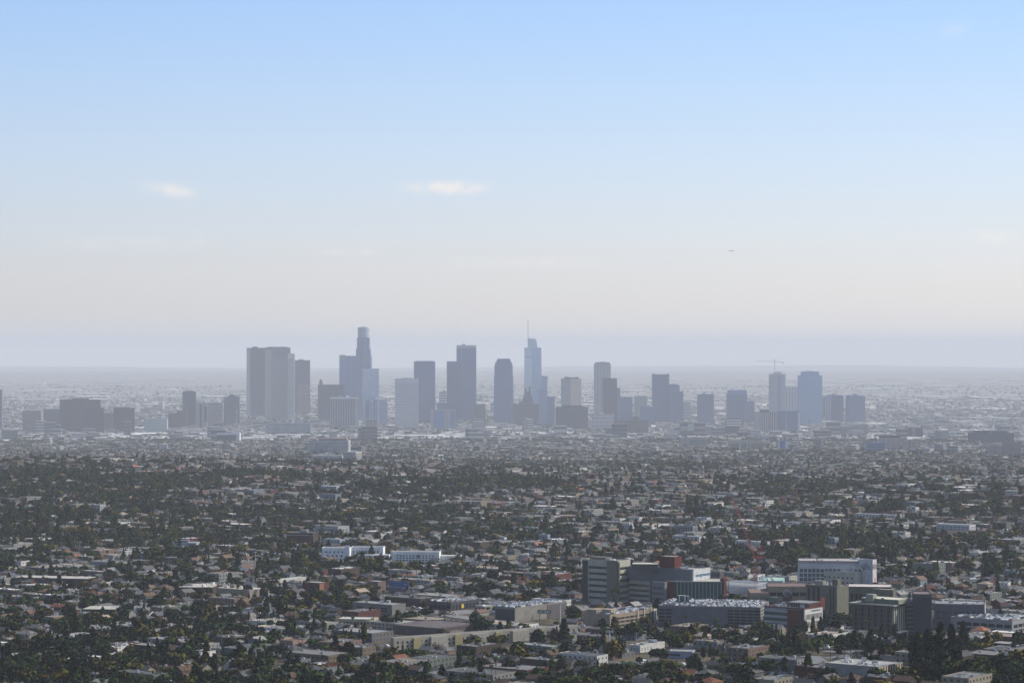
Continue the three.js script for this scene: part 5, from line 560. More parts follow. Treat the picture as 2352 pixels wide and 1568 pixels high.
{ // steel frame of a new building with its red crane
  const f = frame({ u0: 1670, us: 1740, u1: 1766, vt: 1340, vb: 1372 }), t = thing('steel_frame', 'white steel frame of a new building beside the red crane', 'construction site', V(f.x, f.y, f.z), f.yaw), col = mat(.55, .55, .55, .5); landmarks.push({ x: f.x, z: f.z, n: 'white steel frame' });
  const nx = 12, nz = 5, nf = 3; for (let i = 0; i <= nx; i++) for (let k = 0; k <= nz; k++) part('column', unit, col, t).scale.set(.45, f.h, .45), t.children[t.children.length - 1].position.set((i / nx - .5) * f.w, f.h / 2, (k / nz - .5) * f.l);
  for (let y = 1; y <= nf; y++) { for (let k = 0; k <= nz; k++) { const m = part('beam', unit, col, t); m.scale.set(f.w, .4, .3); m.position.set(0, y / nf * f.h, (k / nz - .5) * f.l); } for (let i = 0; i <= nx; i += 2) { const m = part('beam', unit, col, t); m.scale.set(.3, .36, f.l); m.position.set((i / nx - .5) * f.w, y / nf * f.h - .4, 0); } }
  for (let y = 1; y < nf; y++) part('deck', box(f.w * .6, .2, f.l * .5, f.w * .15, y / nf * f.h + .4, 0), mat(.3, .3, .31, .7), t); keepFree(f.x, f.z, f.w, f.l, f.yaw, 50, 2);
  const d = f.d + 12, k = d / FOC, u = 1737, p = at(u, 1361, d), c = thing('luffing_crane', 'red lattice crane with its boom raised, standing by the white steel frame', 'crane', V(p.x, groundY(p.x, -d), -d)), red = mat(.30, .022, .028, .55), X = (a) => (a - u) * k, Y = (v) => EYE - (v - CV) / FOC * d - c.position.y, top = Y(1283);
  const lattice = (A, B, w, n, r) => { const g = [], D = new THREE.Vector3().subVectors(B, A), s = new THREE.Vector3().crossVectors(D, V(0, 0, 1)).normalize().multiplyScalar(w / 2), q = V(0, 0, w / 2), P = (t, a, b) => A.clone().addScaledVector(D, t).addScaledVector(s, a).addScaledVector(q, b); for (const [a, b] of [[1, 1], [1, -1], [-1, 1], [-1, -1]]) g.push(bar(P(0, a, b), P(1, a, b), r, 4)); for (let i = 0; i < n; i++) { const e = i % 2 ? 1 : -1; for (const b of [1, -1]) g.push(bar(P(i / n, e, b), P((i + 1) / n, -e, b), r * .7, 3)); g.push(bar(P(i / n, 1, e), P((i + 1) / n, 1, -e), r * .7, 3), bar(P(i / n, -1, e), P((i + 1) / n, -1, -e), r * .7, 3)); } return join(g); };
  part('mast', lattice(V(0, -3, 0), V(0, top, 0), 2.2, 14, .2), red, c); part('boom', lattice(V(-.8, top + 1, 0), V(X(1679.4), Y(1139), 0), 1.7, 34, .17), red, c); part('a_frame', lattice(V(1.2, top + 1, 0), V(X(1749.5), Y(1255), 0), 1.5, 8, .2), red, c); part('slewing_deck', box(11, 1.6, 2.6, 1.5, top + .6, 0), red, c); part('counterweight', box(3, 3.4, 2.6, 7.6, top - .9, 0), mat(.10, .09, .09, .8), c); part('cab', box(1.8, 2, 1.8, -1.4, top - .9, 1.6), mat(.6, .6, .6, .5), c); part('boom_stay', join([bar(V(X(1749.5), Y(1255), 0), V(X(1690), Y(1166), 0), .09, 3), bar(V(X(1749.5), Y(1255), 0), V(7, top + 1, 0), .12, 3)]), red, c); landmarks.push({ x: p.x, z: -d, n: 'red crane' }); }
bld('market_hall', 'pale green sloping-roofed hall behind the red crane', 'hall', { u0: 1740, us: 1800, u1: 1812, vt: 1335, vb: 1356, deep: 40, wall: mat(.28, .42, .38, .7), roof: roofM(.40, .55, .48), parapet: .6, short: 'pale green hall', front: 30, plant: 57, plantN: 14 });
// the white school in two parts
{ const f = bld('art_deco_school', 'white two-storey school with a stair tower at each bend, broad and plain', 'school', { u0: 738.5, us: 803, u1: 806, vt: 1260, vb: 1286, yaw: -.06, deep: 22, wall: wallM(.74, .74, .75), roof: gravel, parapet: .9, short: 'white two-storey school', front: 100, low: 3, specs: [['n', 'win', .08, .95, .18, .42, 6, 1, voidS, { fx: .3, fy: .6, out: .1 }], ['n', 'win', .12, .95, .52, .76, 5, 1, voidS, { fx: .34, fy: .6, out: .1 }], ['n', 'panel', .84, .99, -.28, 1, 1, 1, wallM(.72, .73, .75), { fx: 1, fy: 1, out: 2.4, name: 'stair_tower' }], ['n', 'win', .3, .6, .82, 1, 3, 1, voidS, { fx: .5, fy: .8 }]] });
  wing(f, 'right_wing', { d: f.d + 14, u0: 806, us: 880, u1: 884.5, vt: 1258, vb: 1284, deep: 20, yaw: -.06, drop: 4, wall: wallM(.72, .72, .73), roof: gravel, parapet: .8, specs: [['n', 'win', .04, .88, .2, .5, 9, 1, voidS, { fx: .34, fy: .6, out: .1 }], ['n', 'win', .04, .88, .62, .86, 9, 1, voidS, { fx: .3, fy: .6, out: .1 }], ['n', 'panel', .88, 1, -.18, 1, 1, 1, wallM(.72, .73, .74), { fx: 1, fy: 1, out: 2, name: 'stair_tower' }]] }); wing(f, 'low_front', { d: f.d - 10, u0: 820, us: 893, u1: 895, vt: 1275, vb: 1288, deep: 14, yaw: -.06, drop: 4, wall: wallM(.76, .76, .76), roof: whiteRoof }); }
{ const f = bld('art_deco_school', 'white three-storey school block with close window rows and end towers', 'school', { u0: 897, us: 1009, u1: 1012, vt: 1269, vb: 1291, yaw: -.06, deep: 20, wall: wallM(.74, .73, .71), roof: gravel, parapet: .8, short: 'white three-storey school', front: 90, low: 3, specs: [['n', 'win', .1, .9, .22, .92, 12, 3, voidS, { fx: .6, fy: .42, out: .1 }], ['n', 'panel', 0, .06, -.16, 1, 1, 1, wallM(.74, .73, .70), { fx: 1, fy: 1, out: 1.6, name: 'end_tower' }], ['n', 'panel', .91, 1, -.1, 1, 1, 1, wallM(.74, .73, .70), { fx: 1, fy: 1, out: 1.6, name: 'end_tower' }]] });
  wing(f, 'low_wing', { d: f.d + 8, u0: 1011, us: 1058, u1: 1061, vt: 1277, vb: 1292, deep: 16, yaw: -.06, drop: 4, wall: wallM(.72, .72, .70), roof: whiteRoof, specs: [['n', 'panel', .74, 1, -.5, 1, 1, 1, wallM(.6, .59, .57), { fx: 1, fy: 1, out: 1.6, name: 'end_tower' }]] }); }
bld('hotel_block', 'pale blue-white block of flats with a teal roof line above the white two-storey school', 'apartment block', { u0: 741, us: 780, u1: 791, vt: 1240, vb: 1258, wall: wallM(.36, .43, .48), roof: whiteRoof, parapet: .8, short: 'pale blue block', front: 24, specs: [['n', 'win', .05, .95, .2, .9, 6, 2, lineDark, { fx: .4, fy: .5 }]] });
bld('hotel_block', 'grey-white flats with a row of tall dark windows below a dark roof', 'apartment block', { u0: 716, us: 776, u1: 800, vt: 1210, vb: 1229, wall: wallM(.40, .40, .40), roof: roofM(.2, .18, .18), parapet: .8, short: 'tall-windowed flats', front: 26, specs: [['n', 'win', .1, .98, .3, .86, 11, 2, voidS, { fx: .45, fy: .6 }], ['w', 'win', .1, .9, .3, .86, 3, 2, voidS, { fx: .45, fy: .6 }]] });
bld('warehouse', 'long dark brown brick hall', 'hall', { u0: 657, us: 719, u1: 726, vt: 1225, vb: 1251, deep: 30, wall: wallM(.085, .055, .05), roof: roofM(.14, .12, .12), parapet: .7, short: 'dark brown hall', front: 26, specs: [['n', 'band', 0, 1, .12, .2, 1, 1, wallM(.3, .28, .26), { fy: 1, out: .2 }]], top: [[.45, .7, .3, .7, 3, greyStone]] });
bld('villa', 'large pale blue hip-roofed house with a broad roof on the hillside', 'house', { u0: 731, us: 770, u1: 782, vt: 1136, vb: 1153, wall: wallM(.24, .27, .32), roof: roofM(.3, .29, .28), short: 'hillside villa', front: 30 });
bld('school', 'pale blue two-storey school block high among the trees', 'school', { u0: 735, us: 772, u1: 778, vt: 1117, vb: 1131, deep: 20, wall: wallM(.30, .34, .40), roof: whiteRoof, parapet: .6, short: 'pale blue school', front: 30, specs: [['n', 'win', .05, .95, .2, .85, 6, 2, lineDark, { fx: .4, fy: .5 }]] });
{ const f = bld('mission_building', 'white long hall under a terracotta roof with a square tower', 'hall', { u0: 207, us: 262, u1: 270, vt: 1217, vb: 1229, deep: 16, wall: wallM(.46, .46, .46), roof: roofM(.26, .10, .06), short: 'tile-roofed white hall', front: 24, specs: [['n', 'win', .35, .9, .3, .7, 8, 1, voidS, { fx: .4, fy: .8 }]] }); wing(f, 'square_tower', { d: f.d + 26, u0: 209, us: 219, u1: 222, vt: 1199, vb: 1222, wall: wallM(.42, .42, .44) }); }
{ const f = bld('mural_building', 'grey block with a pale blue painted wall and an orange spot', 'shop', { u0: 393, us: 449, u1: 455, vt: 1248, vb: 1264, deep: 26, wall: wallM(.34, .40, .48), roof: gravel, parapet: .7, short: 'blue painted wall', front: 24, top: [[.1, .6, .3, .7, 3, greyStone]] }); part('orange_spot', new THREE.CylinderGeometry(2.1, 2.1, .12, 18).rotateX(Math.PI / 2).translate(f.w * .38, f.h * .62, f.l / 2 + .1), wallM(.45, .14, .03), f.t);
  wing(f, 'grey_front', { d: f.d - 34, u0: 422, us: 449, u1: 470, vt: 1256, vb: 1280, drop: 4, wall: wallM(.19, .185, .19), roof: gravel, parapet: .6 }); }
bld('apartment_block', 'white four-storey flats with shaded balconies among trees', 'apartment block', { u0: 212, us: 229, u1: 240, vt: 1160, vb: 1184, wall: wallM(.44, .44, .46), roof: greyRoof, parapet: .7, short: 'white balconied flats', front: 30, specs: [['n', 'win', .05, .95, .08, .95, 2, 4, lineDark, { fx: .6, fy: .5 }], ['w', 'win', .08, .92, .08, .95, 2, 4, lineDark, { fx: .5, fy: .5 }]] });
// white and cream flats scattered up the slope on the right
[['grey', 1553, 1592, 1604, 1209, 1228, .30, .31, .33, 7, 3, 'grey arched-window hotel'], ['white', 1601, 1624, 1635, 1190, 1206, .48, .50, .54, 4, 2, 'white hillside flats'], ['cream', 1632, 1664, 1680, 1213, 1229, .46, .44, .38, 5, 2, 'cream twin flats'], ['pale', 1547, 1606, 1623, 1234, 1244, .46, .46, .45, 6, 1, 'low pale flats'], ['white', 1668, 1690, 1702, 1233, 1244, .50, .50, .50, 4, 2, 'small white flats'], ['white', 2048, 2080, 2095, 1224, 1241, .52, .50, .46, 5, 3, 'tall white flats'], ['white', 1972, 2058, 2075, 1184, 1197, .50, .50, .50, 12, 2, 'long white flats'], ['white', 2085, 2104, 2114, 1166, 1184, .54, .54, .55, 3, 3, 'bright white flats'], ['pale blue', 1888, 1918, 1929, 1236, 1251, .34, .38, .44, 5, 2, 'pale blue flats'], ['cream', 2045, 2076, 2092, 1206, 1222, .44, .42, .37, 5, 3, 'cream stacked flats'], ['white', 1692, 1756, 1771, 1246, 1260, .48, .49, .50, 9, 2, 'white stepped flats'], ['white', 1143, 1158, 1164, 1235, 1250, .52, .53, .55, 2, 2, 'white twin-block flats'], ['blue-white', 1238, 1258, 1264, 1229, 1242, .36, .42, .52, 3, 2, 'blue-white house'], ['white', 1430, 1446, 1455, 1203, 1220, .48, .50, .52, 3, 2, 'white steep-sited flats']].forEach(([c, u0, us, u1, vt, vb, r, g, b, nx, ny, short], i) => bld('apartment_block', `${c} ${ny + 1 > 3 ? 'four' : ny > 1 ? 'three' : 'two'}-storey flats: the ${short} among trees`.replace(/ flats: the (.*) among/, ' block, $1, among'), 'apartment block', { u0, us, u1, vt, vb, wall: wallM(r, g, b), roof: i % 3 ? whiteRoof : gravel, parapet: .8, short, front: 34, plant: 60 + i, plantN: 4, specs: [['n', 'win', .04, .96, .15, .92, nx, ny, voidS, { fx: .42, fy: .5, out: .08 }], ['w', 'win', .08, .92, .15, .92, 3, ny, voidS, { fx: .42, fy: .5, out: .08 }]] }));
{ const f = bld('apartment_block', 'long white flats with green-glass balconies and a bright roof edge, right side', 'apartment block', { u0: 2160, us: 2228, u1: 2246, vt: 1207, vb: 1228, wall: wallM(.52, .53, .54), roof: whiteRoof, parapet: 1, short: 'balconied white flats', front: 40, specs: [['n', 'win', .02, .98, .12, .95, 8, 4, mat(.06, .10, .11, .3), { fx: .7, fy: .55, out: .08 }], ['n', 'band', 0, 1, 0, 1, 1, 4, wallM(.6, .6, .6), { fy: .2, out: .9, name: 'balcony_slab' }], ['w', 'win', .1, .9, .12, .95, 3, 4, voidS, { fx: .5, fy: .5, out: .08 }]] }); }
bld('pavilion', 'flat pavilion with a glaring yellow-white metal roof', 'shed', { u0: 1984, us: 1996, u1: 2002, vt: 1247, vb: 1252, wall: wallM(.3, .28, .24), roof: mat(.8, .70, .45, .22, { metalness: .5 }), parapet: 0, short: 'glaring metal roof', front: 30 });
// low things near the bottom edge
{ const f = bld('store', 'wide cream store with a striped side wall and roof vents, beside the car park', 'store', { u0: 1906, us: 2018, u1: 2088, vt: 1534, vb: 1560, wall: wallM(.36, .345, .31), roof: roofM(.40, .39, .36), parapet: .8, short: 'striped cream store', front: 16, low: 4, plant: 71, plantN: 14, specs: [['w', 'fin', .05, 1, .02, 1, 9, 1, wallM(.18, .12, .07), { fx: .2, out: .4, name: 'brown_stripe' }], ['w', 'fin', 0, .95, .02, 1, 9, 1, wallM(.52, .45, .34), { fx: .5, out: .25, name: 'cream_panel' }], ['n', 'panel', .5, 1, -.1, .0, 1, 1, wallM(.34, .33, .30), { fx: 1, fy: 1, out: .2, name: 'raised_front' }]] }); }
bld('office_block', 'dark flat-roofed block half hidden by trees at the lower right edge', 'offices', { u0: 2281, us: 2318, u1: 2346, vt: 1480, vb: 1508, wall: wallM(.045, .04, .05), roof: roofM(.32, .30, .30), parapet: .5, short: 'dark edge block', front: 10, low: 4, specs: [['n', 'fin', .3, .9, 0, 1, 2, 1, wallM(.14, .12, .13), { fx: .4, out: .3 }]] });
{ const f = bld('brick_store', 'long red brick store with a white roof at the bottom edge', 'store', { u0: 1395, us: 1606, u1: 1627, vt: 1561, vb: 1588, deep: 34, d: 1810, onGround: 1, wall: brick, roof: roofM(.62, .56, .48), parapet: .8, rim: wallM(.5, .46, .4), short: 'red brick store', front: 0, plant: 73, plantN: 10 });
  wing(f, 'tan_end', { d: f.d + 14, u0: 1669, us: 1728, u1: 1774, vt: 1557, vb: 1584, drop: 4, wall: wallM(.46, .41, .33), roof: roofM(.62, .58, .48), parapet: .8, specs: [['w', 'panel', 0, 1, 0, 1, 1, 1, brick, { fx: 1, fy: 1, out: .3, name: 'brick_side' }]] }); wing(f, 'white_roof_house', { d: f.d + 16, u0: 1459, us: 1476, u1: 1481, vt: 1539, vb: 1556, wall: wallM(.66, .65, .62) }); part('roof_spike', new THREE.ConeGeometry(2.2, 7, 4).translate(-f.w * .36, f.h + 3.4, -3), wallM(.5, .4, .3), f.t); part('roof_spike', new THREE.ConeGeometry(2.0, 6.4, 4).translate(-f.w * .30, f.h + 3.1, -3), wallM(.55, .5, .45), f.t); }
bld('shop', 'blue-white shop with a dark window band near the bottom', 'shop', { u0: 1536, us: 1590, u1: 1600, vt: 1498, vb: 1513, deep: 14, wall: wallM(.36, .39, .47), roof: gravel, parapet: .7, short: 'blue-white shop', front: 16, specs: [['n', 'win', .05, .5, .3, .6, 1, 1, darkGlass, { fx: 1, fy: 1, out: .1 }]] });
bld('apartment_block', 'white flats with square windows in front of the crowded street of shops', 'apartment block', { u0: 1446, us: 1470, u1: 1532, vt: 1484, vb: 1499, wall: wallM(.56, .55, .52), roof: gravel, parapet: .8, short: 'white square-windowed flats', front: 16, plant: 75, specs: [['n', 'win', .1, .9, .2, .8, 3, 2, voidS, { fx: .45, fy: .45 }], ['w', 'win', .03, .5, .25, .75, 4, 2, voidS, { fx: .35, fy: .45 }]] });
bld('apartment_block', 'pink flats with brown hipped roofs in the middle of the lower left', 'apartment block', { u0: 640, us: 672, u1: 700, vt: 1474, vb: 1492, wall: wallM(.36, .24, .2), roof: roofM(.16, .10, .07), short: 'pink flats', front: 16, specs: [['n', 'win', .05, .95, .25, .75, 4, 2, voidS, { fx: .35, fy: .45 }], ['w', 'win', .05, .95, .25, .75, 4, 2, voidS, { fx: .35, fy: .45 }]] });
bld('apartment_block', 'white shallow-roofed flats at the lower left with dark side wall', 'apartment block', { u0: 133, us: 166, u1: 206, vt: 1461, vb: 1475, wall: wallM(.46, .47, .5), roof: roofM(.35, .33, .32), parapet: .5, short: 'white lower-left flats', front: 16, specs: [['n', 'panel', .05, .95, .1, 1, 1, 1, wallM(.36, .40, .46), { fx: 1, fy: 1, out: .2 }]] });
bld('church_hall', 'white parapeted block with a stepped roof amid dark trees, lower left', 'hall', { u0: 240, us: 262, u1: 316, vt: 1490, vb: 1500, wall: wallM(.62, .60, .56), roof: roofM(.7, .66, .6), parapet: 1.2, short: 'white parapeted block', front: 14, plant: 77 });
bld('store', 'white-roofed store among dark trees near the lower left', 'store', { u0: 115, us: 150, u1: 226, vt: 1520, vb: 1534, wall: wallM(.40, .35, .3), roof: roofM(.66, .63, .58), parapet: .6, short: 'white-roofed store', front: 10, low: 4, plant: 79, plantN: 8 });
bld('apartment_block', 'large tan villa with a square flat roof on the lower left slope', 'apartment block', { u0: 97, us: 122, u1: 145, vt: 1418, vb: 1436, wall: wallM(.30, .19, .13), roof: roofM(.24, .22, .2), parapet: .3, short: 'tan square villa', front: 16, specs: [['w', 'win', .1, .9, .3, .8, 4, 2, voidS, { fx: .35, fy: .45 }]] });
{ // signs, masts and poles
  const mast = (u, vb, vt, label, short) => { const d = distanceOf(u, vb), k = d / FOC, p = at(u, vb, d), h = (vb - vt) * k, t = thing('cell_tower', label, 'antenna mast', p); part('mast', new THREE.CylinderGeometry(.32, .5, h, 10).translate(0, h / 2, 0), lineWhite, t); for (let i = -2; i <= 2; i++) part('antenna', box(.5, 2.2, .3, i * 1.15, h - .8, .3), lineWhite, t); part('cross_arm', box(6, .3, .3, 0, h - .8, 0), lineWhite, t); landmarks.push({ x: p.x, z: p.z, n: short }); keepFree(p.x, p.z, 3, 3, 0, 30, 2); };
  mast(1400.5, 1491, 1448, 'white mast topped by a row of short antennas, in front of the low beige garage', 'white antenna mast'); mast(1287, 1431, 1384, 'pale mast with antennas behind the roof-letter sign', 'pale antenna mast');
  const d = 2255, p = at(1250, 1428, d), k = d / FOC, t = thing('roof_letter_sign', 'row of white block letters on two tall dark posts', 'sign', V(p.x, groundY(p.x, -d), -d)), Y = (v) => EYE - (v - CV) / FOC * d - t.position.y; landmarks.push({ x: p.x, z: -d, n: 'roof-letter sign' });
  part('post', box(.4, Y(1406), .4, -4, Y(1406) / 2, 0), voidM, t); part('post', box(.4, Y(1406), .4, 4, Y(1406) / 2, 0), voidM, t); part('sign_board', box(11.5, 3, .3, 0, Y(1404.5), 0), voidM, t); lettering('JACOBS', 2.1, mat(.62, .62, .6, .6), t, 0, Y(1404.5) - 1, .25, 0); keepFree(p.x, -d, 12, 6, 0, 60, 1);
  for (const [u, vb, vt] of [[586, 1306, 1268], [601, 1310, 1272], [615, 1308, 1268], [631, 1305, 1270], [642, 1303, 1272]]) { const d = distanceOf(u, vb), p = at(u, vb, d), h = (vb - vt) * d / FOC, t = thing('floodlight_pole', `tall floodlight pole with a bright head, ${['first', 'second', 'third', 'fourth', 'fifth'][[586, 601, 615, 631, 642].indexOf(u)]} from the left in the playing-field row`, 'floodlight', p, 0, 'floodlight poles of the playing field'); part('pole', new THREE.CylinderGeometry(.2, .3, h, 6).translate(0, h / 2, 0), mat(.5, .5, .5, .5), t); part('lamp_head', box(2.6, 1.1, .6, 0, h, 0), mat(.75, .75, .75, .3), t); }
  landmarks.push({ x: at(615, 1306, distanceOf(615, 1306)).x, z: -distanceOf(615, 1306), n: 'floodlight poles' });
  // wooden utility poles along the streets
  const poles = [[60, 1476], [104, 1483], [206, 1476], [232, 1479], [247, 1488], [346, 1458], [412, 1452], [426, 1466], [591, 1446], [632, 1444], [712, 1470], [858, 1450], [905, 1462], [1020, 1484], [1338, 1500], [1413, 1494], [1433, 1500], [1470, 1502], [1510, 1470], [1692, 1526], [1680, 1545], [1205, 1340], [1213, 1345], [1225, 1348], [1278, 1330], [979, 1402], [926, 1380], [1344, 1440], [1100, 1330], [2048, 1500], [1892, 1560], [338, 1554], [480, 1520]];
  const first = thing('utility_pole', 'wooden utility pole', 'utility pole', V(0, 0, 0), 0, 'wooden utility poles of the near streets'); part('pole', new THREE.CylinderGeometry(.13, .2, 12.4, 7).translate(0, 6, 0), mat(.06, .045, .035, .9), first); part('crossarm', box(2.6, .16, .16, 0, 11.6, .1), mat(.06, .045, .035, .9), first); part('crossarm', box(2.2, .14, .14, 0, 10.6, .1), mat(.06, .045, .035, .9), first); part('transformer', new THREE.CylinderGeometry(.26, .26, .9, 8).translate(.3, 9.6, .2), steel, first);
  poles.forEach(([u, v], i) => { const o = i ? first.clone() : first; if (i) { o.name = numbered('utility_pole'); scene.add(o); } const d = distanceOf(u, v), p = at(u, v, d); o.position.copy(p); o.rotation.y = N_GRID + (i % 2 ? 1.57 : 0); o.scale.setScalar(.95 + hash2(i, 3) * .35); polesAt.push({ x: p.x, z: p.z, o }); keepFree(p.x, p.z, 3, 3, 0, 18, 1); });
}
// the boulevard and the open car park
{ const strip = (name, label, pts, w, m, clear) => { const q = pts.map(([u, v]) => { const d = distanceOf(u, v); return at(u, v, d); }), f = []; for (let i = 0; i + 1 < q.length; i++) { const a = q[i], b = q[i + 1], dx = b.x - a.x, dz = b.z - a.z, L = Math.hypot(dx, dz), nx = -dz / L * w / 2, nz = dx / L * w / 2, n = Math.ceil(L / 25); for (let k = 0; k < n; k++) { const c = [k / n, (k + 1) / n].flatMap((t) => [[a.x + dx * t + nx, a.z + dz * t + nz], [a.x + dx * t - nx, a.z + dz * t - nz]]).map(([x, z]) => [x, groundY(x, z) + .4, z]); f.push([c[0], c[1], c[3], c[2]]); } if (clear) keepFree((a.x + b.x) / 2, (a.z + b.z) / 2, w + 4, L, Math.atan2(dx, dz), 26, 2); } const o = new THREE.Mesh(tris(f), m); o.name = name; o.receiveShadow = true; o.userData = { kind: 'structure', label, category: 'road' }; scene.add(o); };
  const asphalt = roofM(.25, .24, .235);
  strip('road', 'wide pale boulevard passing the dark shop row and the crowded pale garage', [[960, 1402], [1010, 1410], [1100, 1404]], 34, asphalt, true); strip('road', 'pale street running from the dark shop row down past the roof-letter sign', [[1020, 1412], [1130, 1428], [1240, 1441], [1330, 1456]], 17, asphalt, true);
  strip('car_park', 'open asphalt car park at the lower right beside the striped cream store', [[1785, 1524], [1840, 1524], [1900, 1522]], 175, roofM(.22, .22, .22), true); strip('car_park', 'car park and drive behind the striped cream store', [[1915, 1500], [2000, 1497]], 44, roofM(.24, .235, .23), true); }
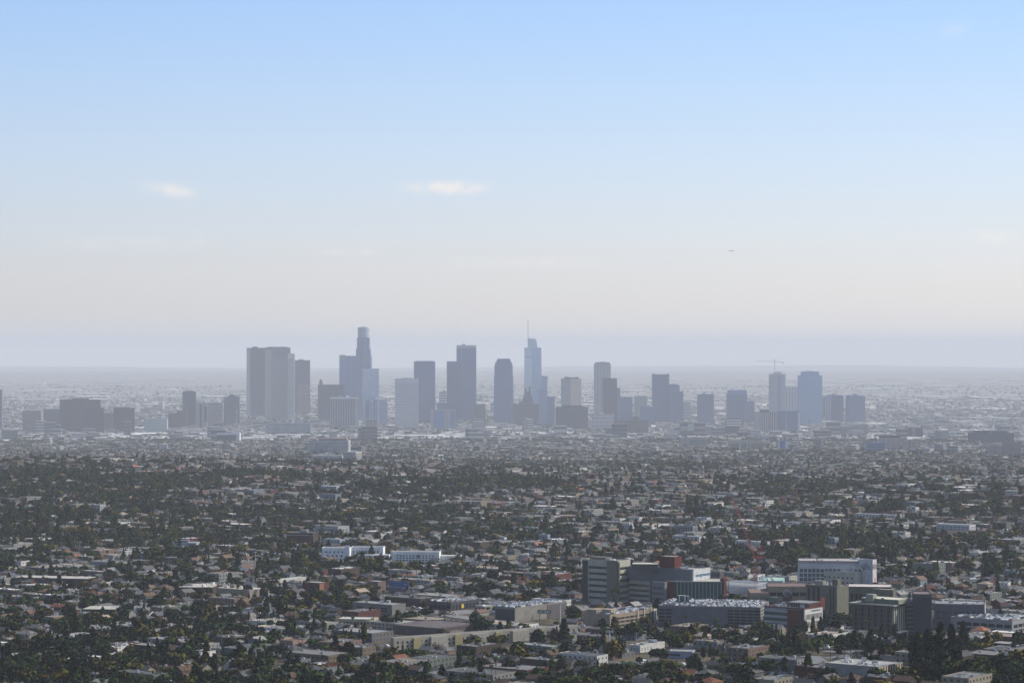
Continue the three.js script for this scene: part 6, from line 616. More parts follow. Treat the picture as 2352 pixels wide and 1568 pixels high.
// trees that the photograph shows one by one: [kind, tone, u, v of the foot, height in units]
for (const [k, t, u, v, hu, wu] of [
  ['pine', 'dark', 2108, 1545, 92, 92], ['pine', 'dark', 2132, 1556, 112, 108], ['pine', 'dark', 2160, 1548, 118, 112], ['pine', 'dark', 2188, 1538, 104, 100], ['pine', 'dark', 2214, 1516, 86, 84], ['tall', 'dark', 2096, 1530, 70, 60], ['round', 'dark', 2122, 1566, 56, 74], ['round', 'dark', 2170, 1572, 50, 76], ['round', 'yellow', 2268, 1512, 58, 52], ['round', 'olive', 2246, 1516, 50, 52], ['round', 'dark', 2300, 1540, 40, 60], ['spreading', 'dark', 2345, 1560, 48, 80], ['spreading', 'green', 2270, 1574, 40, 70], ['round', 'dark', 2226, 1560, 44, 66], ['round', 'dark', 1955, 1500, 46, 58], ['round', 'dark', 1930, 1506, 30, 36], ['round', 'dark', 1742, 1512, 42, 56], ['round', 'green', 1775, 1512, 44, 50], ['round', 'dark', 1808, 1508, 50, 48], ['round', 'dark', 1836, 1512, 46, 44], ['spreading', 'green', 1868, 1500, 40, 44], ['round', 'green', 1850, 1460, 34, 26], ['tall', 'green', 1868, 1462, 46, 34], ['tall', 'dark', 1886, 1464, 48, 36], ['spreading', 'dark', 1528, 1485, 34, 38], ['round', 'dark', 1510, 1480, 30, 34], ['round', 'dark', 1620, 1466, 30, 46], ['round', 'dark', 1655, 1475, 32, 48], ['round', 'dark', 1690, 1482, 34, 50], ['round', 'green', 1645, 1452, 26, 26], ['spreading', 'dark', 640, 1376, 32, 38], ['round', 'dark', 604, 1374, 26, 30], ['round', 'dark', 362, 1404, 36, 54], ['cypress', 'dark', 614, 1402, 26, 13], ['cypress', 'dark', 638, 1398, 24, 18], ['cypress', 'dark', 658, 1428, 42, 8], ['palm', 'green', 508, 1492, 64, 64], ['palm', 'green', 480, 1470, 40, 40], ['palm', 'green', 500, 1376, 36, 36], ['palm', 'green', 521, 1376, 42, 42], ['palm', 'green', 534, 1372, 38, 38], ['fan', 'dark', 568, 1370, 28, 26], ['palm', 'green', 708, 1496, 30, 30], ['palm', 'green', 233, 1482, 50, 50], ['palm', 'green', 184, 1478, 48, 48], ['round', 'olive', 1090, 1486, 26, 60], ['round', 'olive', 1140, 1484, 30, 66], ['round', 'yellow', 1160, 1476, 22, 46], ['spreading', 'olive', 330, 1438, 18, 34], ['spreading', 'yellow', 308, 1436, 16, 30], ['bare', 'brown', 1094, 1502, 26, 80], ['bare', 'brown', 1020, 1420, 22, 60], ['bare', 'brown', 820, 1464, 26, 60], ['bare', 'brown', 860, 1468, 24, 56], ['round', 'olive', 866, 1536, 34, 46], ['round', 'dark', 800, 1516, 44, 40], ['fan', 'green', 1192, 1506, 34, 34], ['palm', 'olive', 1298, 1504, 36, 36], ['palm', 'olive', 1315, 1512, 56, 56], ['fan', 'olive', 1270, 1500, 30, 30], ['round', 'dark', 1508, 1554, 30, 44], ['round', 'dark', 1545, 1556, 28, 44], ['round', 'dark', 1590, 1558, 26, 40], ['round', 'dark', 1332, 1556, 40, 34], ['round', 'dark', 44, 1500, 40, 56], ['round', 'dark', 84, 1512, 40, 60], ['round', 'dark', 20, 1520, 44, 60], ['spreading', 'dark', 150, 1552, 30, 60], ['round', 'dark', 300, 1560, 30, 50], ['round', 'olive', 440, 1550, 34, 60], ['round', 'dark', 480, 1540, 30, 44], ['round', 'dark', 540, 1548, 32, 50], ['round', 'olive', 640, 1560, 34, 56], ['round', 'dark', 120, 1400, 34, 56], ['round', 'dark', 60, 1392, 28, 40], ['round', 'green', 30, 1420, 30, 50], ['bare', 'brown', 190, 1380, 28, 70], ['round', 'dark', 300, 1390, 30, 50], ['round', 'dark', 450, 1420, 36, 40], ['spreading', 'dark', 1640, 1520, 38, 30], ['palm', 'green', 1626, 1522, 52, 40], ['bare', 'brown', 1716, 1542, 28, 36], ['round', 'yellow', 2290, 1500, 50, 40], ['round', 'olive', 2210, 1500, 46, 40], ['cypress', 'dark', 2330, 1520, 66, 10], ['cypress', 'dark', 2342, 1516, 62, 10], ['pine', 'dark', 340, 1536, 60, 40], ['pine', 'dark', 360, 1530, 66, 44], ['pine', 'dark', 384, 1528, 58, 44], ['round', 'dark', 60, 1540, 50, 70], ['round', 'dark', 110, 1528, 40, 50], ['round', 'olive', 30, 1560, 36, 60], ['spreading', 'olive', 90, 1560, 34, 60], ['round', 'dark', 190, 1490, 36, 60], ['spreading', 'dark', 230, 1498, 32, 50], ['cypress', 'dark', 387, 1446, 36, 9], ['pine', 'dark', 60, 1210, 40, 34], ['pine', 'dark', 132, 1256, 66, 40], ['cypress', 'dark', 200, 1258, 26, 10], ['cypress', 'dark', 210, 1258, 24, 9], ['round', 'dark', 92, 1220, 28, 44], ['round', 'dark', 395, 1292, 44, 60], ['round', 'dark', 430, 1296, 40, 52], ['round', 'green', 350, 1296, 40, 60], ['cypress', 'dark', 355, 1262, 20, 8], ['round', 'dark', 616, 1260, 26, 36], ['cypress', 'dark', 762, 1240, 24, 9], ['spreading', 'dark', 850, 1130, 30, 66], ['round', 'dark', 1002, 1160, 30, 40], ['tall', 'dark', 990, 1170, 44, 34], ['round', 'green', 1408, 1182, 40, 24], ['tall', 'dark', 1392, 1150, 40, 30], ['pine', 'dark', 1600, 1200, 64, 40], ['pine', 'dark', 1580, 1190, 54, 36], ['spreading', 'dark', 2010, 1142, 26, 50], ['round', 'green', 2040, 1182, 44, 50], ['round', 'green', 2005, 1190, 38, 44], ['cypress', 'dark', 2116, 1250, 32, 14], ['round', 'dark', 2268, 1318, 28, 40], ['cypress', 'dark', 1340, 1318, 24, 10], ['round', 'olive', 790, 1530, 22, 40], ['spreading', 'olive', 700, 1552, 34, 90], ['round', 'olive', 560, 1560, 26, 80], ['round', 'dark', 570, 1530, 24, 60], ['cypress', 'dark', 614, 1566, 50, 18], ['cypress', 'dark', 512, 1512, 38, 9], ['cypress', 'dark', 596, 1502, 40, 22], ['cypress', 'dark', 800, 1550, 46, 13], ['cypress', 'dark', 914, 1566, 44, 14], ['round', 'dark', 1260, 1546, 34, 44], ['round', 'dark', 1290, 1544, 36, 40], ['round', 'dark', 1000, 1520, 26, 56]]) { const d = distanceOf(u, v), m = d / FOC, p = at(u, v, d); plant(k, t, p.x, p.z, hu * m, k === 'cypress' ? hu * m : k === 'palm' || k === 'fan' ? hu * m : (wu ?? hu) * m * .8, true); }
for (let i = 0; i < 14; i++) { const u = 1937 + i * 4.4, v = 1284 + (i % 3), d = distanceOf(u, v), p = at(u, v, d); plant('cypress', 'dark', p.x, p.z, (17 + (i * 7 % 6)) * d / FOC, 17 * d / FOC, true); }
for (let i = 0; i < 7; i++) { const u = 1667 + i * 3.6, v = 1288, d = distanceOf(u, v), p = at(u, v, d); plant('cypress', 'dark', p.x, p.z, (22 + (i * 5 % 7)) * d / FOC, 22 * d / FOC, true); }
{ const a = at(2250, 1545, distanceOf(2250, 1545)); keepFree(a.x + 6, a.z - 4, 96, 124, 0); // the shrubby slope in the corner
  const r = rng(404); for (let i = 0; i < 230; i++) { const u = 2096 + r() * 290, v = 1514 + r() * 76 - (u - 2100) * .03, d = distanceOf(u, v), p = at(u, v, d); const t = r(); if (t < .62) plant('shrub', r() < .5 ? 'dark' : r() < .6 ? 'green' : 'olive', p.x, p.z, 3 + r() * 2.6, 4.6 + r() * 3.4, true); else plant(t < .9 ? 'round' : 'spreading', r() < .55 ? 'dark' : r() < .5 ? 'green' : 'olive', p.x, p.z, 5 + r() * 3, 5.5 + r() * 4, true); } }

// ------------------------------------------------------------------ streets, blocks, lots and gardens of the quarter
const roads = [];                                   // strips [x0,z0,x1,z1,width]
{
  const r = rng(77), eW = [.8, .6], eN = [-.6, .8], P = 178, Q = 92, ST = 15;
  const toXZ = (p, q) => [p * eW[0] + q * eN[0], p * eW[1] + q * eN[1]];
  for (let i = -90; i < 60; i++) for (let j = -175; j < 10; j++) {
    const [bx, bz] = toXZ((i + .5) * P, (j + .5) * Q); const d = -bz;
    if (d < 1560 || d > 12600 || Math.abs(bx) > d * .21 + 130) continue;
    if (d < 5200) { roads.push([...toXZ(i * P, j * Q), ...toXZ((i + 1) * P, j * Q), 9]); roads.push([...toXZ(i * P, j * Q), ...toXZ(i * P, (j + 1) * Q), 9]); }
    const zone = fbm(bx / 520 + 4, bz / 520 + 2), green = clamp(.5 + (fbm(bx / 700 + 30, bz / 900) - .45) * 2.2 + (bx < -200 ? .16 : 0) + (d > 3300 && d < 5000 ? .18 : 0) - (d > 6500 ? .1 : 0) - (bx > 250 && d < 3300 ? .15 : 0), .12, 1);
    const shops = zone > .56 && d > 2000, flats = zone > .44 || d > 7500;
    let p = i * P + ST;
    while (p < (i + 1) * P - 8) {
      const big = r() < (shops ? (bx < -120 && d < 3400 ? .26 : .5) : flats ? (bx < -120 && d < 3400 ? .14 : d > 5200 ? .42 : .26) : d > 5200 ? .2 : .05), H = big ? HOUSES[9 + Math.floor(r() * 6)] : HOUSES[r() < .26 ? 8 : Math.floor(r() * 8)];
      const lot = Math.max(H.w, 12) + 3 + r() * 4;
      for (const side of [0, 1]) {
        const q = side ? (j + 1) * Q - ST * .5 - H.l / 2 - 5 - r() * 4 : j * Q + ST * .5 + H.l / 2 + 5 + r() * 4, [x, z] = toXZ(p + lot / 2, q);
        if (r() < .07 || !inView(x, z)) continue;
        if (isFree(x, z, Math.hypot(H.w, H.l) * .42, H.h)) {
          const wi = r() < .10 ? 0 : r() < .2 ? 9 : 1 + Math.floor(r() * 8), fl = H.type === 'flat';
          const ri = fl ? (r() < .12 ? 3 : r() < .42 ? 2 : r() < .6 ? 1 : 6) : (r() < .32 ? 0 : r() < .42 ? 1 : r() < .55 ? 5 : r() < .3 ? 4 : r() < .5 ? 2 : 6);
          house(H, wi, ri, x, z, N_GRID + (side ? 0 : Math.PI) * (fl ? 0 : 1) + (r() < .2 ? Math.PI / 2 : 0) + (r() - .5) * .05);
          if (r() < .5) { const [gx, gz] = toXZ(p + lot / 2 + (r() - .5) * 6, side ? q - H.l / 2 - 12 : q + H.l / 2 + 12); if (isFree(gx, gz, 6, 4)) house(HOUSES[r() < .5 ? 8 : 0], Math.floor(r() * 10), r() < .4 ? 2 : Math.floor(r() * 2), gx, gz, N_GRID); }
        }
        const clump = clamp((fbm(bx / 210 + 60, bz / 330 + 8) - .30) * 2.7 + .15, .32, 1.4), nT = clump * green * (4.0 + r() * 4.6) * (d > 4900 ? .15 : 1) * (d < 2900 ? (bx < -120 ? 1.08 : .8) : d < 3400 ? .8 : 1);
        for (let k = 0; k < nT; k++) {
          const big = (.72 + .34 * clump) * (d > 5400 ? 1.05 : 1); const [tx, tz] = toXZ(p + r() * lot, side ? (j + 1) * Q - r() * Q * .5 : j * Q + r() * Q * .5); const t = r();
          if (!inView(tx, tz)) continue;
          const tone = (() => { const a = r(); return a < .36 ? 'dark' : a < .58 ? 'green' : a < .80 ? 'olive' : a < .88 ? 'blue' : a < .925 ? 'yellow' : 'brown'; })();
          if (t < .40) { const h = (6 + r() * 7.5) * big; plant('round', tone === 'brown' ? 'green' : tone, tx, tz, h, h * (1 + r() * .5)); }
          else if (t < .55) { const h = (7 + r() * 7) * big; plant('spreading', tone === 'brown' ? 'olive' : tone, tx, tz, h, h * (.85 + r() * .3)); }
          else if (t < .63) { const h = (10 + r() * 8) * big; plant('tall', tone === 'yellow' || tone === 'brown' ? 'blue' : tone, tx, tz, h); }
          else if (t < .67) { const h = (10 + r() * 9) * big; plant('pine', 'dark', tx, tz, h); }
          else if (t < .75) { const n = r() < .3 ? 3 + Math.floor(r() * 4) : 1; for (let m = 0; m < n; m++) plant('cypress', 'dark', tx + m * 2.1, tz - m * .6, 7 + r() * 6); }
          else if (t < .82) { const n = r() < .35 ? 2 + Math.floor(r() * 3) : 1; for (let m = 0; m < n; m++) plant('palm', 'green', tx + m * 6 * (r() - .3), tz + m * 5 * (r() - .5), 13 + r() * 9); }
          else if (t < .86) { const h = 5 + r() * 3; plant('fan', 'green', tx, tz, h); }
          else if (t < .94) { const h = 2 + r() * 2.4; plant('shrub', tone === 'brown' ? 'olive' : tone, tx, tz, h, h * 1.3); }
          else { const h = 7 + r() * 5; plant('bare', 'brown', tx, tz, h); }
        }
      }
      p += lot;
    }
  }
}
{ // the street grid, laid just above the ground
  const f = []; for (const [x0, z0, x1, z1, w] of roads) { const dx = x1 - x0, dz = z1 - z0, L = Math.hypot(dx, dz), nx = -dz / L * w / 2, nz = dx / L * w / 2, n = 5; for (let k = 0; k < n; k++) { const c = [k / n, (k + 1) / n].flatMap((t) => [[x0 + dx * t + nx, z0 + dz * t + nz], [x0 + dx * t - nx, z0 + dz * t - nz]]).map(([x, z]) => [x, groundY(x, z) + .25, z]); f.push([c[0], c[1], c[3], c[2]]); } }
  const m = new THREE.Mesh(tris(f), mat(.10, .10, .105, .85)); m.name = 'street'; m.receiveShadow = true; m.userData = { kind: 'structure', label: 'straight asphalt streets crossing between the blocks', category: 'street' }; scene.add(m);
}
// single things: the three hundred nearest of a kind; beyond them one mass of each
const ONES = ['', 'first', 'second', 'third', 'fourth', 'fifth', 'sixth', 'seventh', 'eighth', 'ninth', 'tenth', 'eleventh', 'twelfth', 'thirteenth', 'fourteenth', 'fifteenth', 'sixteenth', 'seventeenth', 'eighteenth', 'nineteenth'], TENS = { 2: 'twent', 3: 'thirt', 4: 'fort', 5: 'fift', 6: 'sixt', 7: 'sevent', 8: 'eight', 9: 'ninet' };
const ordinal = (n) => n < 20 ? ONES[n] : n % 10 ? TENS[Math.floor(n / 10) % 10] + 'y-' + ONES[n % 10] : TENS[Math.floor(n / 10) % 10] + 'ieth';   // counted outwards from the landmark
function relate(list, look) {                        // look + where it stands: which side of which landmark, and how near to it
  const by = new Map();
  for (const e of list) {
    let best = null, bd = 1e9; for (const L of landmarks) { const q = Math.hypot(L.x - e.x, (L.z - e.z) * .45); if (q < bd) { bd = q; best = L; } }
    const dx = e.x - best.x, dz = e.z - best.z; e.side = Math.abs(dz) > Math.abs(dx) * 1.4 ? (dz > 0 ? 'before' : 'behind') : dx < 0 ? 'left of' : 'right of'; e.lm = best; e.ld = Math.hypot(dx, dz);
    const key = look(e) + '|' + e.side + '|' + best.n; if (!by.has(key)) by.set(key, []); by.get(key).push(e);
  }
  for (const g of by.values()) { g.sort((a, b) => a.ld - b.ld); g.forEach((e, i) => { e.label = g.length === 1 ? `${look(e)} ${e.side} the ${e.lm.n}` : `${look(e)}, ${ordinal(i + 1)} ${e.side} the ${e.lm.n}`; }); }
}
const rgbM = (c, f) => f(...c.slice(1));
const geoCache = new Map();
function houseGeo(H) { if (!geoCache.has(H.i)) { const P = housePieces(H.type, H.w, H.l, H.h, H.seed); geoCache.set(H.i, { wall: join(P.wall), roof: join(P.roof), win: P.win, extra: P.extra }); } return geoCache.get(H.i); }
{
  builds.sort((a, b) => (b.fixed ? 1 : 0) - (a.fixed ? 1 : 0) || a.d - b.d);
  const seen = builds.slice(0, 300), rest = builds.slice(300);
  for (const e of seen) { const wv = WALLS[e.wi], rv = ROOFS[e.ri]; e.look = `${wv[0]} ${e.H.word} with ${rv[0]} roof`; }
  relate(seen, (e) => e.look);
  for (const e of seen) {
    const y = groundY(e.x, e.z), t = thing('house', e.label, e.H.w > 30 || e.H.h > 6.4 ? 'apartment block' : 'house', V(e.x, y, e.z), e.turn, 'houses and flats of the near streets'), G = houseGeo(e.H);
    part('wall', G.wall, rgbM(WALLS[e.wi], wallM), t); const rf = part('roof', G.roof, rgbM(ROOFS[e.ri], roofM), t);
    for (const b of G.win) { const m = part('window', unit, darkGlass, t); m.position.set(b[0], b[1], b[2]); m.scale.set(b[3], b[4], b[5]); }
    for (const g of G.extra) { const m = new THREE.Mesh(g, e.H.type === 'flat' ? steel : rgbM(WALLS[e.wi], wallM)); m.name = e.H.type === 'flat' ? 'roof_unit' : 'chimney'; rf.add(m); }
  }
  const cells = new Map(), r = rng(5);
  for (const e of rest) { const k = e.H.i + '_' + (e.wi % 10) + '_' + e.ri; if (!cells.has(k)) cells.set(k, []); cells.get(k).push(e); }
  const G = new THREE.Group(); G.name = 'housing'; G.userData = { kind: 'stuff', label: 'dense low housing spread over the plain between the trees', category: 'houses' }; scene.add(G);
  const M = new THREE.Matrix4(), Qn = new THREE.Quaternion(), up = V(0, 1, 0), C = new THREE.Color();
  for (const l of cells.values()) { const e0 = l[0], im = new THREE.InstancedMesh(massHouse(e0.H, WALLS[e0.wi].slice(1), ROOFS[e0.ri].slice(1)), houseMat, l.length); im.name = 'house_rows'; l.forEach((e, i) => { M.compose(V(e.x, groundY(e.x, e.z), e.z), Qn.setFromAxisAngle(up, e.turn), V(1, .85 + r() * .3, 1)); im.setMatrixAt(i, M); const s = .8 + r() * .35; im.setColorAt(i, C.setRGB(s, s, s)); }); G.add(im); }
}
const PLANTWORD = { round: 'round-crowned tree', spreading: 'spreading tree', tall: 'tall narrow tree', pine: 'conifer', cypress: 'columnar cypress', shrub: 'bushy shrub', bare: 'leafless tree', palm: 'tall slim palm', fan: 'stout short palm' };
const NAMEOF = { round: 'broadleaf_tree', spreading: 'broadleaf_tree', tall: 'eucalyptus_tree', pine: 'pine_tree', cypress: 'cypress_tree', shrub: 'shrub', bare: 'bare_tree', palm: 'palm_tree', fan: 'date_palm' };
{
  const M = new THREE.Matrix4(), Qn = new THREE.Quaternion(), up = V(0, 1, 0), C = new THREE.Color(), r = rng(6);
  const G = new THREE.Group(); G.name = 'tree_cover'; G.userData = { kind: 'stuff', label: 'continuous cover of trees across the plain', category: 'trees' }; scene.add(G);
  const caps = { broadleaf_tree: 290, eucalyptus_tree: 60, pine_tree: 90, cypress_tree: 120, shrub: 110, bare_tree: 50, palm_tree: 130, date_palm: 60 };
  plants.sort((a, b) => (b.fixed ? 1 : 0) - (a.fixed ? 1 : 0) || a.d - b.d);
  const singles = [], mass = new Map(), counts = {};
  for (const e of plants) { const n = NAMEOF[e.kind]; counts[n] = (counts[n] ?? 0) + 1; if (counts[n] <= caps[n]) singles.push(e); else { const k = e.kind + e.v + e.tone; if (!mass.has(k)) mass.set(k, []); mass.get(k).push(e); } }
  for (const e of singles) e.size = e.h > (e.kind === 'palm' ? 18 : e.kind === 'shrub' ? 3.4 : 10) ? 'big' : e.h < (e.kind === 'palm' ? 15 : e.kind === 'shrub' ? 2.6 : 6.6) ? 'small' : '';
  relate(singles, (e) => [e.size, TONE[e.tone], PLANTWORD[e.kind]].filter(Boolean).join(' '));
  for (const e of singles) { const k = KINDS[e.kind][e.v], t = thing(NAMEOF[e.kind], e.label, e.kind === 'shrub' ? 'shrub' : /palm|fan/.test(e.kind) ? 'palm tree' : 'tree', V(e.x, groundY(e.x, e.z) - .1, e.z), e.turn, 'trees of the near streets'); part('trunk', k.trunk, e.kind === 'palm' ? palmBark : barkM, t); part('crown', k.crown, LEAF[e.tone], t); t.scale.set(e.w, e.h, e.w); }
  for (const l of mass.values()) { const e0 = l[0], k = KINDS[e0.kind][e0.v]; for (const [nm, g, m] of [['crowns', k.crown, LEAF[e0.tone]], ['trunks', k.trunk, e0.kind === 'palm' ? palmBark : barkM]]) { if (nm === 'trunks' && e0.kind !== 'palm' && e0.kind !== 'fan' && e0.d > 3500) continue; const im = new THREE.InstancedMesh(g, m, l.length); im.name = nm; l.forEach((e, i) => { M.compose(V(e.x, groundY(e.x, e.z) - .1, e.z), Qn.setFromAxisAngle(up, e.turn), V(e.w, e.h, e.w)); im.setMatrixAt(i, M); const s = .7 + hash2(e.x | 0, e.z | 0) * .6; im.setColorAt(i, C.setRGB(s, s, s)); }); G.add(im); } }
  console.log('houses', builds.length, 'plants', plants.length, JSON.stringify(counts));
}
// ------------------------------------------------------------------ beyond the quarter: the plain round and behind downtown
{
  const r = rng(99), M = new THREE.Matrix4(), Qn = new THREE.Quaternion(), up = V(0, 1, 0), C = new THREE.Color();
  const G = new THREE.Group(); G.name = 'distant_building_mass'; G.userData = { kind: 'stuff', label: 'low sheds, flats and offices reaching to the horizon', category: 'buildings' }; scene.add(G);
  const proto = (wc, rc, bands) => { const g = [tint(box(1, 1, 1, 0, .5, 0).toNonIndexed(), ...wc), tint(box(.97, .03, .97, 0, 1.012, 0).toNonIndexed(), ...rc)]; for (let k = 0; k < bands; k++) g.push(tint(box(1.01, .45 / bands, 1.01, 0, (k + .55) / bands, 0).toNonIndexed(), .08, .09, .11)); return mergeGeometries(g.map((x) => { const k = new THREE.BufferGeometry(); for (const a of ['position', 'normal', 'color']) k.setAttribute(a, x.attributes[a]); return k; })); };
  const kinds = [[[.36, .35, .34], [.62, .60, .57], 0], [[.33, .32, .30], [.27, .27, .27], 2], [[.16, .16, .17], [.20, .20, .20], 4], [[.38, .37, .36], [.33, .32, .31], 5], [[.25, .23, .22], [.25, .24, .23], 3]].map((k) => ({ g: proto(...k), list: [] }));
  for (let n = 0; n < 12000; n++) {
    const d = 12300 + Math.pow(r(), 2.0) * 13000, x = (r() - .5) * d * .44, mid = d < 21500 && Math.abs(x) < 3900;
    let w = 20 + r() * 40, l = 20 + r() * 40, h = 5 + r() * 8, k = r() < .025 ? 0 : 1 + Math.floor(r() * 4);
    if (r() < .035) { w = 60 + r() * 200; l = 50 + r() * 120; h = 7 + r() * 6; k = r() < .7 ? 0 : 3; }
    else if (mid && r() < .02) { w = 32 + r() * 44; l = 26 + r() * 36; h = 18 + Math.pow(r(), 2.4) * 64; k = 1 + Math.floor(r() * 4); }
    if (!isFree(x, -d, Math.max(w, l) * .5, h)) continue;
    kinds[k].list.push([x, d, w, l, h, r() * .3 + (d < 21000 ? .05 : N_GRID)]);
  }
  for (let n = 0; n < 4200; n++) { const d = 9200 + r() * 8400, x = (r() - .45) * d * .40, w = 20 + r() * 24, l = 16 + r() * 16; if (isFree(x, -d, w * .5, 12)) kinds[1 + Math.floor(r() * 4)].list.push([x, d, w, l, (r() < .05 ? 10 + r() * 22 : 5 + r() * 8), r() < .5 ? N_GRID : .06]); }
  for (let n = 0; n < 260; n++) { const d = 22000 + r() * 16000; kinds[0].list.push([(r() - .5) * d * .42, d, 120 + r() * 260, 80 + r() * 150, 8 + r() * 5, r() * .3]); }   // far bright sheds
  for (const { g, list } of kinds) { const im = new THREE.InstancedMesh(g, houseMat, list.length); im.name = 'building_rows'; list.forEach(([x, d, w, l, h, a], i) => { M.compose(V(x, groundY(x, -d) - .5, -d), Qn.setFromAxisAngle(up, a), V(w, h, l)); im.setMatrixAt(i, M); const s = .8 + r() * .35; im.setColorAt(i, C.setRGB(s, s * (.97 + r() * .04), s * (.93 + r() * .07))); }); G.add(im); }
  const Tg = new THREE.Group(); Tg.name = 'distant_tree_cover'; Tg.userData = { kind: 'stuff', label: 'far tree cover fading into haze below and beyond downtown', category: 'trees' }; scene.add(Tg);
  const lists = [['round', 'dark'], ['spreading', 'green'], ['tall', 'blue'], ['round', 'olive']].map(([k, t]) => ({ k, t, list: [] }));
  for (let n = 0; n < 12000; n++) { const d = 12000 + Math.pow(r(), 1.8) * 20000, x = (r() - .5) * d * .44, h = 9 + r() * 10; if (fbm(x / 400, d / 700) < .44 || !isFree(x, -d, 8, h)) continue; lists[Math.floor(r() * 4)].list.push([x, d, h, h * (1 + r())]); }
  for (const { k, t, list } of lists) { const im = new THREE.InstancedMesh(KINDS[k][0].crown, LEAF[t], list.length); im.name = 'crowns'; list.forEach(([x, d, h, w], i) => { M.compose(V(x, groundY(x, -d) - .3, -d), Qn.setFromAxisAngle(up, x), V(w, h, w)); im.setMatrixAt(i, M); }); Tg.add(im); }
}

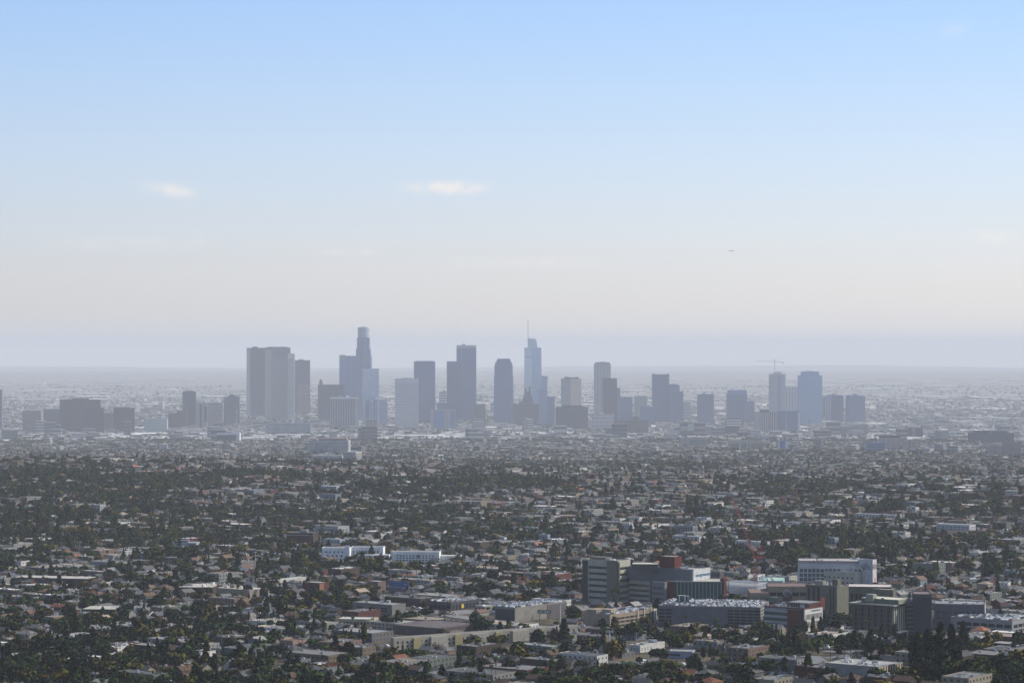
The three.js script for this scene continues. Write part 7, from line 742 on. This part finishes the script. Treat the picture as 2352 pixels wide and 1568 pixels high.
// ------------------------------------------------------------------ cars on the roof decks, in the yards and along the streets
{
  const r = rng(808);
  const yard = (u, v, nx, nz, sx, sz, where, fill, turn = N_GRID) => { const d = distanceOf(u, v), p = at(u, v, d), c = Math.cos(turn), s = Math.sin(turn); for (let i = 0; i < nx; i++) for (let j = 0; j < nz; j++) if (r() < fill) { const lx = (i - nx / 2) * sx, lz = (j - nz / 2) * sz, x = p.x + lx * c + lz * s, z = p.z - lx * s + lz * c; if (isFree(x, z, .5, 1)) cars.push({ x, y: groundY(x, z) + .3, z, turn: turn + Math.PI / 2 + (r() < .5 ? 0 : Math.PI), where }); } };
  yard(1868, 1538, 14, 8, 2.9, 9, 'in the car park beside the striped cream store', .8); yard(1930, 1512, 9, 4, 3, 9, 'in the car park behind the striped cream store', .7); yard(1268, 1446, 13, 5, 3, 8, 'in the yard below the roof-letter sign', .8); yard(950, 1372, 14, 5, 3, 8, 'in the lot behind the dark shop row', .8); yard(1780, 1534, 6, 5, 3.2, 11, 'on the wide street corner at lower right', .4); yard(1310, 1380, 8, 4, 3, 8, 'in the lot left of the grey-green tower', .7); yard(330, 1376, 5, 3, 3, 8, 'in a yard between the lower left bungalows', .5);
  for (const [x0, z0, x1, z1] of roads) { if (-z0 > 3300 || r() < .2) continue; const L = Math.hypot(x1 - x0, z1 - z0), a = Math.atan2(x1 - x0, z1 - z0); for (let q = 8; q < L - 8; q += 6.2) if (r() < .42) { const sd = r() < .5 ? 3.4 : -3.4, x = x0 + (x1 - x0) * q / L + (z1 - z0) / L * sd, z = z0 + (z1 - z0) * q / L - (x1 - x0) / L * sd; if (inView(x, z, 1.02, 0) && isFree(x, z, 1, 1)) cars.push({ x, y: groundY(x, z) + .3, z, turn: a + Math.PI / 2, where: 'at the kerb of a street' }); } }
  const side = new THREE.Shape(); [[-2.2, .3], [-2.25, .75], [-1.5, .92], [-.9, 1.38], [.7, 1.42], [1.45, .98], [2.2, .82], [2.25, .35]].forEach(([a, b], i) => side[i ? 'lineTo' : 'moveTo'](a, b));
  const body = new THREE.ExtrudeGeometry(side, { depth: 1.66, bevelEnabled: true, bevelThickness: .06, bevelSize: .05, bevelSegments: 1 }).translate(0, 0, -.83);
  const wheels = []; for (const x of [-1.35, 1.4]) for (const z of [-.82, .82]) wheels.push(new THREE.CylinderGeometry(.33, .33, .22, 10).rotateX(Math.PI / 2).translate(x, .33, z));
  const glassShape = new THREE.Shape(); [[-1.4, .95], [-.88, 1.34], [.66, 1.36], [1.3, 1.0]].forEach(([a, b], i) => glassShape[i ? 'lineTo' : 'moveTo'](a, b)); const glass = new THREE.ExtrudeGeometry(glassShape, { depth: 1.84, bevelEnabled: false }).translate(0, 0, -.92), screens = join([new THREE.PlaneGeometry(.62, 1.5).rotateY(Math.PI / 2).rotateZ(.98).translate(-1.22, 1.2, 0), new THREE.PlaneGeometry(.72, 1.5).rotateY(Math.PI / 2).rotateZ(-1.02).translate(1.09, 1.24, 0)]);
  const PAINT = [['white', .70, .70, .69], ['silver', .36, .37, .38], ['black', .02, .02, .022], ['grey', .12, .125, .13], ['red', .14, .015, .015], ['blue', .03, .06, .18], ['tan', .3, .26, .2]].map(([n, a, b, c]) => { const m = new THREE.MeshPhysicalMaterial({ roughness: .5, metalness: n === 'silver' ? .3 : 0, clearcoat: .5, clearcoatRoughness: .1 }); m.color.setRGB(a, b, c); return [n, m]; }), pick = () => { const t = r(); return PAINT[t < .36 ? 0 : t < .56 ? 1 : t < .78 ? 2 : t < .90 ? 3 : t < .93 ? 4 : t < .95 ? 5 : 6]; }, cg = mat(.02, .025, .03, .06, { metalness: .2 });
  const cam2 = (e) => Math.hypot(e.x, e.z); cars.sort((a, b) => cam2(a) - cam2(b));
  const deck = cars.filter((e) => !e.where.startsWith('at the kerb')), kerb = cars.filter((e) => e.where.startsWith('at the kerb'));
  const chosen = new Set([...deck.slice(0, 235), ...kerb.slice(0, 60)]), seen = cars.filter((e) => chosen.has(e)), rest = cars.filter((e) => !chosen.has(e));
  for (const e of seen) e.paint = pick();
  const near = seen.filter((e) => e.where.startsWith('at the kerb')); relate(near, (e) => e.paint[0] + ' car parked on a street');
  for (const e of seen) { const t = thing('parked_car', e.label ?? `${e.paint[0]} car parked ${e.where}`, 'car', V(e.x, e.y, e.z), e.turn, e.label ? 'cars along the near streets' : 'cars parked ' + e.where); part('body', body, e.paint[1], t); part('window', glass, cg, t); part('windscreen', screens, cg, t); for (const w of wheels) part('wheel', w, voidM, t); t.scale.setScalar(1.04); }
  const G = new THREE.Group(); G.name = 'street_traffic'; G.userData = { kind: 'stuff', label: 'many more small cars parked on decks, lots and streets beyond', category: 'cars' }; scene.add(G);
  const groups = new Map(); for (const e of rest) { const p = pick(); if (!groups.has(p)) groups.set(p, []); groups.get(p).push(e); }
  const M = new THREE.Matrix4(), Qn = new THREE.Quaternion(), up = V(0, 1, 0);
  for (const [p, l] of groups) for (const [nm, g, m] of [['bodies', body, p[1]], ['windows', join([glass, screens]), cg]]) { const im = new THREE.InstancedMesh(g, m, l.length); im.name = nm; l.forEach((e, i) => { M.compose(V(e.x, e.y, e.z), Qn.setFromAxisAngle(up, e.turn), V(1.04, 1.04, 1.04)); im.setMatrixAt(i, M); }); G.add(im); }
  console.log('cars', cars.length, 'decks', deck.length);
  // utility poles told apart by what stands next to them
  relate(polesAt, () => 'wooden utility pole'); for (const e of polesAt) e.o.userData = { ...e.o.userData, label: e.label };
}

renderer.render(scene, camera);
